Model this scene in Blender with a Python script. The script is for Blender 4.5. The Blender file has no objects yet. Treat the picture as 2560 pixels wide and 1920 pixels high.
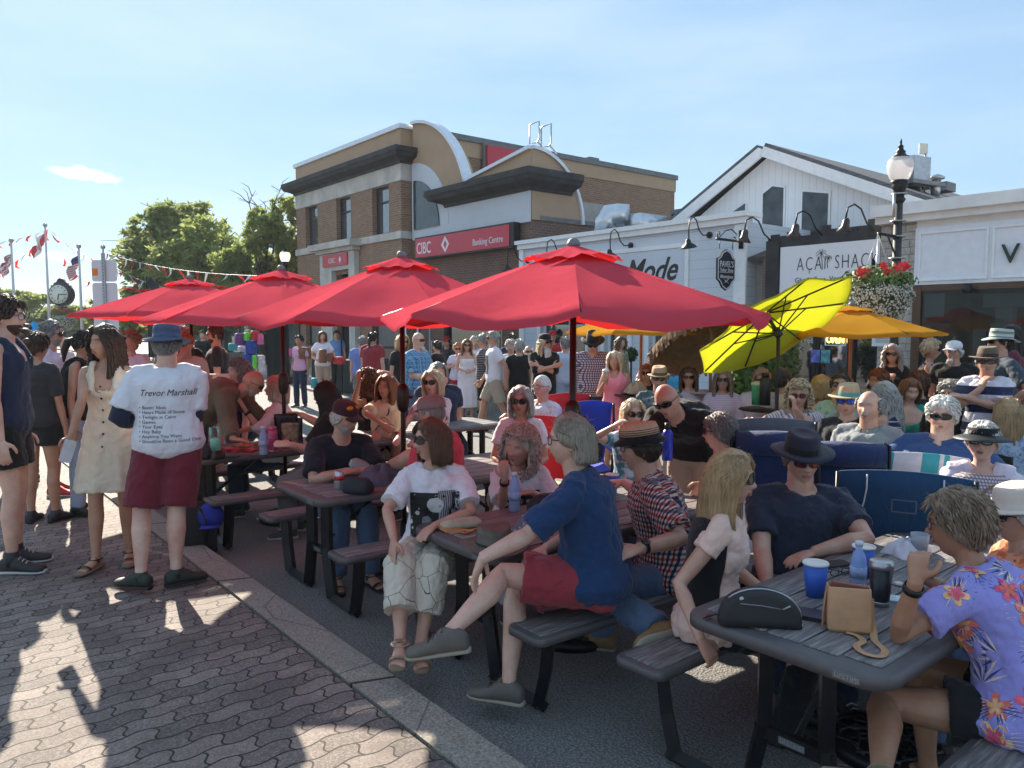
import bpy, math, random
import numpy as np
from mathutils import Matrix, Vector, Euler
from mathutils.bvhtree import BVHTree
random.seed(7); np.random.seed(7)
SC = bpy.context.scene; COL = SC.collection
R = math.radians; PI = math.pi
# ---------------- camera ----------------
FPX, TILT, CAMZ = 1923.0, R(4.31), 1.8
cam = bpy.data.cameras.new("camera"); camo = bpy.data.objects.new("camera", cam); COL.objects.link(camo)
camo.location = (0, 0, CAMZ); camo.rotation_euler = (PI/2 - TILT, 0, 0)
cam.sensor_width = 36; cam.lens = FPX/2560*36; cam.clip_start = .05; cam.clip_end = 3000
SC.camera = camo
SC.render.resolution_x, SC.render.resolution_y = 1024, 768
# ---------------- sky and sun ----------------
SUN_AZ, SUN_EL = R(-29), R(28.5)          # azimuth from +Y towards +X
W = bpy.data.worlds.new("World"); SC.world = W; W.use_nodes = True
nt = W.node_tree; nt.nodes.clear()
wo = nt.nodes.new('ShaderNodeOutputWorld'); bg = nt.nodes.new('ShaderNodeBackground')
sky = nt.nodes.new('ShaderNodeTexSky'); sky.sky_type = 'NISHITA'; sky.sun_disc = False
sky.sun_elevation = SUN_EL; sky.sun_rotation = SUN_AZ; sky.air_density = 1.0; sky.dust_density = 0.15; sky.ozone_density = 2.6
bg.inputs[1].default_value = 0.080
wtc = nt.nodes.new('ShaderNodeTexCoord')
def _wn(t, **k):
 n = nt.nodes.new(t)
 for a, b in k.items(): setattr(n, a, b)
 return n
mp = _wn('ShaderNodeMapping'); mp.inputs['Scale'].default_value = (1.2, 1.2, 5.0)
nz = _wn('ShaderNodeTexNoise'); nz.inputs['Scale'].default_value = 1.6; nz.inputs['Detail'].default_value = 6; nz.inputs['Roughness'].default_value = .55
rp = _wn('ShaderNodeValToRGB'); rp.color_ramp.elements[0].position = .40; rp.color_ramp.elements[0].color = (0, 0, 0, 1)
rp.color_ramp.elements[1].position = .72; rp.color_ramp.elements[1].color = (.36, .36, .36, 1)
mx = _wn('ShaderNodeMixRGB'); mx.inputs[2].default_value = (4.6, 5.2, 5.9, 1)
nt.links.new(wtc.outputs['Generated'], mp.inputs[0]); nt.links.new(mp.outputs[0], nz.inputs[0]); nt.links.new(nz.outputs[0], rp.inputs[0])
# flat pale blue mixed over the sky to even out its glow
flat_sky = _wn('ShaderNodeMixRGB'); flat_sky.inputs[0].default_value = .76; flat_sky.inputs[2].default_value = (2.1, 3.2, 4.35, 1)
nt.links.new(sky.outputs[0], flat_sky.inputs[1]); nt.links.new(rp.outputs[0], mx.inputs[0]); nt.links.new(flat_sky.outputs[0], mx.inputs[1])
# two small clouds low over the town
def _dir(px, py):
 x = (px-1280)/FPX; y = -(py-960)/FPX
 v = Vector((x, math.cos(TILT)+y*math.sin(TILT), -math.sin(TILT)+y*math.cos(TILT))); return v.normalized()
last = mx
for (px, py, su, sv, st_) in ((212, 436, 26, 120, .85), (130, 642, 24, 190, .30)):
 c = _dir(px, py)
 sub = _wn('ShaderNodeVectorMath', operation='SUBTRACT'); sub.inputs[1].default_value = c
 nd = _wn('ShaderNodeTexNoise'); nd.inputs['Scale'].default_value = 40; nd.inputs['Detail'].default_value = 5
 ad = _wn('ShaderNodeVectorMath', operation='MULTIPLY_ADD'); ad.inputs[1].default_value = (.020, .020, .020)
 sc_ = _wn('ShaderNodeVectorMath', operation='MULTIPLY'); sc_.inputs[1].default_value = (su, su, sv)
 ln = _wn('ShaderNodeVectorMath', operation='LENGTH')
 mr = _wn('ShaderNodeMapRange'); mr.inputs[1].default_value = 1.0; mr.inputs[2].default_value = .35; mr.inputs[3].default_value = 0; mr.inputs[4].default_value = st_
 nt.links.new(wtc.outputs['Generated'], nd.inputs[0]); nt.links.new(nd.outputs[1], ad.inputs[0])
 off = _wn('ShaderNodeVectorMath', operation='ADD'); off.inputs[1].default_value = (-.010, -.010, -.010)
 nt.links.new(sub.outputs[0], off.inputs[0]); nt.links.new(wtc.outputs['Generated'], sub.inputs[0]); nt.links.new(off.outputs[0], ad.inputs[2])
 nt.links.new(ad.outputs[0], sc_.inputs[0]); nt.links.new(sc_.outputs[0], ln.inputs[0]); nt.links.new(ln.outputs['Value'], mr.inputs[0])
 m2 = _wn('ShaderNodeMixRGB'); m2.inputs[2].default_value = (8.5, 8.8, 9.0, 1)
 nt.links.new(mr.outputs[0], m2.inputs[0]); nt.links.new(last.outputs[0], m2.inputs[1]); last = m2
nt.links.new(last.outputs[0], bg.inputs[0]); nt.links.new(bg.outputs[0], wo.inputs[0])
sl = bpy.data.lights.new("sun", 'SUN'); sl.energy = 5.0; sl.angle = R(.53); sl.color = (1, .90, .74)
so = bpy.data.objects.new("sun", sl); COL.objects.link(so)
sdir = Vector((math.sin(SUN_AZ)*math.cos(SUN_EL), math.cos(SUN_AZ)*math.cos(SUN_EL), math.sin(SUN_EL)))
so.rotation_euler = sdir.to_track_quat('Z', 'Y').to_euler(); so.location = (-8, 20, 30)
vs = SC.view_settings; vs.view_transform = 'Standard'; vs.look = 'None'; vs.gamma = 1; vs.exposure = 1.38; vs.use_curve_mapping = False
SC.cycles.max_bounces = 6; SC.cycles.diffuse_bounces = 3; SC.cycles.transparent_max_bounces = 8
SC.cycles.caustics_reflective = False; SC.cycles.caustics_refractive = False
# ---------------- frames ----------------
SA = R(39.05)
MS = Matrix.Rotation(SA, 4, 'Z')          # street frame: x = across the street, y = along the street
def st(n, s, z=0): return MS @ Vector((n, s, z))
def ray(px, py):
 x = (px-1280)/FPX; y = -(py-960)/FPX
 return Vector((x, math.cos(TILT)+y*math.sin(TILT), -math.sin(TILT)+y*math.cos(TILT)))
CAM = Vector((0, 0, CAMZ))
def P(px, py, d): r = ray(px, py); return CAM + r*(d/r.y)
def Gd(px, py, z=0): r = ray(px, py); return CAM + r*((z-CAMZ)/r.z)
# ---------------- mesh builder ----------------
class MB:
 def __init__(s): s.v = []; s.f = []; s.mi = []; s.m = 0
 def add(s, vs, fs):
  o = len(s.v); s.v += [tuple(p) for p in vs]; s.f += [tuple(i+o for i in f) for f in fs]; s.mi += [s.m]*len(fs)
 def box(s, c, d, M=None):
  x, y, z = [a/2 for a in d]; P8 = [Vector((sx*x, sy*y, sz*z)) for sx in (-1, 1) for sy in (-1, 1) for sz in (-1, 1)]
  if M is not None: P8 = [M @ p for p in P8]
  c = Vector(c); s.add([p+c for p in P8], [(0, 1, 3, 2), (4, 6, 7, 5), (0, 4, 5, 1), (2, 3, 7, 6), (0, 2, 6, 4), (1, 5, 7, 3)])
 def b2(s, a, b): s.box([(i+j)/2 for i, j in zip(a, b)], [abs(j-i) for i, j in zip(a, b)])
 def rings(s, rs, cap=True, close=True):
  n = len(rs[0]); V = [p for r in rs for p in r]; Fc = []
  for i in range(len(rs)-1):
   for j in range(n if close else n-1):
    k = (j+1) % n; Fc.append((i*n+j, i*n+k, (i+1)*n+k, (i+1)*n+j))
  if cap: Fc.append(tuple(range(n))[::-1]); Fc.append(tuple((len(rs)-1)*n+j for j in range(n)))
  s.add(V, Fc)
 def tube(s, pts, rad, n=8, cap=True, up=None, flat=1.0):
  pts = [Vector(p) for p in pts]; L = len(pts)
  if not hasattr(rad, '__len__'): rad = [rad]*L
  rs = []; u = None
  for i, p in enumerate(pts):
   t = (pts[min(i+1, L-1)]-pts[max(i-1, 0)])
   t = t.normalized() if t.length > 1e-9 else Vector((0, 0, 1))
   if u is None:
    a = Vector(up) if up is not None else (Vector((0, 0, 1)) if abs(t.z) < .9 else Vector((1, 0, 0)))
    u = (a - t*a.dot(t)).normalized()
   else:
    u2 = u - t*u.dot(t); u = u2.normalized() if u2.length > 1e-6 else u
   w = t.cross(u); r = rad[i]
   rs.append([p + u*(r*flat*math.cos(2*PI*k/n)) + w*(r*math.sin(2*PI*k/n)) for k in range(n)])
  s.rings(rs, cap)
 def lathe(s, prof, c=(0, 0, 0), n=20, M=None, sx=1, sy=1, cap=True):
  c = Vector(c); rs = []
  for r, z in prof:
   q = [Vector((r*sx*math.cos(2*PI*k/n), r*sy*math.sin(2*PI*k/n), z)) for k in range(n)]
   if M is not None: q = [M @ p for p in q]
   rs.append([p+c for p in q])
  s.rings(rs, cap)
 def ball(s, c, r, n=12, M=None):
  if not hasattr(r, '__len__'): r = (r, r, r)
  m = max(4, n//2); rs = []; c = Vector(c)
  for i in range(m+1):
   a = -PI/2 + PI*(i*.98+.01*m)/m; q = [Vector((r[0]*math.cos(a)*math.cos(2*PI*k/n), r[1]*math.cos(a)*math.sin(2*PI*k/n), r[2]*math.sin(a))) for k in range(n)]
   if M is not None: q = [M @ p for p in q]
   rs.append([p+c for p in q])
  s.rings(rs)
 def prism(s, poly, off):       # poly: list of 3D points, off: vector
  n = len(poly); off = Vector(off); a = [Vector(p) for p in poly]; b = [p+off for p in a]
  s.add(a+b, [tuple(range(n))[::-1], tuple(range(n, 2*n))] + [(i, (i+1) % n, n+(i+1) % n, n+i) for i in range(n)])
 def quad(s, a, b, c, d): s.add([a, b, c, d], [(0, 1, 2, 3)])
WM = {}
def smooth(pts, n=4):
 p = [Vector(a) for a in pts]; p = [p[0]*2-p[1]]+p+[p[-1]*2-p[-2]]; out = []
 for i in range(1, len(p)-2):
  for j in range(n): t = j/n; out.append(.5*(2*p[i]+(p[i+1]-p[i-1])*t+(2*p[i-1]-5*p[i]+4*p[i+1]-p[i+2])*t*t+(3*p[i]-p[i-1]-3*p[i+1]+p[i+2])*t**3))
 return out+[p[-2]]
def setp(o, label=None, cat=None, group=None, kind=None):
 if label: o['label'] = label
 if cat: o['category'] = cat
 if group: o['group'] = group
 if kind: o['kind'] = kind
 return o
def thing(name, label, cat, loc=(0, 0, 0), rz=0, group=None):
 o = bpy.data.objects.new(name, None); COL.objects.link(o); o.location = loc; o.rotation_euler = (0, 0, rz); o.empty_display_size = .1
 WM[o.name] = Matrix.Translation(Vector(loc)) @ Matrix.Rotation(rz, 4, 'Z')
 return setp(o, label, cat, group)
def obj(name, mb, mats, parent=None, frame=None, smooth=True, base=None, label=None):
 """link one mesh; builder coordinates are in `frame` (a matrix, default world); local to the parent"""
 me = bpy.data.meshes.new(name)
 fr = frame if frame is not None else Matrix.Identity(4)
 T = Matrix.Identity(4)
 if parent is not None and frame != 'local': T = WM[parent.name].inverted() @ fr
 elif frame == 'local': T = Matrix.Identity(4)
 else:
  b = Vector(base) if base is not None else Vector((0, 0, 0)); T = Matrix.Translation(-(fr @ b)) @ fr
 A_ = np.array(mb.v, dtype=float).reshape(-1, 3); Tm = np.array(T)
 A_ = A_ @ Tm[:3, :3].T + Tm[:3, 3]
 me.from_pydata(A_.tolist(), [], mb.f);
 if not isinstance(mats, (list, tuple)): mats = [mats]
 for m in mats: me.materials.append(m)
 if len(mats) > 1: me.polygons.foreach_set('material_index', mb.mi)
 if smooth: me.polygons.foreach_set('use_smooth', [True]*len(me.polygons))
 me.update()
 o = bpy.data.objects.new(name, me); COL.objects.link(o)
 if parent is not None: o.parent = parent; WM[o.name] = WM[parent.name]
 else:
  M0 = Matrix.Identity(4)
  if base is not None: M0 = Matrix.Translation(fr @ Vector(base)); o.location = fr @ Vector(base)
  WM[o.name] = M0
 if label: o['label'] = label
 return o
def copy_tree(o, parent=None):
 c = o.copy(); COL.objects.link(c)
 if parent is not None: c.parent = parent
 for ch in [x for x in list(COL.objects) if x.parent == o]: copy_tree(ch, c)
 return c
def bevel(o, w=.006, seg=2, ang=35):
 m = o.modifiers.new('bevel', 'BEVEL'); m.width = w; m.segments = seg; m.limit_method = 'ANGLE'; m.angle_limit = R(ang)
 return o
def autosmooth(o, ang=35):
 me = o.data; me.shade_auto_smooth if False else None
 try: me.set_sharp_from_angle(angle=R(ang))
 except Exception: pass
 return o
# ---------------- materials ----------------
MATS = {}
def srgb(h):
 if isinstance(h, str): h = [int(h[i:i+2], 16)/255 for i in (0, 2, 4)]
 return tuple((c/12.92 if c <= .04045 else ((c+.055)/1.055)**2.4) for c in h)
class NT:
 def __init__(s, name):
  s.m = bpy.data.materials.new(name); s.m.use_nodes = True; s.t = s.m.node_tree; s.t.nodes.clear()
  s.out = s.n('ShaderNodeOutputMaterial'); s.b = s.n('ShaderNodeBsdfPrincipled'); s.l(s.b.outputs[0], s.out.inputs[0])
 def n(s, ty, ins=None, **k):
  x = s.t.nodes.new(ty)
  for a, b in k.items(): setattr(x, a, b)
  for a, b in (ins or {}).items():
   if hasattr(b, 'is_output'): s.l(b, x.inputs[a])
   else: x.inputs[a].default_value = b
  return x
 def l(s, a, b): s.t.links.new(a, b)
 def m_(s, op, a, b=0., c=None):
  x = s.n('ShaderNodeMath', {0: a, 1: b}, operation=op)
  if c is not None:
   if hasattr(c, 'is_output'): s.l(c, x.inputs[2])
   else: x.inputs[2].default_value = c
  return x.outputs[0]
 def mix(s, f, a, b):
  x = s.n('ShaderNodeMixRGB')
  for i, v in enumerate((f, a, b)):
   if hasattr(v, 'is_output'): s.l(v, x.inputs[i])
   elif i == 0: x.inputs[0].default_value = v
   else: x.inputs[i].default_value = (*v[:3], 1)
  return x.outputs[0]
 def ramp(s, f, els):
  x = s.n('ShaderNodeValToRGB', {0: f}); r = x.color_ramp
  while len(r.elements) < len(els): r.elements.new(.5)
  for e, (p, c) in zip(r.elements, els):
   e.position = p; e.color = (*c, 1) if hasattr(c, '__len__') else (c, c, c, 1)
  return x.outputs[0]
 def coord(s, k='Object'): return s.n('ShaderNodeTexCoord').outputs[k]
 def noise(s, v, sc, det=3, rough=.5): return s.n('ShaderNodeTexNoise', {'Vector': v, 'Scale': sc, 'Detail': det, 'Roughness': rough}).outputs[0]
 def xyz(s, v): o = s.n('ShaderNodeSeparateXYZ', {0: v}).outputs; return o[0], o[1], o[2]
 def cxyz(s, x, y, z=0.): return s.n('ShaderNodeCombineXYZ', {0: x, 1: y, 2: z}).outputs[0]
 def bump(s, h, st_=.3, d=.01):
  x = s.n('ShaderNodeBump', {'Height': h, 'Strength': st_, 'Distance': d}); s.l(x.outputs[0], s.b.inputs['Normal'])
 def col(s, c):
  if hasattr(c, 'is_output'): s.l(c, s.b.inputs['Base Color'])
  else: s.b.inputs['Base Color'].default_value = (*c[:3], 1)
def simple(name, c, rough=.6, metal=0., var=.12, sc=8, bump=.0, bsc=60, spec=.5, dist=.003, coat=0):
 if name in MATS: return MATS[name]
 c = srgb(c) if isinstance(c, str) else c
 t = NT(name); v = t.coord()
 if var:
  f = t.noise(v, sc, 4, .6); lo = tuple(x*(1-var) for x in c); hi = tuple(min(1, x*(1+var)) for x in c)
  t.col(t.ramp(f, [(.3, lo), (.7, hi)]))
 else: t.col(c)
 if bump: t.bump(t.noise(v, bsc, 3, .6), bump, dist)
 t.b.inputs['Roughness'].default_value = rough; t.b.inputs['Metallic'].default_value = metal; t.b.inputs['Specular IOR Level'].default_value = spec
 if coat: t.b.inputs['Coat Weight'].default_value = coat
 MATS[name] = t.m; return t.m
def emis(name, c, s):
 if name in MATS: return MATS[name]
 t = NT(name); t.col(c); t.b.inputs['Emission Color'].default_value = (*c, 1); t.b.inputs['Emission Strength'].default_value = s; MATS[name] = t.m; return t.m
def glass(name, tint=(.05, .06, .07), rough=.03):
 if name in MATS: return MATS[name]
 t = NT(name); t.col(tint); t.b.inputs['Roughness'].default_value = rough; t.b.inputs['Specular IOR Level'].default_value = 1.0; t.b.inputs['IOR'].default_value = 1.9
 t.bump(t.noise(t.coord(), 1.3, 2), .04, .05); MATS[name] = t.m; return t.m
def clear(name, tint=(.8, .9, 1), mixf=.75, rough=.08, base=None):
 if name in MATS: return MATS[name]
 t = NT(name); tr = t.n('ShaderNodeBsdfTransparent', {0: (*tint, 1)}); mx_ = t.n('ShaderNodeMixShader', {0: mixf})
 t.col(base or tint); t.b.inputs['Roughness'].default_value = rough
 t.l(t.b.outputs[0], mx_.inputs[1]); t.l(tr.outputs[0], mx_.inputs[2]); t.l(mx_.outputs[0], t.out.inputs[0]); MATS[name] = t.m; return t.m
def canvas(name, c, trans=.5, tc=None):
 """umbrella cloth: diffuse plus light coming through"""
 if name in MATS: return MATS[name]
 c = srgb(c) if isinstance(c, str) else c; tc = srgb(tc) if isinstance(tc, str) else (tc or c)
 t = NT(name); v = t.coord(); w = t.noise(v, 3.5, 4, .6)
 cc = t.mix(w, tuple(x*.9 for x in c), tuple(min(1, x*1.1) for x in c)); t.col(cc); t.b.inputs['Roughness'].default_value = .9; t.b.inputs['Specular IOR Level'].default_value = .0
 tl = t.n('ShaderNodeBsdfTranslucent', {0: (*tc, 1)}); ms = t.n('ShaderNodeMixShader', {0: trans})
 t.bump(t.m_('ADD', t.m_('MULTIPLY', t.noise(v, 9, 4), 1.6), t.noise(v, 300, 1)), .5, .015)
 t.l(t.b.outputs[0], ms.inputs[1]); t.l(tl.outputs[0], ms.inputs[2]); t.l(ms.outputs[0], t.out.inputs[0]); MATS[name] = t.m; return t.m
def brickmat(name, c1, c2, mortar, bw=.215, bh=.075, ms=.01, yscale=1, bump=.5, off=.5):
 if name in MATS: return MATS[name]
 t = NT(name); x, y, z = t.xyz(t.coord()); u = t.m_('ADD', x, y)
 vec = t.cxyz(u, z);
 br = t.n('ShaderNodeTexBrick', {'Vector': vec, 'Color1': (*c1, 1), 'Color2': (*c2, 1), 'Mortar': (*mortar, 1), 'Scale': 1, 'Mortar Size': ms, 'Mortar Smooth': .2, 'Brick Width': bw, 'Row Height': bh, 'Bias': -.1}, offset=off)
 n = t.noise(vec, 2.2, 5, .65); cc = t.mix(t.ramp(n, [(.35, 0.), (.7, .45)]), br.outputs[0], tuple(a*.55 for a in c1))
 n2 = t.noise(t.coord(), 45, 2); cc = t.mix(.25, cc, t.mix(n2, tuple(a*.6 for a in c2), tuple(min(1, a*1.3) for a in c2))); t.col(cc)
 t.b.inputs['Roughness'].default_value = .9; t.bump(t.m_('SUBTRACT', t.m_('MULTIPLY', n2, .3), br.outputs[1]), bump, .01); MATS[name] = t.m; return t.m
def text(name, s, size, mat, parent, M, ex=.004, align='LEFT', shear=0, sx=1., font_off=0, spacing=1.0, frame=None):
 """lettering: M places it (x right, y up, z out) in street or world frame"""
 cu = bpy.data.curves.new(name, 'FONT'); cu.body = s; cu.size = size; cu.extrude = ex; cu.align_x = align; cu.shear = shear; cu.offset = font_off; cu.space_character = spacing; cu.resolution_u = 3
 cu.materials.append(mat); o = bpy.data.objects.new(name, cu); COL.objects.link(o); o.parent = parent
 o.matrix_local = WM[parent.name].inverted() @ M @ Matrix.Diagonal((sx, 1, 1, 1)); FONTS.append(o); return o
FONTS = []
# =============== shared materials ===============
M_steel = simple('dark_metal', (.012, .012, .014), .45, .3, .1)
M_pole = simple('bronze_pole', (.035, .016, .012), .35, .4, .1)
M_white = simple('white_paint', (.62, .66, .72), .55, 0, .06, 3, .1, 30)
M_lead = simple('lead_grey', (.16, .165, .17), .6, 0, .2, 4, .2, 20)
M_alu = simple('galvanised_steel', (.42, .43, .45), .35, .7, .2, 12)
M_black = simple('black_plastic', (.006, .006, .007), .4, 0, 0)
M_glassd = glass('dark_window_glass', (.012, .015, .018))
# asphalt
def asphalt():
 t = NT('asphalt'); v = t.coord(); a = t.noise(v, 85, 3, .8); b = t.noise(v, .6, 5, .6); c = t.noise(v, 60, 2)
 vo = t.n('ShaderNodeTexVoronoi', {'Vector': v, 'Scale': 75})
 base = t.ramp(a, [(.36, (.10, .095, .095)), (.5, (.25, .24, .235)), (.64, (.52, .50, .46))])
 base = t.mix(.5, base, t.ramp(vo.outputs['Distance'], [(.1, (.30, .29, .28)), (.6, (.09, .088, .088))]))
 base = t.mix(t.ramp(b, [(.35, 0.), (.75, .4)]), base, (.16, .15, .14))
 t.col(base); t.b.inputs['Roughness'].default_value = .85
 t.bump(t.m_('ADD', t.m_('MULTIPLY', vo.outputs['Distance'], -1.2), a), .9, .006); return t.m
M_asph = asphalt()
def pavers():
 t = NT('wavy_interlocking_pavers'); x, y, z = t.xyz(t.coord())
 w = t.n('ShaderNodeTexNoise', {'Vector': t.coord(), 'Scale': 2.2, 'Detail': 2}).outputs[0]
 k = 2*PI/.20
 # each joint line wanders like the zigzag edge of an interlocking stone
 yy = t.m_('ADD', y, t.m_('MULTIPLY', t.m_('SINE', t.m_('MULTIPLY', x, k)), .011))
 yy = t.m_('ADD', yy, t.m_('MULTIPLY', t.m_('SUBTRACT', w, .5), .03))
 xx = t.m_('ADD', x, t.m_('MULTIPLY', t.m_('SINE', t.m_('MULTIPLY', y, 2*PI/.106)), .013))
 vec = t.cxyz(xx, yy)
 br = t.n('ShaderNodeTexBrick', {'Vector': vec, 'Color1': (.11, .085, .078, 1), 'Color2': (.25, .195, .17, 1), 'Mortar': (.035, .028, .026, 1), 'Scale': 1, 'Mortar Size': .0052, 'Mortar Smooth': .35, 'Brick Width': .20, 'Row Height': .106}, offset=.5)
 g = t.noise(t.coord(), 95, 3, .85); blot = t.noise(t.coord(), 3.1, 5, .6)
 c = t.mix(t.ramp(g, [(.48, .0), (.66, .75)]), br.outputs[0], (.38, .34, .30))
 c = t.mix(t.ramp(g, [(.34, .6), (.47, .0)]), c, (.07, .05, .045))
 c = t.mix(t.ramp(blot, [(.42, 0.), (.66, .6)]), c, (.10, .078, .07))
 st1 = t.n('ShaderNodeTexVoronoi', {'Vector': t.coord(), 'Scale': 1.6}); c = t.mix(t.ramp(st1.outputs['Distance'], [(.03, .6), (.06, 0.)]), c, (.03, .025, .02))
 c = t.mix(br.outputs[1], c, (.03, .025, .022))
 t.col(c); t.b.inputs['Roughness'].default_value = .82
 t.bump(t.m_('ADD', t.m_('MULTIPLY', br.outputs[1], -1.0), t.m_('MULTIPLY', g, .35)), .8, .008); return t.m
M_pav = pavers()
def conc(name, c, sc=150, joint=0):
 t = NT(name); v = t.coord(); g = t.noise(v, sc, 2, .8); b = t.noise(v, 1.3, 5, .6)
 cc = t.ramp(g, [(.3, tuple(x*.45 for x in c)), (.5, c), (.7, tuple(min(1, x*1.5) for x in c))]); cc = t.mix(t.ramp(b, [(.4, 0.), (.75, .45)]), cc, tuple(x*.55 for x in c))
 if joint: jx, jy, jz = t.xyz(v); f_ = t.m_('FRACT', t.m_('DIVIDE', t.m_('ADD', jy, t.m_('MULTIPLY', jx, .35)), joint)); cc = t.mix(t.m_('LESS_THAN', f_, .012), cc, (.03, .028, .025)); vo = t.n('ShaderNodeTexVoronoi', {'Vector': v, 'Scale': 1.1}, feature='DISTANCE_TO_EDGE'); cc = t.mix(t.ramp(vo.outputs['Distance'], [(.002, .7), (.006, 0.)]), cc, (.05, .045, .04))
 t.col(cc); t.b.inputs['Roughness'].default_value = .85; t.bump(g, .5, .004); return t.m
M_curb = conc('exposed_aggregate_concrete', (.30, .265, .225), 85, 1.9); M_conc = conc('pavement_concrete', (.36, .34, .31))
# =============== ground ===============
def sheet(name, n0, n1, s0, s1, z0, z1, mat, label=None):
 m = MB(); m.b2((n0, s0, z0), (n1, s1, z1)); o = obj(name, m, mat, None, MS, smooth=False); o['kind'] = 'structure'
 # keep object axes in the street frame so the joints run with the kerb
 o.data.transform(MS.inverted()); o.matrix_world = MS; return o
g = MB(); g.quad((-900, -300, -.02), (900, -300, -.02), (900, 1500, -.02), (-900, 1500, -.02)); o = obj('ground', g, conc('distant_ground', (.16, .15, .12), 6), smooth=False); o['kind'] = 'structure'
sheet('road', 1.84, 10.0, -12, 160, -.015, 0, M_asph)
sheet('sidewalk', -9, 1.62, -12, 160, -.01, .10, M_pav)
sheet('kerb', 1.64, 1.84, -12, 160, -.01, .102, M_curb)
sheet('far_kerb', 10.0, 10.18, -12, 160, -.01, .105, M_curb)
sheet('far_sidewalk', 10.19, 13.49, -12, 160, -.01, .10, M_conc)
mk = MB(); mk.b2((5.85, 5, .001), (5.97, 60, .004)); o = obj('road_marking', mk, simple('worn_road_paint', (.5, .42, .2), .8, 0, .35, 9), None, MS, smooth=False); o['kind'] = 'structure'
# =============== facade helpers ===============
def wallgrid(mb, n0, n1, s0, s1, z0, z1, ops):
 """wall slab between n0..n1 with rectangular openings (s0,s1,z0,z1)"""
 ss = sorted({s0, s1, *[a for o in ops for a in o[:2]]}); zz = sorted({z0, z1, *[a for o in ops for a in o[2:]]})
 for a, b in zip(ss, ss[1:]):
  run = None
  for c, d in zip(zz, zz[1:]):
   hole = any(o[0] <= (a+b)/2 <= o[1] and o[2] <= (c+d)/2 <= o[3] for o in ops)
   if not hole: run = [run[0] if run else c, d]
   if hole or d == zz[-1]:
    if run: mb.b2((n0, a, run[0]), (n1, b, run[1]))
    run = None
def frame_rect(mb, n, s0, s1, z0, z1, w=.06, d=.06, mid=None):
 mb.b2((n, s0, z0), (n+d, s0+w, z1)); mb.b2((n, s1-w, z0), (n+d, s1, z1)); mb.b2((n, s0+w, z0), (n+d, s1-w, z0+w)); mb.b2((n, s0+w, z1-w), (n+d, s1-w, z1))
 if mid is not None: mb.b2((n+.004, s0+w, mid-w*.4), (n+d, s1-w, mid+w*.4))
def window(par, n, s0, s1, z0, z1, mf, mg, w=.06, mid=None, name='window'):
 m = MB(); frame_rect(m, n, s0, s1, z0, z1, w, .07, mid); f = obj(name, m, mf, par, MS, smooth=False)
 m = MB(); m.b2((n+.035, s0+w*.5, z0+w*.5), (n+.045, s1-w*.5, z1-w*.5)); obj('pane', m, mg, f, MS, smooth=False); return f
def MF(n, s, z, yaw=0):      # lettering frame on a street front: x to the right as seen from the street
 return MS @ Matrix(((0, 0, -1, n), (-1, 0, 0, s), (0, 1, 0, z), (0, 0, 0, 1)))
brick = brickmat('brown_brick', (.38, .215, .12), (.25, .13, .08), (.40, .34, .28))
brick2 = brickmat('dark_brown_brick', (.24, .12, .08), (.15, .08, .06), (.28, .24, .2))
lime = simple('limestone', (.56, .52, .47), .8, 0, .22, 1.6, .3, 25); stucco = simple('tan_stucco', (.48, .33, .215), .9, 0, .06, 1.2, .25, 90)
capm = simple('parapet_cap', (.74, .78, .84), .45, .2, .08); woodk = simple('weathered_black_cornice', (.035, .034, .036), .75, 0, .5, 2.5, .4, 14)
whitep = simple('white_panel', (.60, .63, .68), .6, 0, .05, 1); sred = simple('sign_red', (.58, .03, .06), .4, 0, .03)
M_lw = simple('sign_white_letter', (.8, .8, .82), .5, 0, 0); M_lb = simple('sign_black_letter', (.01, .01, .012), .5, 0, 0)
# =============== bank building ===============
bk = thing('bank_building', 'two storey brown brick bank with tan curved parapets and black cornices', 'building', st(13.5, 26.7), SA)
ops = [(28.9, 30.03, 4.95, 6.63), (26.08, 27.25, 4.95, 6.63), (23.3, 24.46, 4.95, 6.63), (26.0, 27.3, .1, 3.75), (28.85, 30.2, 1.0, 3.3), (23.0, 24.6, 1.0, 3.3)]
m = MB(); wallgrid(m, 13.5, 13.85, 22.5, 30.9, 0, 6.63, ops); m.b2((13.85, 30.55, 0), (26.3, 30.9, 6.63)); m.b2((13.85, 22.5, 0), (14.2, 22.85, 6.63))
m.b2((14.2, 21.45, 0), (26.3, 22.0, 7.48)); m.b2((26.0, 22.0, 0), (26.3, 30.55, 7.48)); obj('brick_wall', m, brick, bk, MS, False)
m = MB(); m.b2((14.0, 22.9, 0), (25, 30.5, 7)); obj('dark_interior', m, M_black, bk, MS, False)
m = MB(); m.b2((13.47, 22.46, 6.63), (14.25, 30.93, 7.22)); m.b2((13.44, 22.44, 4.72), (14.25, 30.95, 4.97)); obj('stone_band', m, lime, bk, MS, False)
m = MB(); m.b2((13.5, 22.5, 7.6), (14.3, 30.9, 8.32)); obj('stucco_parapet', m, stucco, bk, MS, False)
m = MB(); m.b2((13.42, 22.42, 8.32), (14.3, 30.98, 8.47)); obj('parapet_cap', m, capm, bk, MS, False)
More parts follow.
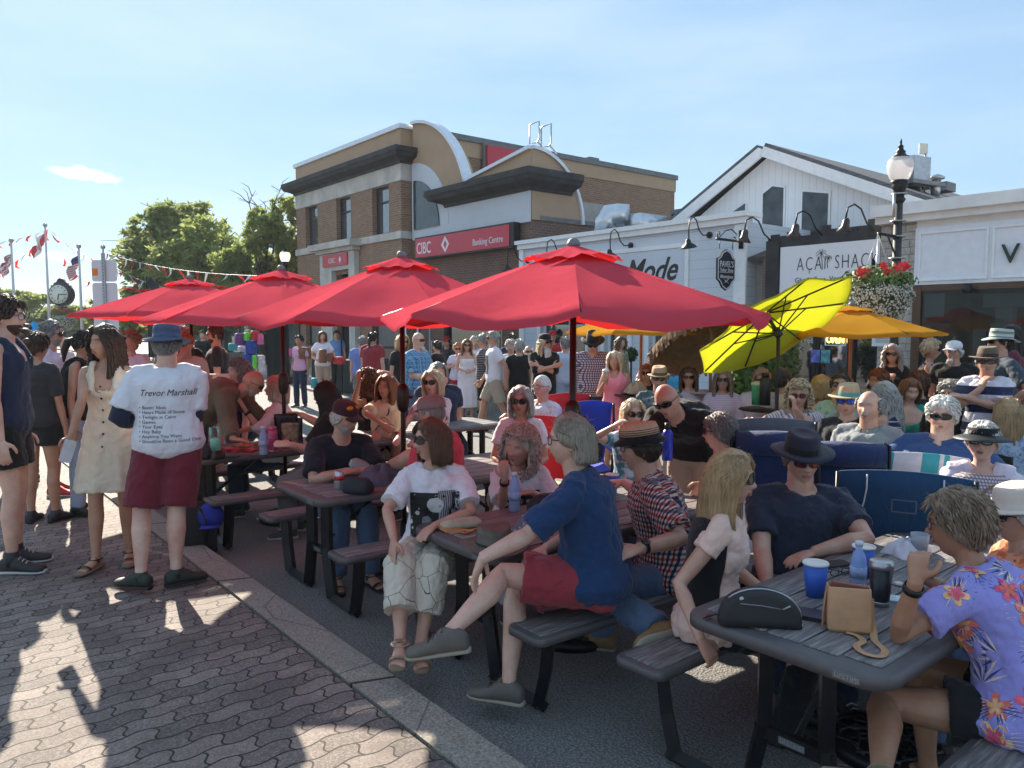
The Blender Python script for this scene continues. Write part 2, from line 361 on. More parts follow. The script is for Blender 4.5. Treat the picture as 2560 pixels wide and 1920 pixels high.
def cornice(par, n, s0, s1, z0, z1, ret, name='cornice', proj=.46, mat=None):
 """moulded cornice running along the street with returns at both ends"""
 m = MB(); h = z1-z0; pr = [(0, 0), (.10, .0), (.14, .18), (.40, .34), (.55, .40), (.62, .62), (.66, .66), (.66, 1.0), (0, 1.0)]
 k = proj/.66
 def sec(s, e): return [(n-a*k, s+e*a*k, z0+b*h) for a, b in pr]
 m.rings([sec(s0, -1), sec(s1, 1)])
 def sec2(nn): return [(nn, s0-a*k, z0+b*h) for a, b in pr]
 m.rings([[(n-a*k, s0-a*k, z0+b*h) for a, b in pr], sec2(n+ret)][::-1])
 m.rings([[(n-a*k, s1+a*k, z0+b*h) for a, b in pr], [(n+ret, s1+a*k, z0+b*h) for a, b in pr]])
 return obj(name, m, mat or woodk, par, MS, False)
cornice(bk, 13.5, 22.5, 30.9, 7.18, 7.66, .75)
for a, b, c, d in ops[:3]: window(bk, 13.68, a, b, c, d, simple('navy_window_frame', (.02, .022, .03), .5), glass('reflective_glass', (.06, .075, .09), .02), .09, (c+d)/2+.3)
for a, b, c, d in ops[4:]: window(bk, 13.68, a, b, c, d, simple('navy_window_frame', 0), simple('window_blind', (.2, .18, .17), .7), .09)
# stone doorway
m = MB(); m.b2((13.30, 27.35, .1), (13.5, 28.35, 3.9)); m.b2((13.30, 25.5, .1), (13.5, 25.95, 3.9)); m.b2((13.30, 25.5, 3.9), (13.5, 28.35, 4.55))
m.b2((13.18, 25.38, 4.56), (13.49, 28.5, 4.70)); m.b2((12.98, 25.2, 4.70), (13.44, 28.75, 4.93)); obj('stone_doorway', m, lime, bk, MS, False)
window(bk, 13.7, 26.0, 27.3, .1, 3.75, M_steel, M_glassd, .07, 2.3, 'door')
sg = thing('bank_door_sign', 'small red plaque reading CIBC above the bank doorway', 'sign', st(13.25, 26.95, 4.05), SA)
m = MB(); m.b2((13.24, 25.95, 4.06), (13.295, 27.98, 4.5)); obj('board', m, sred, sg, MS, False)
text('lettering', 'CIBC', .26, M_lw, sg, MF(13.235, 27.45, 4.18))
# recessed front with the sweeping parapet
m = MB(); wallgrid(m, 13.9, 14.2, 16.3, 22.5, 0, 4.7, [(17.6, 20.6, 1.0, 3.1)]); m.b2((14.2, 16.3, 0), (26.3, 16.6, 4.72)); obj('side_brick_wall', m, brick2, bk, MS, False)
window(bk, 14.02, 17.6, 20.6, 1.0, 3.1, M_steel, M_glassd, .08)
def arcpts(c, a, b, t0, t1, n=16): return [(c[0]+a*math.cos(t0+(t1-t0)*i/n), c[1]+b*math.sin(t0+(t1-t0)*i/n)) for i in range(n+1)]
SP = lambda pts, n: [(n, s, z) for s, z in pts]
# plan (s,z): s decreases to the right. sweep from the tall wall down to the valley
top = [(s, z) for s, z in arcpts((22.35, 4.9), 3.2, 3.55, PI/2, PI-.36, 18)]; top = [(22.35-(s_-22.35)*-1 if False else s_, z_) for s_, z_ in top]
top = [(22.35-abs(s_-22.35), z_) for s_, z_ in top]
valley = top[-1]
prof = top + [(16.28, 6.62)]
m = MB(); m.prism(SP(prof + [(16.28, 5.5), (20.55, 5.5), (22.35, 5.5)], 13.88), (.4, 0, 0)); obj('curved_stucco_front', m, stucco, bk, MS, False)
m = MB()
for (a, b) in zip(prof, prof[1:]):
 d = Vector((b[0]-a[0], b[1]-a[1])); nrm = Vector((-d.y, d.x)).normalized()*-.095
 if nrm.y < 0: nrm = -nrm
 m.prism([(13.78, a[0], a[1]), (13.78, b[0], b[1]), (13.78, b[0]+nrm.x, b[1]+nrm.y), (13.78, a[0]+nrm.x, a[1]+nrm.y)], (.34, 0, 0))
obj('curved_cap', m, capm, bk, MS, False)
# white quarter arch and the quarter round window in it
q = [(22.35-r*math.cos(t) if False else 22.35-r*math.sin(t), 4.98+h*math.cos(t)) for r, h, t in [(2.15, 2.2, PI/2*i/14) for i in range(15)]]
m = MB(); m.prism(SP(q + [(22.35, 4.98)], 13.83), (.05, 0, 0)); m.b2((13.835, 16.28, 4.66), (13.88, 22.35, 4.98)); m.b2((13.84, 16.28, 4.98), (13.88, 20.4, 5.55)); obj('white_arch_panel', m, whitep, bk, MS, False)
q = [(22.2-1.5*math.sin(PI/2*i/14), 4.99+1.6*math.cos(PI/2*i/14)) for i in range(15)]
m = MB(); m.prism(SP(q + [(22.2, 4.99)], 13.79), (.04, 0, 0)); w = obj('quarter_round_window', m, simple('teal_glass', (.035, .055, .06), .08, 0, .3, 2, spec=.7), bk, MS, False)
cornice(bk, 13.88, 16.3, 20.3, 5.5, 6.02, 1.5, 'small_cornice', .55)
# side face with its own quarter arch (plane s = 16.3)
q = arcpts((13.9, 4.72), 1.85, 1.9, 0, PI/2, 14)
m = MB(); m.prism([(n_, 16.26, z_) for n_, z_ in q] + [(13.9, 16.26, 4.72)], (0, .3, 0)); obj('side_stucco', m, stucco, bk, MS, False)
m = MB()
for a, b in zip(q, q[1:]):
 u = [((p[0]-13.9)*1.05+13.9, (p[1]-4.72)*1.05+4.72) for p in (a, b)]
 m.prism([(a[0], 16.18, a[1]), (b[0], 16.18, b[1]), (u[1][0], 16.18, u[1][1]), (u[0][0], 16.18, u[0][1])], (0, .2, 0))
obj('arch_cap', m, capm, bk, MS, False)
m = MB(); m.b2((14.3, 21.42, 7.48), (26.35, 22.1, 7.98)); m.b2((26.0, 22.1, 7.48), (26.35, 30.9, 7.98)); obj('side_parapet', m, stucco, bk, MS, False)
m = MB(); m.b2((14.2, 21.36, 7.98), (26.42, 22.2, 8.17)); m.b2((26.0, 22.2, 7.98), (26.4, 30.9, 8.17)); m.b2((21.2, 21.4, 8.17), (21.7, 21.9, 8.26)); obj('side_parapet_cap', m, M_lead, bk, MS, False)
m = MB(); m.b2((14.2, 16.25, 4.73), (18.5, 16.9, 4.85)); obj('low_roof_edge', m, M_lead, bk, MS, False)
m = MB(); m.b2((15.8, 17.0, 4.9), (17.6, 17.4, 5.55)); m.b2((17.6, 17.1, 4.9), (18.6, 17.4, 5.0)); obj('roof_housing', m, simple('beige_cladding', (.4, .37, .33), .7), bk, MS, False)
rs = thing('rooftop_sign', 'red sign panel rising behind the curved bank parapet', 'sign', st(16.8, 21.2, 7.4), SA)
m = MB(); m.b2((16.1, 21.15, 6.6), (18.1, 21.25, 7.92)); obj('panel', m, sred, rs, MS, False); m = MB(); m.b2((16.0, 21.26, 6.5), (18.2, 21.32, 8.0)); obj('frame', m, M_lead, rs, MS, False)
an = thing('empty_sign_holder', 'pair of empty grey metal frames standing on the bank roof', 'metal frame', P(1350, 380, 22))
m = MB()
for x0, x1, y0, y1 in ((1324, 1348, 312, 360), (1353, 1378, 318, 369)):
 pts = [P(x0, y0, 22), P(x1, y0-9, 22), P(x1, y1-12, 22), P(x1-7, y1-3, 22), P(x0, y1, 22)]
 m.tube(pts+[pts[0]], .022, 6)
 m.tube([P(x1-4, y1-6, 22), P(x1+14, y1+16, 22)], .022, 6)
obj('frame', m, M_alu, an)
bs = thing('bank_sign', 'long red fascia sign reading CIBC Banking Centre on the bank front', 'sign', st(13.4, 19.3, 4.3), SA)
m = MB(); m.b2((13.62, 16.72, 3.98), (13.86, 21.85, 4.68)); obj('sign_box', m, M_steel, bs, MS, False)
m = MB(); m.b2((13.6, 16.9, 4.03), (13.62, 21.8, 4.63)); obj('sign_face', m, sred, bs, MS, False)
text('lettering', 'CIBC', .52, M_lw, bs, MF(13.597, 21.72, 4.14), sx=.74, font_off=.004); text('lettering', 'Banking Centre', .27, M_lw, bs, MF(13.597, 18.62, 4.17), sx=.86)
m = MB(); dm = [(20.28, 4.33), (20.06, 4.58), (19.84, 4.33), (20.06, 4.08)]; di = [(20.16, 4.33), (20.06, 4.47), (19.96, 4.33), (20.06, 4.19)]
for i in range(4):
 j = (i+1) % 4; m.prism([(13.593, *dm[i]), (13.593, *dm[j]), (13.593, *di[j]), (13.593, *di[i])], (.006, 0, 0))
obj('emblem', m, M_lw, bs, MS, False)
m = MB(); m.prism([(13.24-.008, *p) for p in [(26.6, 4.27), (26.5, 4.4), (26.4, 4.27), (26.5, 4.14)]], (.007, 0, 0)); obj('emblem', m, M_lw, sg, MS, False)
# =============== tailor and clothing shop ===============
def siding(name, c, pitch=.2):
 t = NT(name); x, y, z = t.xyz(t.coord()); fz = t.m_('FRACT', t.m_('DIVIDE', z, pitch))
 line = t.ramp(fz, [(.0, .35), (.06, 1.), (1., 1.)]); n = t.noise(t.coord(), 2.5, 3)
 t.col(t.mix(line, tuple(a*.25 for a in c), t.mix(n, tuple(a*.93 for a in c), c))); t.b.inputs['Roughness'].default_value = .6; t.bump(fz, -.5, .02); return t.m
sd = siding('pale_blue_siding', (.70, .74, .80)); wt = simple('white_trim', (.88, .88, .88), .55, 0, .05)
md = thing('clothing_shop', 'single storey shop with pale blue clapboard siding and white trim', 'building', st(13.5, 12.8), SA)
ops = [(13.7, 15.4, .1, 2.0), (12.3, 13.05, .1, 2.15), (10.75, 11.65, .5, 2.0)]
m = MB(); wallgrid(m, 13.5, 13.75, 9.2, 16.25, 0, 4.0, ops); m.b2((13.75, 9.2, 0), (24, 9.45, 3.9)); m.b2((13.75, 9.45, 3.7), (24, 16.2, 3.8)); obj('siding_wall', m, sd, md, MS, False)
m = MB(); m.b2((14.3, 9.6, 0), (15, 16.1, 3.6)); obj('dark_interior', m, M_black, md, MS, False)
m = MB(); m.b2((13.40, 9.12, 3.86), (13.49, 16.3, 3.99)); m.b2((13.33, 9.07, 3.99), (13.9, 16.34, 4.09)); m.b2((13.45, 9.14, 0), (13.495, 9.42, 3.85)); m.b2((13.45, 16.1, 0), (13.495, 16.28, 3.85))
for a, b, c, d in ops: frame_rect(m, 13.44, a-.12, b+.12, c, d+.12, .12, .05)
m.b2((13.46, 10.58, 3.5), (13.495, 15.6, 3.6)); m.b2((13.46, 10.58, 2.5), (13.495, 10.68, 3.49)); m.b2((13.46, 15.5, 2.5), (13.495, 15.6, 3.49)); m.b2((13.46, 10.58, 2.4), (13.495, 15.6, 2.49)); obj('trim', m, wt, md, MS, False)
m = MB(); m.b2((13.475, 10.7, 2.5), (13.49, 15.48, 3.49)); obj('sign_panel', m, simple('sign_panel_blue_grey', (.66, .69, .75), .6, 0, .03), md, MS, False)
text('lettering', 'Mode', .72, M_lb, md, MF(13.47, 12.42, 2.82), shear=.4, sx=.9, font_off=.012); text('lettering', 'A La', .72, M_lb, md, MF(13.47, 14.5, 2.82), shear=.4, sx=.9, font_off=.012)
for a, b, c, d in ops: window(md, 13.6, a, b, c, d, wt, M_glassd, .05)
m = MB(); rr = []
for i in range(9):
 t_ = PI*.5*i/8; rr.append((-.32*math.cos(t_)*1.3, .42*math.sin(t_)))
dk = thing('roof_duct', 'shiny silver curved duct lying on the flat shop roof', 'duct', st(17, 13.2, 3.8), SA)
c0 = P(1545, 545, 19.5)
m.tube([P(1512, 575, 19.5), P(1512, 552, 19.5), P(1522, 538, 19.5), P(1545, 536, 19.5), P(1570, 538, 19.5)], .27, 16); m.box(P(1615, 560, 19.5), (1.0, .5, .42), Matrix.Rotation(SA, 4, 'Z')); obj('duct', m, simple('bright_duct', (.6, .62, .65), .3, .85, .1, 6, .3, 9), dk, None, True)
def gooseneck(s, z, label, nb=13.5, dark=M_steel, hx=.0):
 t = thing('wall_lamp', label, 'wall lamp', st(nb, s, z), SA, 'gooseneck lamps on the shop fronts')
 m = MB(); m.lathe([(.0, 0), (.07, 0), (.07, .03), (0, .03)], (nb-.01, s, z), 14, Matrix.Rotation(-PI/2, 4, 'Y')); obj('wall_plate', m, dark, t, MS)
 m = MB(); m.tube([(nb-.02, s, z), (nb-.25, s, z-.02), (nb-.38, s, z+.08), (nb-.46, s, z+.26), (nb-.56, s, z+.33), (nb-.68, s, z+.26), (nb-.71, s, z+.05), (nb-.70, s, z-.14)], .014, 7); obj('arm', m, dark, t, MS)
 m = MB(); m.lathe([(.02, .16), (.05, .13), (.06, .07), (.13, .02), (.17, -.03), (.165, -.035), (.1, .0)], (nb-.70, s, z-.28), 18, Matrix.Rotation(R(-12), 4, 'Y')); obj('shade', m, dark, t, MS); return t
gooseneck(10.05, 3.70, 'black gooseneck lamp beside the tailor sign, right end of the clapboard front'); gooseneck(12.25, 3.66, 'black gooseneck lamp above the word Mode'); gooseneck(14.4, 3.62, 'black gooseneck lamp half hidden by the top of the largest red umbrella'); gooseneck(15.95, 3.55, 'black gooseneck lamp at the bank end of the clapboard front')
# hanging tailor sign (hangs across the pavement from a bracket)
ps = thing('tailor_sign', 'small black scalloped hanging sign of the tailor shop on an iron bracket', 'sign', st(13.4, 9.3, 3.5), SA)
m = MB(); bz = 3.47
m.b2((13.40, 9.20, bz-.12), (13.45, 9.28, bz+.25)); m.b2((12.62, 9.22, bz), (13.42, 9.26, bz+.045)); m.tube([(12.66, 9.24, bz+.05), (12.64, 9.24, bz+.14), (12.7, 9.24, bz+.17), (12.72, 9.24, bz+.1)], .012, 6)
m.tube([(12.7, 9.24, bz+.05), (12.9, 9.24, bz+.2), (13.1, 9.24, bz+.24), (13.26, 9.24, bz+.16), (13.24, 9.24, bz+.07), (13.18, 9.24, bz+.1)], .012, 6); obj('bracket', m, M_steel, ps, MS)
m = MB()
for n_ in (12.72, 13.14): m.tube([(n_, 9.24, bz), (n_, 9.24, bz-.16)], .008, 5)
obj('chain', m, M_steel, ps, MS)
def pav_out(k=1.):
 o_ = [(-.27, -.2), (-.29, -.12), (-.29, -.55), (-.25, -.62), (-.15, -.68), (-.08, -.8), (0, -.84), (.08, -.8), (.15, -.68), (.25, -.62), (.29, -.55), (.29, -.12), (.27, -.2)]
 pts = [(-.29, -.22), (-.29, -.62), (-.2, -.68), (-.12, -.78), (0, -.84), (.12, -.78), (.2, -.68), (.29, -.62), (.29, -.22), (.2, -.18), (.13, -.08), (0, -.03), (-.13, -.08), (-.2, -.18)]
 return [(x*k, (y+.44)*k-.44) for x, y in pts]
m = MB(); m.prism([(12.93+x, 9.22, bz-.13+z) for x, z in pav_out()], (0, .04, 0)); obj('sign_board', m, simple('sign_navy_black', (.012, .015, .025), .4), ps, MS, False)
m = MB(); o1 = pav_out(.96); o2 = pav_out(.91)
for i in range(len(o1)):
 j = (i+1) % len(o1); m.prism([(12.93+p[0], 9.212, bz-.13+p[1]) for p in (o1[i], o1[j], o2[j], o2[i])], (0, .007, 0))
obj('white_outline', m, M_lw, ps, MS, False)
MP = lambda x, z: MS @ Matrix(((1, 0, 0, 12.93+x), (0, 0, -1, 9.213), (0, 1, 0, bz-.13+z), (0, 0, 0, 1)))
text('lettering', "PAVEL'S", .17, M_lw, ps, MP(0, -.38), .002, 'CENTER', sx=.78); text('lettering', 'Tailor Shop', .095, M_lw, ps, MP(0, -.47), .002, 'CENTER', sx=.98); text('lettering', 'Alterations', .10, M_lw, ps, MP(0, -.60), .002, 'CENTER', sx=.95)
m = MB(); m.b2((12.7, 9.212, bz-.62), (13.16, 9.22, bz-.612)); m.tube([(12.86, 9.208, bz-.82), (12.99, 9.208, bz-.74)], .006, 5); m.tube([(12.86, 9.208, bz-.76), (12.99, 9.208, bz-.82)], .006, 5); obj('ornament', m, M_lw, ps, MS)
# =============== white gabled house behind ===============
def boards(name, c, pitch=.17):
 t = NT(name); x, y, z = t.xyz(t.coord()); fz = t.m_('FRACT', t.m_('DIVIDE', y, pitch)); line = t.ramp(fz, [(0., .3), (.07, 1.), (1., 1.)])
 n = t.noise(t.coord(), 3, 4, .6); t.col(t.mix(line, tuple(a*.35 for a in c), t.mix(n, tuple(a*.88 for a in c), c))); t.b.inputs['Roughness'].default_value = .65; return t.m
gb = thing('gabled_house', 'white board clad house with a steep grey shingle roof behind the shops', 'building', st(16, 10.3), SA)
bw = boards('white_boarding', (.85, .87, .90)); N0 = 16.0; ap = (10.29, 5.72); el = (14.2, 3.55); er = (5.6, 3.55)
m = MB(); m.prism([(N0, el[0]-.3, 0), (N0, el[0]-.3, el[1]), (N0, *ap), (N0, er[0]+.3, er[1]), (N0, er[0]+.3, 0)], (.3, 0, 0)); obj('gable_wall', m, bw, gb, MS, False)
shg = brickmat('grey_shingle', (.17, .17, .19), (.11, .11, .13), (.06, .06, .06), .3, .14, .008)
def slopes(a, b, mat, name, n0, n1, th=.1, up=.0):
 m = MB(); d = Vector((b[0]-a[0], b[1]-a[1])).normalized(); nr = Vector((-d.y, d.x)); nr = nr if nr.y > 0 else -nr
 m.prism([(n0, a[0]+nr.x*up, a[1]+nr.y*up), (n0, b[0]+nr.x*up, b[1]+nr.y*up), (n0, b[0]+nr.x*(up+th), b[1]+nr.y*(up+th)), (n0, a[0]+nr.x*(up+th), a[1]+nr.y*(up+th))], (n1-n0, 0, 0)); return obj(name, m, mat, gb, MS, False)
slopes(ap, el, shg, 'roof_slope', N0-.35, 25, .08, .16); slopes(ap, er, shg, 'roof_slope', N0-.35, 25, .08, .16)
slopes(ap, el, wt, 'bargeboard', N0-.36, N0-.28, .22, -.06); slopes(ap, er, wt, 'bargeboard', N0-.36, N0-.28, .22, -.06)
slopes(ap, el, wt, 'soffit', N0-.28, N0, .03, .12); slopes(ap, er, wt, 'soffit', N0-.28, N0, .03, .12)
for pts in ([(10.42, 3.3), (10.42, 4.86), (10.18, 5.0), (9.90, 4.93), (9.90, 3.3)], [(9.42, 3.3), (9.42, 4.78), (8.82, 4.66), (8.82, 3.3)], [(11.45, 4.05), (11.45, 4.44), (10.9, 4.7), (10.9, 4.05)]):
 c_ = (sum(p[0] for p in pts)/len(pts), sum(p[1] for p in pts)/len(pts)); m = MB(); k = 1.07
 m.prism([(N0-.03, c_[0]+(p[0]-c_[0])*1.15, c_[1]+(p[1]-c_[1])*k) for p in pts], (.02, 0, 0)); f_ = obj('window', m, wt, gb, MS, False)
 m = MB(); m.prism([(N0-.045, *p) for p in pts], (.014, 0, 0)); obj('pane', m, simple('gable_glass', (.035, .045, .055), .06, 0, .7, 2.5, spec=.6), f_, MS, False)
m = MB(); m.box((19.5, 7.9, 5.05), (.5, .35, .2)); obj('roof_vent', m, M_lead, gb, MS, False)
tb = thing('rear_warehouse', 'grey metal clad block seen between the bank and the gabled house', 'building', st(20, 15), SA)
m = MB(); m.b2((21, 12.5, 0), (24, 17.3, 5.75)); obj('wall', m, simple('grey_cladding', (.22, .24, .26), .6), tb, MS, False); m = MB(); m.b2((20.95, 16.3, 5.2), (21, 17.2, 5.6)); obj('window', m, M_glassd, tb, MS, False)
acu = thing('rooftop_air_conditioner', 'grey air conditioning unit on legs on the shingle roof', 'air conditioner', P(2285, 470, 16.5))
m = MB(); m.box(P(2278, 432, 16.5), (.55, .5, .6), Matrix.Rotation(.5, 4, 'Z')); obj('casing', m, M_alu, acu, None, False)
m = MB()
for i in range(7): m.box(P(2262, 412+i*7, 16.2), (.36, .05, .02), Matrix.Rotation(.5, 4, 'Z'))
obj('grille', m, M_steel, acu, None, False)
m = MB(); m.box(P(2285, 463, 16.5), (1.1, .7, .08), Matrix.Rotation(.5, 4, 'Z')); [m.tube([P(x, 465, 16.5), P(x, 500, 16.5)], .04, 6) for x in (2262, 2300)]; obj('stand', m, M_lead, acu, None, False)
at = thing('rooftop_antenna', 'flat square panel antenna on a thin pole above the roof', 'antenna', P(2312, 480, 16.5))
m = MB(); m.tube([P(2314, 384, 16.5), P(2311, 480, 16.5)], .02, 6); [m.tube([P(2311, 440, 16.5), P(x, 482, 16.5)], .014, 5) for x in (2298, 2330)]; obj('pole', m, M_alu, at)
m = MB(); m.box(P(2308, 372, 16.5), (.2, .03, .22), Matrix.Rotation(.2, 4, 'Z')); obj('panel', m, simple('cream_plastic', (.55, .53, .45), .5), at, None, False)
ch = thing('roof_flue', 'grey round metal flue with a cap on the shingle roof', 'flue', P(2338, 490, 16.5)); m = MB(); m.tube([P(2338, 490, 16.5), P(2341, 450, 16.5)], .09, 12); m.lathe([(.16, 0), (.16, .04), (.05, .1), (0, .1)], P(2341, 448, 16.5), 14); obj('pipe', m, M_alu, ch)
# =============== acai shop ===============
ac = thing('smoothie_shop', 'narrow shop with weathered dark timber signboard and black glass front', 'building', st(13.5, 7.4), SA)
m = MB(); m.b2((13.75, 6.45, 0), (15.9, 8.65, 3.3)); obj('wall', m, simple('dark_grey_wall', (.05, .05, .05), .8), ac, MS, False)
m = MB()
for i in range(13):
 a = 8.66-i*.175; m.b2((13.56, a-.17, 3.42), (13.62, a, 3.5+random.choice((0, .04, .08, .1))+(.08 if i > 4 else 0)))
m.b2((13.5, 6.42, 2.05), (13.56, 8.68, 3.5)); m.b2((13.44, 8.40, .1), (13.5, 8.68, 3.45)); obj('timber_signboard', m, woodk, ac, MS, False)
m = MB(); frame_rect(m, 13.5, 7.62, 8.4, .5, 2.04, .05, .06); frame_rect(m, 13.5, 6.95, 7.6, .5, 2.04, .05, .06); frame_rect(m, 13.47, 6.42, 6.93, .1, 2.04, .07, .08); m.b2((13.5, 6.95, .1), (13.6, 8.4, .5)); obj('shopfront_frame', m, M_steel, ac, MS, False)
m = MB(); m.b2((13.53, 6.5, .2), (13.54, 8.38, 2.0)); obj('shop_glass', m, M_glassd, ac, MS, False)
as_ = thing('acai_sign', 'white signboard with a palm drawing above the dark shopfront', 'sign', st(13.45, 7.4, 2.3), SA)
m = MB(); m.b2((13.455, 6.45, 2.33), (13.495, 8.37, 3.31)); obj('board', m, simple('sign_white', (.88, .85, .87), .5, 0, .02), as_, MS, False)
text('lettering', 'A\u00c7AI', .36, M_lb, as_, MF(13.45, 8.02, 2.84), .002, sx=.62, spacing=1.25, font_off=-.006); text('lettering', 'SHACK', .36, M_lb, as_, MF(13.45, 7.27, 2.84), .002, sx=.62, spacing=1.2, font_off=-.006)
text('lettering', 'Gluten Free, Vegan & Organic', .135, M_lb, as_, MF(13.45, 8.05, 2.62), .002, sx=.95)
m = MB()
for (s_, z_, h, k) in ((7.5, 2.84, .3, 1.), (7.4, 2.86, .18, .7)):
 m.tube([(13.45, s_, z_), (13.45, s_+.01, z_+h*.5), (13.45, s_-.01 if k < 1 else s_+.03, z_+h)], .006, 4)
 for a in range(8):
  t_ = a*2*PI/8+.3; cx_ = s_+(.03 if k == 1 else -.01); m.tube([(13.45, cx_, z_+h), (13.45, cx_+.07*k*math.cos(t_), z_+h+.06*k*math.sin(t_)+.015), (13.45, cx_+.11*k*math.cos(t_), z_+h+.07*k*math.sin(t_)-.02)], .004, 4)
obj('palm_drawing', m, M_lb, as_, MS)
wd = thing('window_lettering', 'white lettering Gluten Free Organic on the dark shop window', 'window sign', st(13.48, 8.0, 1.4), SA)
M_lg = simple('pale_letter', (.5, .5, .5), .6, 0, 0)
for i, (s_, z_) in enumerate((('Chenja', 1.66), ('Gluten Free', 1.50), ('Organic', 1.34))): text('lettering', s_, .17, M_lg, wd, MF(13.49, 8.36, z_-.02), .001, sx=.85)
op = thing('open_sign', 'lit yellow OPEN sign in a white frame inside the dark shop window', 'sign', st(13.47, 7.4, 1.7), SA)
m = MB(); frame_rect(m, 13.47, 7.02, 7.42, 1.44, 1.66, .015, .02); obj('frame', m, M_lw, op, MS, False); text('lettering', 'OPEN', .17, emis('open_glow', (1, .62, .12), 2.2), op, MF(13.465, 7.39, 1.495), .003, sx=.78, font_off=.006)
nt_ = thing('window_posters', 'pair of small blue posters stuck to the dark shop window', 'poster', st(13.48, 7.6, 1.3), SA)
m = MB(); m.b2((13.49, 7.52, 1.12), (13.495, 7.7, 1.36)); obj('poster', m, simple('poster_blue', (.12, .14, .45), .5, 0, .6, 9), nt_, MS, False); m = MB(); m.b2((13.49, 7.32, 1.12), (13.495, 7.5, 1.36)); obj('poster', m, simple('poster_teal', (.1, .3, .33), .5, 0, .6, 12), nt_, MS, False)
nn = thing('notice_board', 'white printed notice hanging beside the shop door', 'notice', st(13.3, 6.4, 1.6), SA)
m = MB(); m.b2((13.34, 6.1, 1.45), (13.35, 6.48, 1.70)); obj('paper', m, M_lw, nn, MS, False)
m = MB()
for i in range(5): m.b2((13.332, 6.16+.03*(i % 2), 1.65-i*.032), (13.337, 6.42, 1.658-i*.032))
obj('print_lines', m, M_lead, nn, MS, False)
for k, s_ in enumerate((8.62, 7.55, 6.6)):
 t = thing('wall_lamp', ['black gooseneck lamp at the left end of the timber signboard', 'black gooseneck lamp above the middle of the white palm sign', 'black gooseneck lamp beside the street lamp post over the timber signboard'][k], 'wall lamp', st(13.5, s_, 3.5), SA, 'gooseneck lamps on the shop fronts')
 m = MB(); z = 3.5; m.tube([(13.55, s_, z-.05), (13.3, s_+.02, z+.08), (13.2, s_+.08, z+.32), (13.1, s_+.15, z+.40), (12.98, s_+.2, z+.34), (12.95, s_+.22, z+.15)], .016, 7); obj('arm', m, M_steel, t, MS)
 m = MB(); m.lathe([(.03, .14), (.06, .1), (.07, .0), (.14, -.1), (.13, -.11)], (12.95, s_+.22, z+.02), 16, Matrix.Rotation(R(10), 4, 'X')); obj('shade', m, simple('bronze_shade', (.05, .03, .03), .4, .4), t, MS)
# passage between the shops
pg_ = thing('brick_pier', 'narrow pier of thin beige bricks with a small shingle roof between two shops', 'pier', st(13.6, 8.9), SA)
m = MB(); m.b2((13.6, 8.68, 0), (14.0, 8.85, 3.2)); obj('pier', m, brickmat('thin_beige_brick', (.32, .24, .19), (.22, .16, .13), (.1, .09, .08), .3, .06, .008), pg_, MS, False); m = MB(); m.b2((13.9, 8.85, 0), (14.1, 9.2, 3.05)); obj('side_door', m, simple('beige_cladding', 0), pg_, MS, False)
m = MB(); m.prism([(13.6, 8.8, 3.12), (13.6, 9.2, 3.12), (14.9, 9.2, 3.5), (14.9, 8.8, 3.5)], (0, 0, .06)); obj('small_roof', m, brickmat('brown_shingle', (.14, .1, .08), (.09, .07, .06), (.03, .03, .03), .2, .1, .01), pg_, MS, False)
# =============== stone corner shop ===============
sh = thing('corner_shop', 'white panelled shop with a rough stone pier and brown framed window', 'building', st(13.5, 4.5), SA)
def stonemat():
 t = NT('stone_blocks'); x, y, z = t.xyz(t.coord()); u = t.m_('ADD', x, y)
 br = t.n('ShaderNodeTexBrick', {'Vector': t.cxyz(u, z), 'Color1': (.60, .53, .46, 1), 'Color2': (.48, .43, .38, 1), 'Mortar': (.10, .085, .075, 1), 'Scale': 1, 'Mortar Size': .007, 'Brick Width': .34, 'Row Height': .125}, offset=.37, squash=.7, squash_frequency=3)
 n = t.noise(t.coord(), 14, 5, .7); t.col(t.mix(.45, br.outputs[0], t.ramp(n, [(.3, (.18, .155, .135)), (.7, (.68, .61, .54))]))); t.b.inputs['Roughness'].default_value = .9; t.bump(t.m_('SUBTRACT', n, br.outputs[1]), .8, .03); return t.m
M_stone = stonemat()
m = MB(); m.b2((13.42, 5.83, 0), (13.9, 6.42, 3.52)); m.b2((13.5, -3, 0), (13.9, 5.83, .65)); m.b2((13.9, 5.9, 0), (20, 6.2, 3.3)); obj('stone_pier', m, M_stone, sh, MS, False)
m = MB(); m.b2((13.42, -3, 3.42), (13.9, 5.83, 3.53)); m.b2((13.24, -3, 3.53), (20, 6.45, 3.64)); m.b2((13.12, -3, 3.64), (20, 6.48, 3.83)); obj('roof_fascia', m, simple('cream_white_fascia', (.85, .81, .78), .6, 0, .1, 2, .2, 12), sh, MS, False)
m = MB(); m.b2((13.38, -3, 2.48), (13.5, 5.83, 3.42)); obj('fascia_panel', m, simple('fascia_lilac_white', (.82, .82, .86), .6, 0, .05), sh, MS, False)
m = MB(); frame_rect(m, 13.35, 4.72, 5.76, 2.54, 3.34, .03, .03); frame_rect(m, 13.35, 2.4, 4.66, 2.54, 3.34, .03, .03); obj('panel_moulding', m, wt, sh, MS, False)
brn = simple('brown_window_frame', (.10, .05, .025), .5, .1, .1)
m = MB(); m.b2((13.36, 5.70, .65), (13.44, 5.83, 2.47)); m.b2((13.36, -3, 2.38), (13.44, 5.69, 2.47)); m.b2((13.36, 3.98, .65), (13.44, 4.06, 2.37)); m.b2((13.36, -3, .65), (13.44, 5.69, .75)); obj('window_frame', m, brn, sh, MS, False)
m = MB(); m.b2((13.40, -3, .7), (13.41, 5.7, 2.4)); obj('shop_glass', m, clear('shop_window_glass', (.8, .86, .85), .66, .015, (.01, .012, .012)), sh, MS, False)
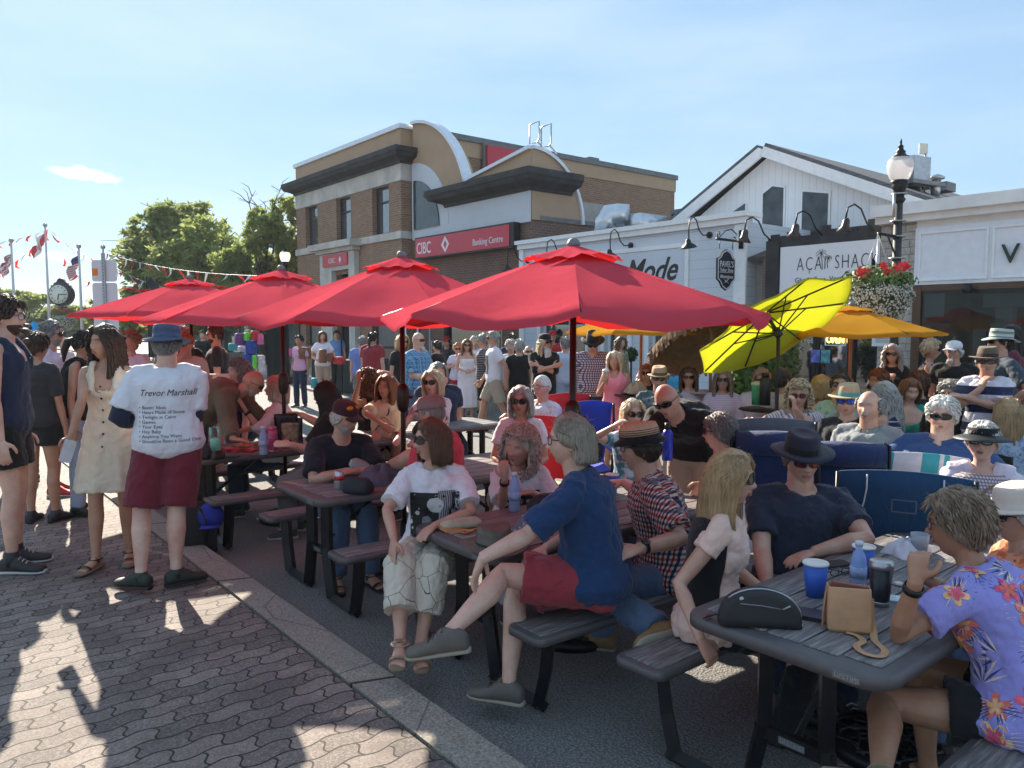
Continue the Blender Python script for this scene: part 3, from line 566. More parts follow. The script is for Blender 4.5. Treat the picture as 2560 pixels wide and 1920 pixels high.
m = MB(); m.b2((15.6, -3, .1), (15.7, 5.8, 3)); m.b2((13.5, 5.75, .65), (15.6, 5.8, 3)); obj('interior_wall', m, simple('shop_interior_grey', (.42, .42, .40), .8, 0, .1), sh, MS, False)
m = MB(); m.b2((14.0, 4.55, .6), (14.2, 4.8, 2.1)); m.b2((13.9, 4.3, 2.1), (14.3, 4.95, 2.32)); m.b2((13.95, 4.5, 1.75), (14.25, 4.85, 1.85)); m.b2((14.1, 4.95, 1.1), (14.3, 5.15, 1.75)); obj('display_column', m, M_white, sh, MS, False)
text('lettering', 'V', .42, simple('letter_dark_green', (.01, .03, .02), .5), sh, MF(13.34, 4.53, 2.76), .015, font_off=.0); text('lettering', 'I', .42, simple('letter_dark_green', 0), sh, MF(13.34, 4.15, 2.76), .015)
m = MB(); m.b2((13.42, 5.35, 1.95), (13.43, 5.66, 2.33)); po_ = obj('paper_poster', m, simple('poster_white', (.5, .52, .52), .6, 0, .05), sh, MS, False)
m = MB(); m.lathe([(0, 0), (.06, 0), (.075, .05), (.06, .14), (0, .14)], (13.25, 4.95, 2.32), 12); obj('camera_dome', m, M_black, sh, MS)
# =============== picnic tables ===============
def woodgrain(name, c, ang=0.):
 t = NT(name); x, y, z = t.xyz(t.coord()); vec = t.cxyz(t.m_('MULTIPLY', x, 2.2), t.m_('MULTIPLY', y, 26), t.m_('MULTIPLY', z, 4))
 n = t.noise(vec, 3.2, 6, .62); w = t.ramp(n, [(.36, tuple(a*.5 for a in c)), (.52, c), (.68, tuple(a*1.7 for a in c))]); t.col(w); t.b.inputs['Roughness'].default_value = .55; t.bump(n, .5, .004); return t.m
M_plank = woodgrain('grained_resin_plank', (.18, .165, .165)); M_rim = simple('resin_rim', (.095, .085, .088), .5, 0, .1, 20, .15, 200); M_leg = simple('table_leg_steel', (.016, .015, .017), .42, .5, .15, 20)
def rrect(x0, x1, y0, y1, r, z, n=5):
 pts = []
 for cx, cy, a0 in ((x1-r, y1-r, 0), (x0+r, y1-r, 90), (x0+r, y0+r, 180), (x1-r, y0+r, 270)):
  for i in range(n+1): a = R(a0+90*i/n); pts.append((cx+r*math.cos(a), cy+r*math.sin(a), z))
 return pts
def slab(m, x0, x1, y0, y1, z0, z1, r, e=.012):
 k = [(0, z0), (-0, z1-e), (e*.4, z1-e*.3), (e, z1)]
 m.rings([rrect(x0+a, x1-a, y0+a, y1-a, max(.002, r-a), z) for a, z in k])
def make_table():
 t = thing('picnic_table', '', 'picnic table', (0, 0, 0), 0, 'brown picnic tables standing in a row along the kerb')
 L, Wd = .915, .385
 m = MB(); slab(m, -L, L, -Wd, Wd, .678, .722, .10, .012); obj('tabletop', m, M_rim, t, 'local')
 m = MB(); n = 5; w = (2*Wd-.10)/n
 for i in range(n):
  y0 = -Wd+.05+i*w; x = L-.075 if i not in (0, n-1) else L-.095
  slab(m, -x, -.006, y0+.004, y0+w-.004, .722, .7275, .012, .002); slab(m, .006, x, y0+.004, y0+w-.004, .722, .7275, .012, .002)
 obj('planks', m, M_plank, t, 'local')
 for sg in (-1, 1):
  m = MB(); slab(m, -L, L, sg*.60-.125, sg*.60+.125, .405, .44, .05, .01); b = obj('bench', m, M_rim, t, 'local')
  m = MB(); slab(m, -L+.04, L-.04, sg*.60-.095, sg*.60+.095, .44, .4445, .02, .002); obj('bench_planks', m, M_plank, b, 'local')
 for sx in (-1, 1):
  for sg in (-1, 1):
   m = MB(); x = sx*(L-.17)
   m.tube([(x, sg*.12, .69), (x, sg*.12, .34), (x, sg*.19, .03)], .032, 4, flat=1.3); m.tube([(x, sg*.60, .41), (x, sg*.57, .20), (x, sg*.52, .03)], .032, 4, flat=1.3)
   m.tube([(x, sg*.155, .032), (x, sg*.555, .032)], .032, 4, flat=1.0); obj('leg', m, M_leg, t, 'local', False)
  m = MB(); m.box((x, 0, .31), (.03, .30, .05)); m.tube([(x-sx*.02, 0, .33), (x-sx*.5, 0, .67)], .014, 4); obj('brace', m, M_leg, t, 'local', False)
  m = MB(); m.b2((x+sx*.016, -.05, .298), (x+sx*.019, .05, .322)); pl = obj('name_plate', m, M_lead, t, 'local', False)
 m = MB(); m.b2((-L-.003, -.30, .688), (-L+.002, -.22, .712)); obj('name_plate', m, M_lead, t, 'local', False); m = MB()
 WM_t = None
 for (x, y, z, s_) in ((-L-.0045, -.226, .694, .022), (-(L-.17)-.0205, .044, .304, .022)):
  cu = bpy.data.curves.new('lettering', 'FONT'); cu.body = 'LIFETIME'; cu.size = s_; cu.extrude = .0005; cu.materials.append(M_lw if False else M_alu)
  o = bpy.data.objects.new('lettering', cu); COL.objects.link(o); o.parent = t; cu.resolution_u = 1
  o.matrix_local = Matrix(((0, 0, -1, x), (-1, 0, 0, y), (0, 1, 0, z), (0, 0, 0, 1))); FONTS.append(o)
 return t
TAB = {'a': (1.58, 3.13), 'b': (.40, 4.36), 'c': (-.70, 5.52), 'd': (-2.03, 6.98), 'e': (-3.55, 8.7), 'f': (-1.0, 8.25), 'g': (.9, 6.9)}
TLAB = dict(a='nearest brown picnic table, with the tan purse and black pouch on it', b='brown picnic table with the brown leather hat lying on its end', c='brown picnic table where the bearded man in a maroon cap leans', d='brown picnic table under snacks and a pink bottle beside the kissing couple', e='brown picnic table mostly hidden behind the man in the blue bucket hat', f='sunlit picnic table behind the man in the pink cap', g='sunlit picnic table behind the curly haired woman')
tab0 = make_table()
for i, (k, (x, y)) in enumerate(TAB.items()):
 if k == 'g': continue
 o = tab0 if k == 'a' else copy_tree(tab0); o.location = (x, y, 0); o.rotation_euler = (0, 0, SA-R(1.5)+(R(2.5) if k == 'a' else 0)); o['label'] = TLAB[k]
TZ = .7275
def on_table(px, py, z=TZ): return Gd(px, py, z)
# =============== umbrellas ===============
M_red = canvas('red_canvas', (.74, .095, .13), .30, (.80, .03, .03)); M_rib = simple('umbrella_rib', (.03, .012, .01), .4, .4, .1)
def umbrella(name, label, group, loc, rim, zr, zt, cloth, pole, n=8, a0=0., sag=.05, vent=True, tilt=None, polex=None, bow=False, seed=0, knobz=1.28, ribmat=None, lbl_cap=None, top_rad=.27):
 rnd = random.Random(seed)
 t = thing(name, label, 'umbrella', loc, 0, group)
 T = Matrix.Identity(4) if tilt is None else Matrix.Translation((0, 0, tilt[0])) @ tilt[1] @ Matrix.Translation((0, 0, -tilt[0]))
 m = MB(); zp = zt-.04 if tilt is None else tilt[0]; m.tube([(0, 0, .05), (0, 0, zp)], .019, 12)
 if tilt: m.tube([T @ Vector((0, 0, tilt[0])), T @ Vector((0, 0, zt-.04))], .019, 12)
 obj('pole', m, pole, t, 'local')
 # canopy: n gores, each sagging between its ribs
 m = MB(); NU, NV = 6, 9; V = {}; vs_ = [];
 def cp(g, u, v):   # u across the gore 0..1, v from the top 0..1
  a = a0+(g+u)*2*PI/n; ap_ = math.cos(PI/n)/math.cos((u-.5)*2*PI/n); r = rim*v*ap_
  r0 = rim*v; z = zt-.03-(zt-.03-zr)*(v**1.08); s_ = math.sin(PI*u); z -= sag*s_*v*v*1.0 - .0*v; r -= .05*s_*v*v*rim*.0
  z += .014*s_*math.sin(v*9+g*2.1+seed)*v + .006*math.sin(u*14+g+v*5)*v
  return Vector((r*math.cos(a), r*math.sin(a), z))
 for g_ in range(n):
  rs = []
  for j in range(NV+1):
   v = .04+.96*j/NV; rs.append([T @ cp(g_, i/NU, v) for i in range(NU+1)])
  # hem
  rs.append([p+ (T.to_3x3() @ Vector((0, 0, -.022))) for p in rs[-1]])
  m.rings(rs, False, False)
 o = obj('canopy', m, cloth, t, 'local')
 if vent:
  m = MB()
  for g_ in range(n):
   rs = []
   for j in range(6):
    v = j/5; row = []
    for i in range(7):
     u = i/6; a = a0+(g_+u)*2*PI/n; s_ = math.sin(PI*u); r = top_rad*(.03+.97*v)*(math.cos(PI/n)/math.cos((u-.5)*2*PI/n))*1.05; z = zt-(zt-zr)/rim*top_rad*v*.93+.004+(.012+.012*math.sin(g_*2.3+seed))*s_*v*v+.008*math.sin(u*11+g_*2)*v*v
     row.append(T @ Vector((r*math.cos(a), r*math.sin(a), z)))
    rs.append(row)
   m.rings(rs, False, False)
  obj('vent_flap', m, cloth, t, 'local')
 m = MB(); m.lathe([(0, zt+.042), (.018, zt+.040), (.030, zt+.030), (.034, zt+.018), (.040, zt+.006), (.03, zt-.010)][::-1], (0, 0, 0), 16);
 if tilt: m.v = [tuple(T @ Vector(p)) for p in m.v]
 obj('finial', m, ribmat and M_black or M_lead, t, 'local')
 hubz = zr+(zt-zr)*.42 if tilt is None else zr+(zt-zr)*.2
 for g_ in range(n):
  a = a0+g_*2*PI/n; d = Vector((math.cos(a), math.sin(a), 0)); m = MB(); m.tube([T @ (d*.04+Vector((0, 0, zt-.05))), T @ (d*rim*.5+Vector((0, 0, zt-.045-(zt-.03-zr)*.5**1.08))), T @ (d*rim*.985+Vector((0, 0, zr-.006)))], .0085, 6)
  rb = obj('rib', m, ribmat or M_rib, t, 'local'); m = MB(); m.tube([T @ (d*.04+Vector((0, 0, hubz-.12))), T @ (d*rim*.5+Vector((0, 0, zt-.05-(zt-.03-zr)*.5**1.08)))], .007, 5); obj('strut', m, ribmat or M_rib, rb, 'local')
 m = MB(); m.lathe([(.02, -.05), (.04, -.04), (.04, .04), (.02, .05)], (0, 0, 0), 12); m.v = [tuple(T @ (Vector(p)+Vector((0, 0, hubz-.12)))) for p in m.v]; obj('runner', m, ribmat or M_rib, t, 'local')
 if knobz:
  m = MB(); m.lathe([(.02, -.11), (.038, -.09), (.048, -.04), (.05, .03), (.04, .08), (.02, .10)], (0, 0, knobz), 14); m.tube([(0, 0, knobz), (.075, -.02, knobz)], .012, 8); obj('crank_housing', m, pole, t, 'local')
 if bow:
  m = MB(); b0 = cp(6, .5, .42)+Vector((0, 0, .03))
  for sx in (-1, 1): m.tube([b0, b0+Vector((sx*.08, -.01, .02)), b0+Vector((sx*.10, 0, -.005)), b0+Vector((sx*.02, -.01, -.004))], .012, 5, flat=.35)
  m.tube([b0, b0+Vector((-.17, .06, .03)), b0+Vector((-.34, .16, .03))], .014, 5, flat=.3); obj('tie_strap', m, cloth, t, 'local')
 return t
GR = 'red canvas umbrellas over the picnic tables'
umbrella('patio_umbrella', 'largest and nearest red umbrella, in front of the clothing shop', GR, (.345, 4.36, 0), 1.10, 1.86, 2.25, M_red, M_pole, a0=R(-93), seed=1, sag=.055)
umbrella('patio_umbrella', 'second nearest red umbrella, under the bank sign', GR, (-.80, 5.62, 0), 1.14, 1.86, 2.30, M_red, M_pole, a0=R(-70), seed=2, sag=.05)
umbrella('patio_umbrella', 'red umbrella with a tie bow, second from the left', GR, (-2.10, 7.05, 0), 1.24, 1.85, 2.31, M_red, M_pole, a0=R(-118), seed=3, sag=.02, bow=True)
umbrella('patio_umbrella', 'farthest red umbrella, leftmost of the row beside the road sign', GR, (-3.66, 8.8, 0), 1.25, 1.92, 2.34, M_red, M_pole, a0=R(-95), seed=4, sag=.02, bow=True)
M_yel = canvas('amber_canvas', (.62, .30, .035), .35, (.9, .3, .02)); M_lime = canvas('lime_canvas', (.50, .48, .03), .42, (.55, .55, .02)); M_woodp = simple('wood_pole', (.30, .16, .08), .5, 0, .2)
umbrella('patio_umbrella', 'amber umbrella in front of the acai shop door', 'yellow umbrellas on the far side', tuple(P(2122, 1000, 8.6).xy)+(0,), .96, 1.72, 2.03, M_yel, M_woodp, n=6, a0=R(-80), vent=True, top_rad=.22, seed=5, sag=.02, knobz=1.12)
umbrella('patio_umbrella', 'small amber umbrella half hidden under the largest red one', 'yellow umbrellas on the far side', tuple(P(1601, 1000, 10.2).xy)+(0,), 1.0, 1.72, 2.05, M_yel, M_woodp, n=6, a0=R(-60), vent=False, seed=6, sag=.02, knobz=1.0)
lx, ly, _ = P(1942, 1000, 7.6)
tl = Matrix.Rotation(R(34), 4, Vector((.25, -1, 0)).normalized())
umbrella('tilted_umbrella', 'lime yellow umbrella tilted steeply on a black pole', None, (lx, ly, 0), .84, 1.82, 2.02, M_lime, M_steel, n=8, a0=R(10), vent=True, top_rad=.25, seed=7, sag=.03, tilt=(1.72, Vector((0, 0, 1)).rotation_difference(Vector((-.36, .46, .80)).normalized()).to_matrix().to_4x4()), knobz=1.3, ribmat=M_steel)
# thatched umbrella
th = thing('thatched_umbrella', 'brown straw thatched umbrella tilted behind the lime one', 'umbrella', tuple(P(1775, 1000, 9.2).xy)+(0,))
def strawmat():
 t = NT('straw_thatch'); v = t.coord(); n = t.n('ShaderNodeTexNoise', {'Vector': v, 'Scale': 40, 'Detail': 3}).outputs[0]; n2 = t.noise(v, 4, 3)
 t.col(t.mix(.5, t.ramp(n, [(.3, (.12, .075, .04)), (.7, (.40, .27, .15))]), t.ramp(n2, [(.3, (.16, .1, .06)), (.7, (.34, .23, .13))]))); t.b.inputs['Roughness'].default_value = .9
 tl_ = t.n('ShaderNodeBsdfTranslucent', {0: (.5, .3, .12, 1)}); ms = t.n('ShaderNodeMixShader', {0: .3}); t.l(t.b.outputs[0], ms.inputs[1]); t.l(tl_.outputs[0], ms.inputs[2]); t.l(ms.outputs[0], t.out.inputs[0]); return t.m
M_straw = strawmat(); Tt = Matrix.Translation((0, 0, 1.72)) @ Vector((0, 0, 1)).rotation_difference(Vector((-.22, .45, .86)).normalized()).to_matrix().to_4x4() @ Matrix.Translation((0, 0, -1.72))
m = MB(); rnd = random.Random(3)
for k in range(5):
 r1 = .20+.145*k; r0 = max(.03, r1-.25); z1 = 2.03-.085*k-.05; z0 = 2.07-.085*k+.015
 for i in range(70+60*k):
  a = 2*PI*(i+rnd.random())/(70+60*k); w = .03; e = rnd.uniform(-.05, .06); da = w/r1
  pts = [Vector((r0*math.cos(a), r0*math.sin(a), z0)), Vector((r1*math.cos(a), r1*math.sin(a), z1)), Vector(((r1+.02)*math.cos(a+rnd.uniform(-.02, .02)), (r1+.02)*math.sin(a), z1-.10-e))]
  q0 = [p+Vector((-math.sin(a), math.cos(a), 0))*w*.5 for p in pts]; q1 = [p-Vector((-math.sin(a), math.cos(a), 0))*w*.6 for p in pts]
  m.add([Tt @ p for p in q0+q1], [(0, 1, 4, 3), (1, 2, 5, 4)])
obj('thatch', m, M_straw, th, 'local', False)
for k in range(8):
 a = k*PI/4; m = MB(); m.tube([Tt @ Vector((0, 0, 2.0)), Tt @ Vector((.78*math.cos(a), .78*math.sin(a), 1.68))], .008, 5); obj('rib', m, M_woodp, th, 'local')
m = MB(); m.tube([(0, 0, 0), (0, 0, 1.72), Tt @ Vector((0, 0, 2.06))], .019, 10); obj('pole', m, M_woodp, th, 'local')
# cast iron umbrella bases
def wbase(x, y, lab):
 t = thing('umbrella_base', lab, 'umbrella base', (x, y, 0), 0, 'round cast umbrella bases under the tables'); m = MB()
 m.lathe([(0, 0), (.245, 0), (.25, .03), (.24, .05), (.20, .065), (.06, .08), (.035, .10), (.03, .34), (.024, .36), (0, .36)], (0, 0, 0), 32); obj('base', m, M_steel, t, 'local')
 m = MB()
 for k in range(10):
  a = k*2*PI/10; m.tube([(.07*math.cos(a), .07*math.sin(a), .082), (.13*math.cos(a+.5), .13*math.sin(a+.5), .082), (.185*math.cos(a+.15), .185*math.sin(a+.15), .072), (.22*math.cos(a+.7), .22*math.sin(a+.7), .062)], .009, 6)
  m.tube([(.07*math.cos(a), .07*math.sin(a), .082), (.13*math.cos(a-.5), .13*math.sin(a-.5), .082), (.185*math.cos(a-.15), .185*math.sin(a-.15), .072), (.22*math.cos(a-.7), .22*math.sin(a-.7), .062)], .009, 6)
 obj('scroll_ornament', m, simple('worn_iron', (.05, .05, .055), .3, .7, .3, 30), t, 'local'); return t
wbase(.345, 4.36, 'round cast base with knot pattern beneath the largest red umbrella'); wbase(-.80, 5.62, 'round cast base beneath the second nearest red umbrella'); wbase(-2.1, 7.05, 'round cast base below the snack table'); wbase(-3.66, 8.8, 'round cast base of the leftmost red umbrella'); wbase(1.60, 3.15, 'round cast base under the nearest table, without umbrella')
# =============== street lamps ===============
def basket(c, r, label):
 t = thing('hanging_basket', label, 'hanging basket', c, 0); rnd = random.Random(11); c0 = Vector((0, 0, 0))
 M_wf = simple('white_alyssum', (.55, .55, .48), .8, 0, .2, 30); M_gl = simple('basket_foliage', (.04, .075, .02), .7, 0, .4, 12); M_rf = simple('red_begonia', (.65, .03, .04), .6, 0, .2, 20)
 m = MB(); m.ball((0, 0, -.05), (r*.8, r*.8, r*.82), 16); obj('basket', m, M_gl, t, 'local')
 def leafcloud(cnt, fn, size, mat, name):
  m = MB()
  for i in range(cnt):
   p, nrm = fn(); a = Vector((rnd.gauss(0, 1), rnd.gauss(0, 1), rnd.gauss(0, 1))).normalized(); b = nrm.cross(a).normalized() if nrm.cross(a).length > .01 else a; s_ = size*rnd.uniform(.6, 1.3); c_ = b.cross(nrm+a*.6).normalized()
   m.add([p-b*s_*.5, p+c_*s_*.4, p+b*s_*.5, p-c_*s_*.4], [(0, 1, 2, 3)])
  obj(name, m, mat, t, 'local', False)
 def shell(zlo, zhi, k0=.9, k1=1.06):
  def fn():
   while 1:
    d = Vector((rnd.gauss(0, 1), rnd.gauss(0, 1), rnd.gauss(0, 1))).normalized()
    if zlo < d.z < zhi: break
   rr_ = r*rnd.uniform(k0, k1)*(1+.06*math.sin(d.x*9)*math.cos(d.z*8)); z = d.z*rr_*(1.15 if d.z < 0 else .72)
   return Vector((d.x*rr_*(1 if d.z > -.4 else 1-.35*(-d.z-.4)), d.y*rr_, z)), d
  return fn
 leafcloud(3800, shell(-1, .45), .030, M_wf, 'white_flowers'); leafcloud(1500, shell(-1, .5, .8, 1.02), .04, M_gl, 'leaves')
 leafcloud(900, shell(.35, 1, .85, 1.35), .065, simple('bright_leaves', (.10, .17, .03), .6, 0, .3, 20), 'top_leaves')
 cl = [Vector((rnd.uniform(-.8, .8)*r, rnd.uniform(-.8, .3)*r, rnd.uniform(.45, .85)*r)) for _ in range(22)]
 leafcloud(900, lambda: (rnd.choice(cl)+Vector((rnd.gauss(0, .025), rnd.gauss(0, .025), rnd.gauss(0, .025))), Vector((0, -1, .2))), .035, M_rf, 'red_flowers')
 m = MB(); [m.tube([(r*.7*math.cos(a), r*.7*math.sin(a), 0), (0, 0, r*1.9)], .004, 4) for a in (0, 2.1, 4.2)]; obj('hanger_wires', m, M_alu, t, 'local'); return t
def lamp(name, label, x, y, h=4.25, k=1.0, detail=True, lit=False):
 t = thing('street_lamp', label, 'street lamp', (x, y, 0), 0, 'globe street lamps')
 m = MB(); H1 = h-.74; m.tube([(0, 0, 0), (0, 0, H1)], [.070, .052], 8); m.lathe([(.17, 0), (.17, .25), (.12, .35), (.1, .6), (.085, .65)], (0, 0, .0), 16); obj('post', m, simple('lamp_post_grey', (.05, .048, .05), .6, .2, .25, 6), t, 'local')
 m = MB(); m.lathe([(0.060, -0.014), (0.083, 0.029), (0.064, 0.050), (0.060, 0.108), (0.075, 0.158), (0.101, 0.187), (0.090, 0.209), (0.105, 0.238), (0.109, 0.266), (0.090, 0.281)], (0, 0, H1), 20); obj('fitting', m, M_steel, t, 'local')
 m = MB(); m.lathe([(0.090, 0.259), (0.128, 0.317), (0.154, 0.396), (0.161, 0.475), (0.150, 0.526), (0.124, 0.558), (0.112, 0.565)], (0, 0, H1), 24, cap=False); gm = NT('frosted_acrylic_globe' if not lit else 'lit_globe')
 gm.col((.75, .72, .76)); gm.b.inputs['Roughness'].default_value = .25; tr = gm.n('ShaderNodeBsdfTranslucent', {0: (.85, .82, .82, 1)}); ms = gm.n('ShaderNodeMixShader', {0: .45}); t2 = gm.n('ShaderNodeBsdfTransparent'); m3 = gm.n('ShaderNodeMixShader', {0: .30})
 gm.l(gm.b.outputs[0], ms.inputs[1]); gm.l(tr.outputs[0], ms.inputs[2]); gm.l(ms.outputs[0], m3.inputs[1]); gm.l(t2.outputs[0], m3.inputs[2]); gm.l(m3.outputs[0], gm.out.inputs[0])
 if lit: gm.b.inputs['Emission Color'].default_value = (1, .75, .35, 1); gm.b.inputs['Emission Strength'].default_value = .8
 obj('globe', m, gm.m, t, 'local')
 m = MB(); m.lathe([(0.000, 0.554), (0.116, 0.558), (0.112, 0.576), (0.075, 0.590), (0.056, 0.626), (0.064, 0.641), (0.038, 0.662), (0.030, 0.698), (0.041, 0.709), (0.022, 0.720), (0.012, 0.749), (0.017, 0.760), (0.005, 0.806), (0.000, 0.814)], (0, 0, H1), 18); obj('finial', m, M_steel, t, 'local')
 return t
lp = P(2236, 800, 10.2)
lamp('l', 'tall globe lamp post with a flower basket in front of the stone pier', lp.x, lp.y, 4.16)
mb_ = MB(); bc = P(2190, 737, 9.95); arm0 = Vector((lp.x, lp.y, bc.z+.76))
mb_.tube([arm0+Vector((.05, 0, .0)), Vector((bc.x, bc.y, arm0.z+.02))], .02, 7); mb_.tube([arm0+Vector((0, 0, -.28)), Vector((bc.x+.12, bc.y, arm0.z))], .012, 6);
br_ = thing('lamp_bracket', 'black iron bracket arm clamped to the lamp post', 'bracket', (lp.x, lp.y, arm0.z)); obj('arm', mb_, M_steel, br_)
mb_ = MB(); [mb_.lathe([(.095, 0), (.1, .0), (.1, .015), (.095, .015)], (lp.x, lp.y, arm0.z+z_), 12) for z_ in (.55, .2, 0, -.28)]; mb_.box((lp.x-.09, lp.y-.06, arm0.z+.4), (.03, .03, .3)); obj('clamp', mb_, M_alu, br_)
basket(bc, .41, 'round hanging basket of white flowers topped with red begonias on the lamp post')
l2 = P(716, 800, 24); lamp('l', 'distant globe lamp rising behind the second red umbrella beside the bank', l2.x, l2.y, 4.25, lit=True)
# =============== trees ===============
def leafmat(name, c, tr=.35):
 if name in MATS: return MATS[name]
 t = NT(name); n = t.noise(t.coord(), .9, 3); n2 = t.noise(t.coord(), 7, 2); cc = t.mix(n, tuple(a*.75 for a in c), tuple(a*1.35 for a in c)); cc = t.mix(t.ramp(n2, [(.4, 0.), (.7, .5)]), cc, (c[0]*1.7, c[1]*1.5, c[2]*1.0))
 t.col(cc); t.b.inputs['Roughness'].default_value = .65; tl_ = t.n('ShaderNodeBsdfTranslucent'); t.l(cc, tl_.inputs[0]); ms = t.n('ShaderNodeMixShader', {0: tr}); t.l(t.b.outputs[0], ms.inputs[1]); t.l(tl_.outputs[0], ms.inputs[2]); t.l(ms.outputs[0], t.out.inputs[0]); MATS[name] = t.m; return t.m
M_bark = simple('bark', (.05, .04, .032), .9, 0, .4, 5, .6, 20)
def tree(name, label, loc, h, clumps, leaf, mat, seed=0, n=9000, group=None, trunk=.22, bare=0, ch=.45, droop=0., density=1.0, lean=0):
 """clumps: list of (x,y,z,rx,ry,rz) boughs relative to the base"""
 rnd = random.Random(seed); t = thing(name, label, 'tree', loc, 0, group); m = MB(); h0 = h*.28
 m.tube([(0, 0, 0), (.05, 0, h0*.5), (lean*.3, .1, h0), (lean, 0, h*.6), (lean*1.2, 0, h*.9)], [trunk, trunk*.85, trunk*.7, trunk*.4, trunk*.1], 9); obj('trunk', m, M_bark, t, 'local')
 m = MB()
 for (x, y, z, rx, ry, rz) in clumps:
  m.tube([(lean*.3, 0, h0*rnd.uniform(.8, 1.2)), (x*.5+rnd.uniform(-.2, .2), y*.5, h0+(z-h0)*.45), (x, y, z), (x+rx*.5, y, z+rz*.6)], [trunk*.38, trunk*.25, trunk*.12, .02], 6)
  for q in range(3): d = Vector((rnd.gauss(0, 1)*rx, rnd.gauss(0, 1)*ry, rnd.gauss(0, .8)*rz))*.6; m.tube([(x, y, z), Vector((x, y, z))+d*.6, Vector((x, y, z))+d], [trunk*.1, trunk*.06, .01], 5)
 for b in range(bare):
  a = rnd.uniform(-1, 1); p = Vector((lean+a*.3, 0, h*.8)); pts = [p]
  for q in range(5): p = p+Vector((a*.5+rnd.uniform(-.35, .35), rnd.uniform(-.3, .3), rnd.uniform(.15, .5))); pts.append(p)
  m.tube(pts, [.05, .035, .028, .02, .014, .008], 5)
  for q in (2, 3, 4): m.tube([pts[q], pts[q]+Vector((rnd.uniform(-.6, .6), 0, .4)), pts[q]+Vector((rnd.uniform(-.9, .9), 0, .6))], [.02, .014, .006], 4)
 obj('limbs', m, M_bark, t, 'local')
 m = MB(); V = []; Fs_ = []; tot = sum(c[3]*c[4]*c[5] for c in clumps)
 for (x, y, z, rx, ry, rz) in clumps:
  k = int(n*rx*ry*rz/tot); sub = [Vector((rnd.gauss(0, .48), rnd.gauss(0, .48), rnd.gauss(0, .45))) for _ in range(max(8, int(14*density)))]
  for i in range(k):
   sc = rnd.choice(sub); p = sc+Vector((rnd.gauss(0, .17), rnd.gauss(0, .17), rnd.gauss(0, .10)))
   if p.length > 1.25: continue
   c = Vector((x+p.x*rx, y+p.y*ry, z+p.z*rz-droop*rnd.random()**2*rz)); a = Vector((rnd.gauss(0, 1), rnd.gauss(0, 1), rnd.gauss(0, .6)-droop)).normalized(); b = a.cross(Vector((rnd.gauss(0, 1), rnd.gauss(0, 1), rnd.gauss(0, 1)))).normalized(); s_ = leaf*rnd.uniform(.6, 1.4)
   o_ = len(V); V += [c-a*s_, c+b*s_*.45, c+a*s_, c-b*s_*.45]; Fs_.append((o_, o_+1, o_+2, o_+3))
 m.add(V, Fs_); obj('crown', m, mat, t, 'local', False); return t
Lm1 = leafmat('maple_leaf', (.20, .25, .09), .6); Lm2 = leafmat('locust_leaf', (.24, .29, .10), .6); Lm3 = leafmat('dark_leaf', (.16, .20, .07), .5)
def crown(cx, cz, w, h, n, seed, dep=1.0, base=0, r=.42):
 rnd = random.Random(seed); out = []
 for i in range(n):
  a = rnd.uniform(0, 2*PI); q = math.sqrt(rnd.random()); out.append((cx+math.cos(a)*q*w*.72, rnd.uniform(-.6, .6)*w*dep, cz+math.sin(a)*q*h*.72, w*r*rnd.uniform(.7, 1.2), w*r*rnd.uniform(.7, 1.1), h*r*rnd.uniform(.6, 1.0)))
 return out
def tp(px, d): v = P(px, 815, d); return (v.x, v.y, 0)
def sz(px_w, d): return px_w/FPX*d
d = 42
tree('broadleaf_tree', 'tall round topped green tree left of the bank', tp(415, d), 7.2, crown(0, 1.8+sz(185, d), sz(140, d), sz(140, d), 22, 5) + crown(-.3, 1.8+sz(40, d), sz(110, d), sz(70, d), 7, 6), .16, Lm1, 21, 26000, 'trees beyond the stalls', trunk=.28)
d = 34
cl = [(sz(a, d), rnd.uniform(-.8, .8), 1.8+sz(b, d), sz(w, d), sz(w, d), sz(hh, d)) for a, b, w, hh in ((40, 255, 48, 42), (-5, 215, 40, 35), (80, 200, 45, 50), (20, 170, 60, 40), (-60, 175, 45, 28), (75, 130, 55, 50), (-40, 125, 55, 45), (0, 85, 70, 45), (60, 60, 70, 50), (-70, 70, 50, 40), (60, 300, 30, 25), (-90, 150, 35, 26), (95, 270, 30, 40))]
tree('locust_tree', 'feathery honey locust with bare top twigs beside the bank wall', tp(655, d), 7.5, cl, .11, Lm2, 22, 36000, 'trees beyond the stalls', trunk=.2, bare=4, droop=.9)
d = 38
tree('locust_tree', 'light green drooping tree between the round topped tree and the honey locust', tp(520, d), 5, crown(0, 1.8+sz(165, d), sz(135, d), sz(110, d), 20, 9) , .13, Lm2, 23, 16000, 'trees beyond the stalls', droop=.8)
d = 60
tree('broadleaf_tree', 'loose tree at the left edge of the town square', tp(50, d), 5, crown(0, 1.8+sz(70, d), sz(95, d), sz(50, d), 12, 10), .22, Lm2, 24, 11000, 'trees beyond the stalls')
for i, (px, w, hh, dd, lab) in enumerate(((-90, 150, 90, 55, 'leftmost dark tree behind the lamp banner'), (110, 110, 60, 70, 'low tree behind the flagpoles'), (215, 90, 30, 75, 'low distant tree behind the town clock'), (310, 90, 85, 48, 'green tree just right of the road sign'), (600, 160, 75, 46, 'dark tree behind the market stalls'), (450, 120, 60, 50, 'dark tree behind the farthest red umbrella'))):
 tree('broadleaf_tree', lab, tp(px, dd), 1.8+sz(hh*.9, dd), crown(0, 1.8+sz(hh*.30, dd), sz(w, dd), sz(hh*.75, dd), 12, 40+i), .2, (Lm3, Lm1, Lm1, Lm2, Lm3, Lm3)[i], 50+i, 9000, 'trees beyond the stalls')
hd = MB(); rnd = random.Random(9); V = []; Fc = []
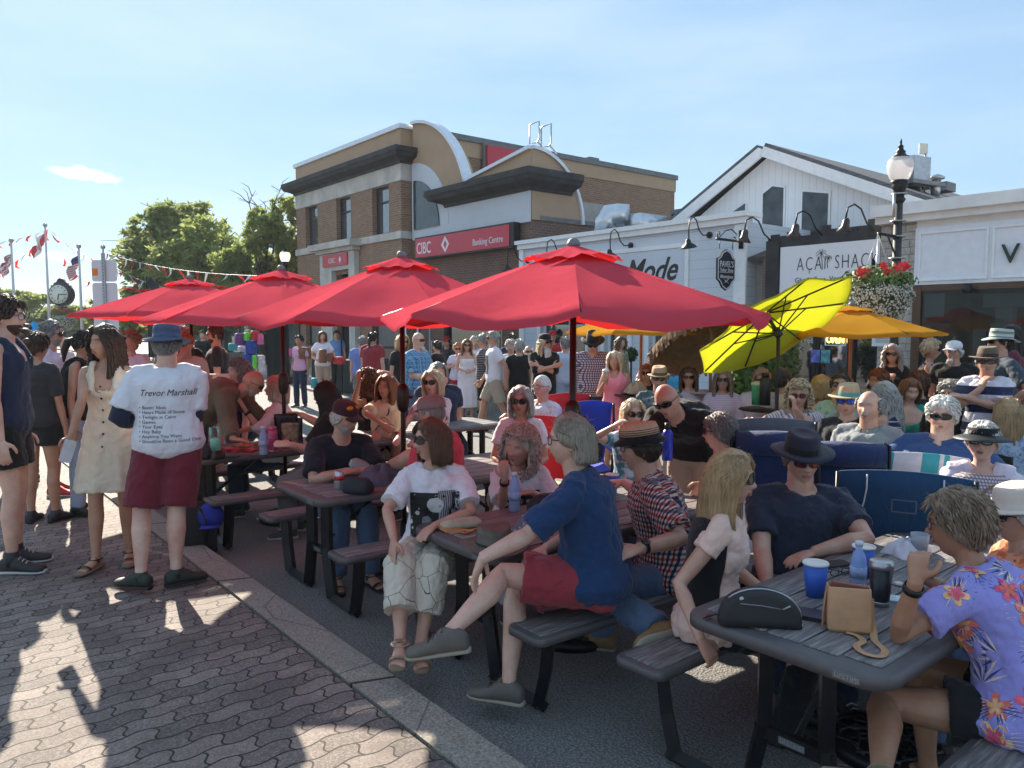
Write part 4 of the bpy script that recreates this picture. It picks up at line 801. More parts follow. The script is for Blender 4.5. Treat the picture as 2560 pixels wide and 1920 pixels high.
for i in range(26000):
 px = rnd.uniform(-300, 1000); dd = rnd.uniform(88, 96); z = abs(rnd.gauss(0, 1))*1.9+.3; z = min(z, 3.2+1.2*math.sin(px*.03)+.8*math.sin(px*.011+1)); c = P(px, 815, dd); c.z = z; a = Vector((rnd.gauss(0, 1), rnd.gauss(0, 1), rnd.gauss(0, 1))).normalized()*.35; b = a.cross(Vector((rnd.gauss(0, 1), rnd.gauss(0, 1), .5))).normalized()*.25; o_ = len(V); V += [c-a, c+b, c+a, c-b]; Fc.append((o_, o_+1, o_+2, o_+3))
hd.add(V, Fc); o = obj('distant_woods', hd, leafmat('far_leaf', (.06, .09, .04)), None, None, False); o['kind'] = 'stuff'; o['label'] = 'low band of woods closing the far end of the street'; o['category'] = 'woods'
# =============== town clock, flags, sign ===============
ck = thing('town_clock', 'dark green four sided post clock with white dial reading quarter past six', 'clock', tp(158, 31)); cz = 1.8+sz(78, 31); dr = sz(23, 31)
m = MB(); m.tube([(0, 0, 0), (0, 0, cz-.55)], [.11, .085], 12); m.lathe([(.28, 0), (.28, .25), (.18, .35), (.14, .8), (.1, .85)], (0, 0, 0), 14); m.lathe([(.09, 0), (.16, .05), (.1, .12), (.2, .2)], (0, 0, cz-.68), 14); obj('post', m, simple('clock_green', (.02, .035, .045), .4, .3, .1), ck, 'local')
Mc = Matrix.Rotation(PI/2, 4, 'X'); m = MB(); m.lathe([(0, -.22), (dr*1.1, -.22), (dr*1.24, -.14), (dr*1.24, .14), (dr*1.1, .22), (0, .22)], (0, 0, cz), 28, Mc)
pf = [(-.42, .40), (-.34, .47), (-.30, .44), (-.26, .56), (-.16, .60), (-.10, .74), (0, .80), (.10, .74), (.16, .60), (.26, .56), (.30, .44), (.34, .47), (.42, .40)]
m.prism([(x, .08, cz+z*.82) for x, z in pf], (0, -.16, 0)); obj('case', m, simple('clock_case', (.05, .04, .045), .5, .2, .2), ck, 'local')
m = MB(); m.lathe([(0, 0), (dr, 0), (dr, .01), (0, .01)], (0, -.225, cz), 28, Mc); di = obj('dial', m, simple('dial_white', (.75, .72, .60), .5, 0, 0), ck, 'local')
m = MB(); y = -.245
for a, L_, w_ in ((R(90-187), .22, .03), (R(0), .32, .025)): m.tube([(0, y, cz), (L_*math.cos(a), y, cz+L_*math.sin(a))], w_*.6, 5)
for k in range(12): a = R(30*k); m.tube([(dr*.72*math.cos(a), y+.008, cz+dr*.72*math.sin(a)), (dr*.9*math.cos(a), y+.008, cz+dr*.9*math.sin(a))], .013, 4)
obj('hands', m, M_black, ck, 'local')
def flagmat(name, fn):
 t = NT(name); fn(t); return t.m
def canada(t):
 x, y, z = t.xyz(t.coord('UV')); a = t.m_('ABSOLUTE', t.m_('SUBTRACT', x, .5)); red = t.m_('GREATER_THAN', a, .25)
 yy = t.m_('SUBTRACT', y, .5); dd_ = t.m_('ADD', t.m_('MULTIPLY', a, 1.9), t.m_('ABSOLUTE', yy)); leaf = t.m_('LESS_THAN', dd_, .26); t.col(t.mix(t.m_('MAXIMUM', red, leaf), (.8, .8, .8), (.62, .02, .03)))
def union(t):
 x, y, z = t.xyz(t.coord('UV')); st_ = t.m_('GREATER_THAN', t.m_('FRACT', t.m_('MULTIPLY', y, 6.5)), .5); c = t.mix(st_, (.7, .7, .7), (.55, .03, .05)); cn = t.m_('MULTIPLY', t.m_('LESS_THAN', x, .42), t.m_('GREATER_THAN', y, .46)); t.col(t.mix(cn, c, (.03, .04, .15)))
def plainr(t):
 x, y, z = t.xyz(t.coord('UV')); k = t.m_('GREATER_THAN', t.noise(t.cxyz(x, y), 6, 2), .5); t.col(t.mix(k, (.75, .75, .75), (.5, .05, .06)))
def flagpole(px, d, top_py, label, flab, fm, fw, fh, fz):
 t = thing('flagpole', label, 'flagpole', tp(px, d), 0, 'white flagpoles in the square'); h = 1.8+(815-top_py)/FPX*d
 m = MB(); m.tube([(0, 0, 0), (0, 0, h)], [.09, .045], 10); obj('pole', m, simple('flagpole_white', (.6, .6, .62), .4, .2, .05), t, 'local'); m = MB(); m.ball((0, 0, h+.08), .12, 12); obj('ball', m, M_alu, t, 'local')
 if fm is None: return
 f = thing('flag', flab, 'flag', Vector(tp(px, d))+Vector((0, 0, h-fz))); m = MB(); rs = []; uv = []
 for i in range(13):
  u = i/12; row = []
  for j in range(9): v = j/8; row.append(Vector((-.08-fw*.55*u+.06*math.sin(v*5+u*9), .12*math.sin(u*10+v*3), -fh*v-u*fw*.75+.05*math.sin(u*7)))); uv.append((u, 1-v))
  rs.append(row)
 m.rings(rs, False, False); o = obj('cloth', m, fm, f, 'local'); ul = o.data.uv_layers.new(name='UVMap')
 for lo in o.data.loops: ul.data[lo.index].uv = uv[lo.vertex_index]
fcan = flagmat('maple_leaf_flag', canada); fus = flagmat('striped_flag', union); fpr = flagmat('provincial_flag', plainr)
flagpole(124, 44, 570, 'tallest white flagpole, left of the town clock', 'red and white maple leaf flag hanging from the tallest pole', fcan, 1.2, .8, .25); flagpole(38, 40, 608, 'leaning white flagpole nearest the left edge', 'red and white flag hanging limp at the left edge', fpr, .8, .8, .5); flagpole(205, 40, 622, 'white flagpole just right of the town clock', 'limp striped flag right of the town clock', fus, .9, .8, .3)
flagpole(265, 40, 624, 'white flagpole showing above the back of the road sign', '', None, 0, 0, 0)
rd = thing('road_sign', 'back of a tall grey road sign stack on a perforated post, one orange sticker', 'road sign', tp(266, 14)); m = MB(); pl = simple('sign_back_aluminium', (.66, .59, .63), .45, .3, .05, 2)
zt = 1.8+sz(815-652, 14)
for i, (a, b) in enumerate(((652, 705), (708, 790), (793, 850))):
 m = MB(); z1 = 1.8+sz(815-a, 14); z0 = 1.8+sz(815-b, 14); w_ = sz(31, 14); rs = [[(p[0], y_, p[1]) for p in [(q[0], q[1]) for q in rrect(-w_, w_, z0, z1, .05, 0)]] for y_ in (0, .004)]
 m.rings(rs); obj('sign_plate', m, pl, rd, 'local', False)
m = MB(); m.b2((-.028, -.04, 0), (.028, -.004, zt+.12)); _t = NT('perforated_steel'); _x, _y, _z = _t.xyz(_t.coord()); _h = _t.m_('MULTIPLY', _t.m_('LESS_THAN', _t.m_('ABSOLUTE', _x), .008), _t.m_('LESS_THAN', _t.m_('FRACT', _t.m_('DIVIDE', _z, .055)), .3)); _t.col(_t.mix(_h, (.4, .4, .42), (.01, .01, .01))); _t.b.inputs['Roughness'].default_value = .45; obj('post', m, _t.m, rd, 'local', False); m = MB(); m.b2((-w_+.005, -.004, zt-.28), (-w_+.11, -.0015, zt-.15)); obj('orange_sticker', m, simple('sticker_orange', (.8, .2, .02), .6, 0, .1), rd, 'local', False)
# bunting
Mpr = canvas('pennant_red', (.6, .03, .03), .5); Mpw = canvas('pennant_white', (.7, .7, .7), .5)
pen = []
def bunting(a, b, sag, n, label, size=.45, seed=0):
 rnd = random.Random(seed); a, b = Vector(a), Vector(b); t = thing('bunting', label, 'bunting', a, 0, 'strings of red and white pennants'); f = lambda u: a.lerp(b, u)-Vector((0, 0, sag*4*u*(1-u)))
 m = MB(); m.tube([f(i/24) for i in range(25)], .007, 4); obj('string', m, M_white, t)
 for i in range(n):
  u = (i+.5)/n; p = f(u); q = f(u+.5*size/(b-a).length); w = (q-p); m = MB(); d = Vector((rnd.uniform(-.35, .2), rnd.uniform(-.4, .4), -size*rnd.uniform(.5, 1.05))); mid = p+w*.5+d*.55+Vector((rnd.uniform(-.05, .05), rnd.uniform(-.08, .08), 0))
  m.add([p-w*.5, p+w*.5, mid+w*.3, mid-w*.3, p+d], [(0, 1, 2, 3), (3, 2, 4)]); obj('pennant', m, (Mpr, Mpw)[i % 2], t, None, False)
top = P(124, 572, 44)
bunting(top, P(270, 660, 40), .3, 9, 'upper bunting string from the tallest flagpole to the pole behind the road sign'); bunting(top, P(260, 690, 42), 1.3, 9, 'lower bunting string sagging right of the tallest flagpole', seed=2)
bunting(P(262, 632, 40), P(705, 690, 26), .3, 20, 'upper bunting string crossing in front of the trees', .52, 3); bunting(P(268, 655, 40), P(712, 700, 26), .9, 20, 'lower bunting string crossing in front of the trees', .52, 4)
bunting(top, P(-60, 610, 44), .2, 9, 'upper bunting string running off the left edge', .5, 5); bunting(top, P(-60, 690, 44), .6, 10, 'lower bunting string running off the left edge', .5, 6)
# =============== market stalls ===============
def tent(label, n0, n1, s0, s1, z, cover, leg, group=None, leghi=None, droop=.2):
 t = thing('canopy_tent', label, 'canopy tent', st(n0, s0), SA, group); m = MB(); a = [(n0, s0), (n1, s0), (n1, s1), (n0, s1)]; c = ((n0+n1)/2, (s0+s1)/2)
 ap_ = (c[0], c[1], z+.75)
 for i in range(4):
  p, q = a[i], a[(i+1) % 4]; m.add([(*p, z), (*q, z), ap_], [(0, 1, 2)]); m.add([(*p, z), (*q, z), (*q, z-droop), (*p, z-droop)], [(0, 1, 2, 3)])
 obj('cover', m, cover, t, MS, False)
 for p in a: m = MB(); m.tube([(*p, 0), (*p, z)], .022, 6); obj('leg', m, leg, t, MS)
 return t
Mdk = canvas('charcoal_tent_cover', (.05, .06, .07), .15); Mwh = simple('tent_leg_white', (.6, .6, .62), .4); Mblk = canvas('black_tent_cover', (.015, .015, .018), .05)
tent('charcoal canopy tent with white legs in front of the bank', 9.2, 11.6, 15.2, 17.9, 2.05, Mdk, Mwh, 'market canopy tents'); tent('black canopy tent left of the charcoal one at the market', 9.2, 11.6, 18.4, 21.0, 2.05, Mblk, M_steel, 'market canopy tents'); tent('black canopy tent under the bank sign, right of the charcoal one', 9.4, 11.6, 12.3, 15.0, 2.05, Mdk, Mwh, 'market canopy tents')
def box_thing(name, label, cat, a, b, mat, group=None, ex=None):
 t = thing(name, label, cat, st((a[0]+b[0])/2, (a[1]+b[1])/2, a[2]), SA, group); return t
tw = thing('tent_side_wall', 'dark grey cloth half wall tied between the white tent legs', 'tent wall', st(9.2, 16.5), SA); m = MB(); rs = []
for i in range(13): rs.append([(9.18+.04*math.sin(i*.9+j), 15.25+2.6*i/12, .08+.95*j/4) for j in range(5)])
m.rings(rs, False, False); obj('cloth', m, Mdk, tw, MS)
dt = thing('stall_table', 'market table under a black cloth with a hanging printed runner', 'table', st(9.6, 19.4), SA); m = MB(); rs = []
for z_, e in ((.02, .06), (.4, .03), (.86, 0)):
 rs.append([(9.5+(-e if k in (0, 3) else e+.7)+.02*math.sin(k*7), q, z_) for k, q in ((0, 18.3), (1, 18.3), (2, 20.9), (3, 20.9))])
m.rings(rs); obj('tablecloth', m, simple('black_cloth', (.015, .02, .018), .9), dt, MS, False); m = MB(); m.b2((9.42, 19.4, .35), (9.44, 19.75, .87)); obj('printed_runner', m, simple('cream_runner', (.5, .42, .36), .8, 0, .5, 9), dt, MS, False)
M_bg = [simple('goods_'+k, c, .7, 0, .5, 18) for k, c in dict(blue=(.03, .06, .3), green=(.15, .6, .06), pink=(.7, .12, .3), red=(.5, .03, .04), white=(.55, .5, .5), purple=(.15, .05, .2), teal=(.03, .25, .3), brown=(.2, .09, .04)).items()]
def good(label, cat, px, py, d, w, h, mi, name='goods_bag', dep=.12):
 c = P(px, py, d); t = thing(name, label, cat, c, SA); m = MB(); W_, H_ = sz(w, d)/2, sz(h, d)/2
 m.rings([[(x*W_*k, y_*dep*.5, z_*H_) for x, y_ in ((-1, -.6), (-.6, -1), (.6, -1), (1, -.6), (1, .6), (.6, 1), (-.6, 1), (-1, .6))] for z_, k in ((-1, .85), (-.8, 1), (.3, 1), (.9, .9), (1, .7))]); obj('body', m, M_bg[mi] if isinstance(mi, int) else mi, t, 'local'); return t
def pack(lst):
 for a in lst: good(*a)
pack([('blue starred cloth bag hanging above the starred bag with a white patch', 'bag', 628, 868, 14, 26, 34, 0), ('blue starred cloth bag with white patch, lower of the pair', 'bag', 622, 905, 14, 28, 44, 0), ('bright green spiky toy hanging at the gift stall', 'toy', 618, 842, 14, 16, 20, 1, 'plush_toy'), ('red and white patterned bag at the top of the gift stall', 'bag', 638, 838, 14, 20, 22, 3), ('pink patterned pouch beside the red and white bag', 'bag', 651, 848, 14, 14, 26, 2), ('white paper bag with a dark animal print on the gift stall', 'bag', 652, 910, 14, 20, 44, 4, 'paper_bag'), ('dark floral apron hanging at the gift stall', 'apron', 601, 848, 14, 26, 30, 5, 'apron'), ('lime green ribbon toy dangling below the bags', 'toy', 636, 905, 13.9, 8, 34, 1, 'plush_toy'),
 ('bright pink paper sheet pinned to the stall cloth', 'paper', 721, 881, 16, 20, 20, 2, 'paper_sheet', .02), ('red storage bin on the ground by the stall', 'bin', 694, 920, 15.5, 14, 30, 3, 'storage_bin'), ('red plastic crate on the stall table beside the charcoal tent wall', 'crate', 847, 901, 17.5, 24, 18, 3, 'plastic_crate', .3), ('wooden display box with a round white plate', 'display box', 760, 883, 17, 32, 28, 7, 'display_box', .2), ('brown paper bag standing on the stall table', 'bag', 826, 893, 17.5, 14, 20, 7, 'paper_bag'), ('tall wooden crate by the white tent leg', 'crate', 807, 890, 17.5, 16, 34, 7, 'wooden_crate', .2), ('clear blue water jug standing on the road by the tent leg', 'water jug', 786, 957, 14, 12, 24, 6, 'water_jug', .16), ('teal bag lying on the gift stall table', 'bag', 583, 867, 14.5, 22, 18, 6), ('white soft toy on the gift stall table', 'toy', 604, 872, 14.2, 16, 14, 4, 'plush_toy')])
bc_ = thing('black_backdrop', 'tall black cloth backdrop hanging at the gift stall', 'backdrop', P(690, 870, 15.2), SA); m = MB(); rs = []
for i in range(9): rs.append([P(665+i*7, 812, 15.2)+Vector((0, .03*math.sin(i*2), -j*.3)) for j in range(6)])
m.rings(rs, False, False); obj('cloth', m, simple('black_cloth', 0), bc_)
rk = thing('wire_rack', 'white wire display rack with pictures in front of the bank', 'rack', st(9.8, 14.6), SA); m = MB()
for s_ in (13.7, 14.15, 14.6, 15.05): m.tube([(9.8, s_, 0), (9.8, s_, 1.45)], .012, 5)
for z_ in (.3, .85, 1.1, 1.45): m.tube([(9.8, 13.7, z_), (9.8, 15.05, z_)], .012, 5)
obj('wires', m, Mwh, rk, MS)
m = MB(); m.b2((9.77, 14.6, .9), (9.79, 14.85, 1.2)); m.b2((9.77, 14.15, .9), (9.79, 14.4, 1.2)); m.b2((9.77, 13.8, .45), (9.79, 14.0, .75)); obj('pictures', m, simple('rack_prints', (.35, .3, .22), .7, 0, .6, 12), rk, MS, False)
ft = thing('feather_banner', 'black feather banner on a pole behind the farthest red umbrella', 'banner', tp(372, 22)); m = MB()
pts = [(0, 3.05), (.08, 3.2), (.28, 3.0), (.45, 2.65), (.5, 2.2), (.5, .9), (0, .9)]
m.prism([(x, 0, z) for x, z in pts], (0, .02, 0)); obj('cloth', m, simple('banner_black', (.012, .012, .016), .6), ft, 'local', False); m = MB(); m.tube([(-.02, 0, 0), (-.02, 0, 3.2)], .02, 6); obj('pole', m, M_steel, ft, 'local')
st_ = thing('market_backdrop', 'greenish glass shopfront of the souvenir shop behind the gift stall', 'shopfront', st(13.5, 36), SA); m = MB(); m.b2((13.6, 31.6, 0), (14.2, 44, 2.6)); obj('wall', m, simple('shop_teal_grey', (.09, .12, .12), .6, 0, .3), st_, MS, False); m = MB(); [m.b2((13.5, 32.2+k*2.9, .5), (13.59, 34.4+k*2.9, 2.2)) for k in range(4)]; obj('window', m, glass('green_glass', (.04, .07, .065)), st_, MS, False)
bu = thing('blue_umbrella', 'bright blue umbrella far off at the left', 'umbrella', tp(85, 30)); m = MB(); z1 = 1.8+sz(12, 30); rs = []
m.lathe([(sz(27, 30), z1-.55), (sz(14, 30), z1-.2), (.02, z1)], (0, 0, 0), 8, cap=False); obj('canopy', m, canvas('blue_canvas', (.05, .4, .75), .4), bu, 'local', False); m = MB(); m.tube([(0, 0, 0), (0, 0, z1)], .02, 6); obj('pole', m, Mwh, bu, 'local')
hb2 = basket(P(443, 800, 24), .45, 'trailing hanging basket far behind the second umbrella from the left')
hb3 = P(165, 803, 31); basket(hb3+Vector((.3, -.6, .1)), .42, 'hanging basket on the town clock post')
# potted topiary and shrubs by the shops
def shrub(label, c, r, seed, n=1600, leaf=.04, mat=None, name='potted_shrub', pot=True):
 rnd = random.Random(seed); t = thing(name, label, 'plant', (c[0], c[1], .1)); m = MB(); V = []; Fc = []
 for i in range(n):
  d = Vector((rnd.gauss(0, 1), rnd.gauss(0, 1), rnd.gauss(0, 1))).normalized(); p = Vector((d.x*r[0], d.y*r[0], d.z*r[1]))*rnd.uniform(.6, 1.08)+Vector((0, 0, c[2]-.1)); a = Vector((rnd.gauss(0, 1), rnd.gauss(0, 1), rnd.gauss(0, 1))).normalized()*leaf; b = a.cross(d).normalized()*leaf*.5; o_ = len(V); V += [p-a, p+b, p+a, p-b]; Fc.append((o_, o_+1, o_+2, o_+3))
 m.add(V, Fc); obj('foliage', m, mat or leafmat('shrub_leaf', (.03, .07, .015)), t, 'local', False)
 m = MB(); m.tube([(0, 0, .2), (0, 0, c[2])], .02, 6);
 if pot: m.lathe([(0, 0), (.15, 0), (.2, .32), (.17, .32), (0, .28)], (0, 0, 0), 16)
 obj('pot', m, M_black, t, 'local')
v = P(1578, 886, 15.5); shrub('clipped round topiary in a pot beside the clothing shop door', (v.x, v.y, v.z), (.13, .14), 1, 900, .025)
v = P(1880, 945, 12.3); shrub('tall bushy fern under the lime umbrella', (v.x, v.y, .9), (.42, .75), 2, 3800, .07, leafmat('fern_leaf', (.07, .14, .02)), 'potted_fern')
v = P(1935, 885, 13.0); shrub('dark leafy plant beside the shop window', (v.x, v.y, 1.2), (.4, .6), 3, 2200, .06, Lm3, 'potted_fern')
# =============== people ===============
V3 = Vector
def skinmat(k):
 c = dict(a=(.58, .35, .26), b=(.54, .32, .235), c=(.48, .275, .185), d=(.66, .43, .34), e=(.42, .225, .14))[k]; nm = 'skin_'+k
 if nm in MATS: return MATS[nm]
 t = NT(nm); v = t.coord(); n = t.noise(v, 9, 4, .6); n2 = t.noise(v, 70, 2)
 t.col(t.mix(t.m_('MULTIPLY', n2, .35), t.ramp(n, [(.3, (c[0]*.82, c[1]*.68, c[2]*.64)), (.7, (c[0]*1.1, c[1]*1.14, c[2]*1.14))]), (c[0]*.8, c[1]*.6, c[2]*.55)))
 t.b.inputs['Roughness'].default_value = .42; t.b.inputs['Specular IOR Level'].default_value = .5
 t.bump(n2, .25, .002); MATS[nm] = t.m; return t.m
def cloth(name, c, pat=None, c2=None, c3=None, sc=1., rough=.85, fold=.55, **k):
 """garment cloth; coordinates are the wearer's own"""
 if name in MATS: return MATS[name]
 c, c2, c3 = [srgb(a) if isinstance(a, str) else a for a in (c, c2, c3)]
 t = NT(name); v = t.coord(); x, y, z = t.xyz(v)
 wv = t.n('ShaderNodeTexNoise', {'Vector': t.n('ShaderNodeMapping', {'Vector': v, 'Scale': (1, 1, .5), 'Rotation': (0, .5, .3)}).outputs[0], 'Scale': 11, 'Detail': 3, 'Distortion': .8}).outputs[0]
 col = None
 if pat == 'stripe': col = t.mix(t.m_('GREATER_THAN', t.m_('FRACT', t.m_('MULTIPLY', z, 1/sc)), k.get('duty', .5)), c, c2)
 elif pat == 'vstripe':
  u = t.m_('ADD', x, t.m_('MULTIPLY', y, .6)); a = t.m_('GREATER_THAN', t.m_('FRACT', t.m_('MULTIPLY', u, 1/sc)), .55); col = t.mix(a, c, c2)
  col = t.mix(t.m_('GREATER_THAN', t.m_('FRACT', t.m_('MULTIPLY', u, 2.3/sc)), .8), col, c3 or c2)
  if k.get('cross'): col = t.mix(t.m_('MULTIPLY', t.m_('GREATER_THAN', t.m_('FRACT', t.m_('MULTIPLY', z, 1/sc)), .7), .5), col, c2)
 elif pat == 'plaid':
  def bands(w): f = t.m_('FRACT', t.m_('MULTIPLY', w, 1/sc)); return t.ramp(f, [(0., c), (.24, c), (.26, c2), (.5, c2), (.51, c), (.74, c), (.76, c3), (1., c3)])
  b1, b2 = bands(t.m_('ADD', x, y)), bands(z); mm = t.n('ShaderNodeMixRGB', {1: b1, 2: b2}, blend_type='MULTIPLY'); mm.inputs[0].default_value = .85; col = mm.outputs[0]
 elif pat == 'grid':
  g = lambda w: t.m_('GREATER_THAN', t.m_('FRACT', t.m_('MULTIPLY', w, 1/sc)), .62); col = t.mix(t.m_('MAXIMUM', g(t.m_('ADD', x, y)), g(z)), c, c2)
 elif pat == 'blot':
  n = t.noise(v, 1/sc, 4, .6); col = t.ramp(n, [(.42, c), (.5, c2), (.6, c2), (.66, c3 or c)])
  for e in []: pass
 elif pat == 'dots':
  vo = t.n('ShaderNodeTexVoronoi', {'Vector': v, 'Scale': 1/sc}); col = t.mix(t.ramp(vo.outputs['Distance'], [(.25, 1.), (.36, 0.)]), c, t.mix(t.m_('GREATER_THAN', t.xyz(vo.outputs['Color'])[0], .5), c2, c3 or c2))
 elif pat == 'denim':
  col = t.mix(t.noise(v, 3.5, 4, .6), tuple(a*.7 for a in c), tuple(min(1, a*1.5) for a in c))
 elif pat == 'lines':
  vo = t.n('ShaderNodeTexVoronoi', {'Vector': v, 'Scale': 1/sc}, feature='DISTANCE_TO_EDGE'); col = t.mix(t.ramp(vo.outputs['Distance'], [(.005, 1.), (.012, 0.)]), c, c2)
 else: col = t.mix(t.noise(v, 5, 3), tuple(a*.93 for a in c), tuple(min(1, a*1.07) for a in c))
 fine = t.noise(v, 380, 1)
 t.col(col); t.b.inputs['Roughness'].default_value = rough; t.b.inputs['Specular IOR Level'].default_value = .25; t.b.inputs['Sheen Weight'].default_value = .15
 t.bump(t.m_('ADD', wv, t.m_('MULTIPLY', fine, .06)), fold, .03); MATS[name] = t.m; return t.m
def hairmat(name, c, c2=None):
 if name in MATS: return MATS[name]
 c = srgb(c) if isinstance(c, str) else c; t = NT(name); v = t.n('ShaderNodeMapping', {'Vector': t.coord(), 'Scale': (110, 110, 9)}).outputs[0]; n = t.noise(v, 1, 3, .6); n2 = t.noise(t.coord(), 14, 3)
 t.col(t.mix(t.ramp(n2, [(.4, 0.), (.7, .5)]), t.ramp(n, [(.3, tuple(a*.5 for a in c)), (.7, tuple(min(1, a*1.35) for a in c))]), c2 or tuple(min(1, a*1.6) for a in c)))
 t.b.inputs['Roughness'].default_value = .5; t.b.inputs['Specular IOR Level'].default_value = .4; t.bump(n, .6, .004); MATS[name] = t.m; return t.m
HC = {k: hairmat('hair_'+k, v) for k, v in dict(black=(.018, .013, .011), dark=(.05, .028, .018), brown=(.11, .06, .035), auburn=(.17, .065, .03), blond=(.36, .23, .12), pale=(.46, .35, .22), grey=(.20, .19, .18), silver=(.33, .315, .30), white=(.56, .53, .49), ginger=(.40, .15, .06), rose=(.50, .40, .34), ash=(.22, .16, .115), sand=(.25, .21, .165), stub=(.22, .16, .13)).items()}
M_lens = NT('dark_lens'); M_lens.col((.008, .008, .01)); M_lens.b.inputs['Roughness'].default_value = .06; M_lens.b.inputs['Specular IOR Level'].default_value = .8; M_lens = M_lens.m
M_lensb = simple('mirror_blue_lens', (.03, .12, .7), .08, .6, .2); M_lensr = simple('red_lens', (.10, .008, .01), .1, .1, 0); M_frame = simple('spectacle_frame', (.02, .014, .012), .35, 0, 0); M_frame2 = simple('pale_spectacle_frame', (.4, .25, .18), .35, 0, 0)
M_eye = simple('eye_white', (.40, .36, .34), .25, 0, 0); M_iris = simple('iris_dark', (.03, .025, .02), .15, 0, 0); M_lip = simple('lips', (.40, .13, .11), .45, 0, .05); M_lip2 = simple('lips_pale', (.38, .17, .13), .5, 0, .05); M_lens_c = clear('clear_lens', (.95, .96, 1), .86, .03)
G1 = lambda a, s: np.exp(-(a/s)**2)
def head_pts(d, big=0., jaw=1.):
 """surface point of the head for unit directions d (N,3): x right, y forward, z up; about 0.235 m tall"""
 x, y, z = d[:, 0], d[:, 1], d[:, 2]; lo = np.clip(-z, 0, 1); X = .0765*x; Y = .097*y; Z = .118*z
 X = X*(1-.26*lo**1.4*(1.15-jaw*.15))*(1+.04*np.clip(z, 0, 1)); Y = np.where(y < 0, Y*(1-.50*lo**1.1), Y*(1-.10*lo)); Y = np.where((y > 0), np.minimum(Y, .088+.01*(y-.9)), Y) + .004*lo
 Y = np.where(y < 0, Y*1.04, Y); aX = np.abs(X); f = np.clip(y*3, 0, 1)
 a = np.clip((.022-Z)/.050, 0, 1); cut = 1/(1+np.exp(-(Z+.036)/.0028))
 Y += f*(.030*a**1.1*G1(X, .0095+.0045*a)*cut + .006*G1(aX-.011, .007)*G1(Z+.028, .008))
 Y += f*(-.0140*G1(aX-.032, .014)*G1(Z-.010, .010) + .0065*G1(aX-.030, .022)*G1(Z-.034, .008) + .0085*G1(X, .021)*G1(Z+.053, .0055) + .0075*G1(X, .018)*G1(Z+.067, .006) - .006*G1(X, .026)*G1(Z+.060, .003) - .004*G1(aX-.030-.3*np.clip(-Z-.03, 0, .05), .004)*G1(Z+.045, .02) - .004*G1(X, .02)*G1(Z+.078, .006) + .009*G1(X, .02)*G1(Z+.098, .012) + .006*G1(aX-.042, .018)*G1(Z+.020, .018) - .005*G1(aX-.055, .012)*G1(Z+.055, .02))
 return np.stack([X, Y, Z], 1)
def sph(nl, no):
 la = np.linspace(-PI/2, PI/2, nl); lo = np.linspace(0, 2*PI, no, endpoint=False); A_, B_ = np.meshgrid(la, lo, indexing='ij'); return np.stack([np.cos(A_)*np.cos(B_), np.cos(A_)*np.sin(B_), np.sin(A_)], -1).reshape(-1, 3)
def addgrid(mb, pts, nl, no):
 o = len(mb.v); mb.v += [tuple(p) for p in pts]
 for i in range(nl-1):
  for j in range(no): k = (j+1) % no; mb.f.append((o+i*no+j, o+i*no+k, o+(i+1)*no+k, o+(i+1)*no+j)); mb.mi.append(mb.m)
TOR = {'m': [(-.22, .095, .08), (-.12, .16, .112), (0, .170, .120), (.2, .158, .112), (.4, .152, .108), (.6, .168, .120), (.78, .185, .126), (.88, .182, .112), (.95, .104, .082), (1.02, .058, .060)],
  'f': [(-.22, .095, .08), (-.12, .168, .115), (0, .176, .120), (.2, .148, .103), (.4, .130, .096), (.6, .148, .110), (.78, .160, .108), (.88, .158, .098), (.95, .088, .072), (1.02, .050, .053)]}
def interp(tab, t):
 for a, b in zip(tab, tab[1:]):
  if t <= b[0]: u = max(0, (t-a[0])/(b[0]-a[0])); return [a[i]+(b[i]-a[i])*u for i in (1, 2)]
 return list(tab[-1][1:])
PEOPLE = []
def ik(a, t, l1, l2, hint):
 d = t-a; L = min(max(d.length, abs(l1-l2)+.03), (l1+l2)*.998); dn = d.normalized(); x = (l1*l1-l2*l2+L*L)/(2*L); hh = math.sqrt(max(0, l1*l1-x*x)); pp = V3(hint)-dn*V3(hint).dot(dn); pp = pp.normalized() if pp.length > 1e-6 else V3((0, -1, 0)); return a+dn*x+pp*hh, a+dn*L
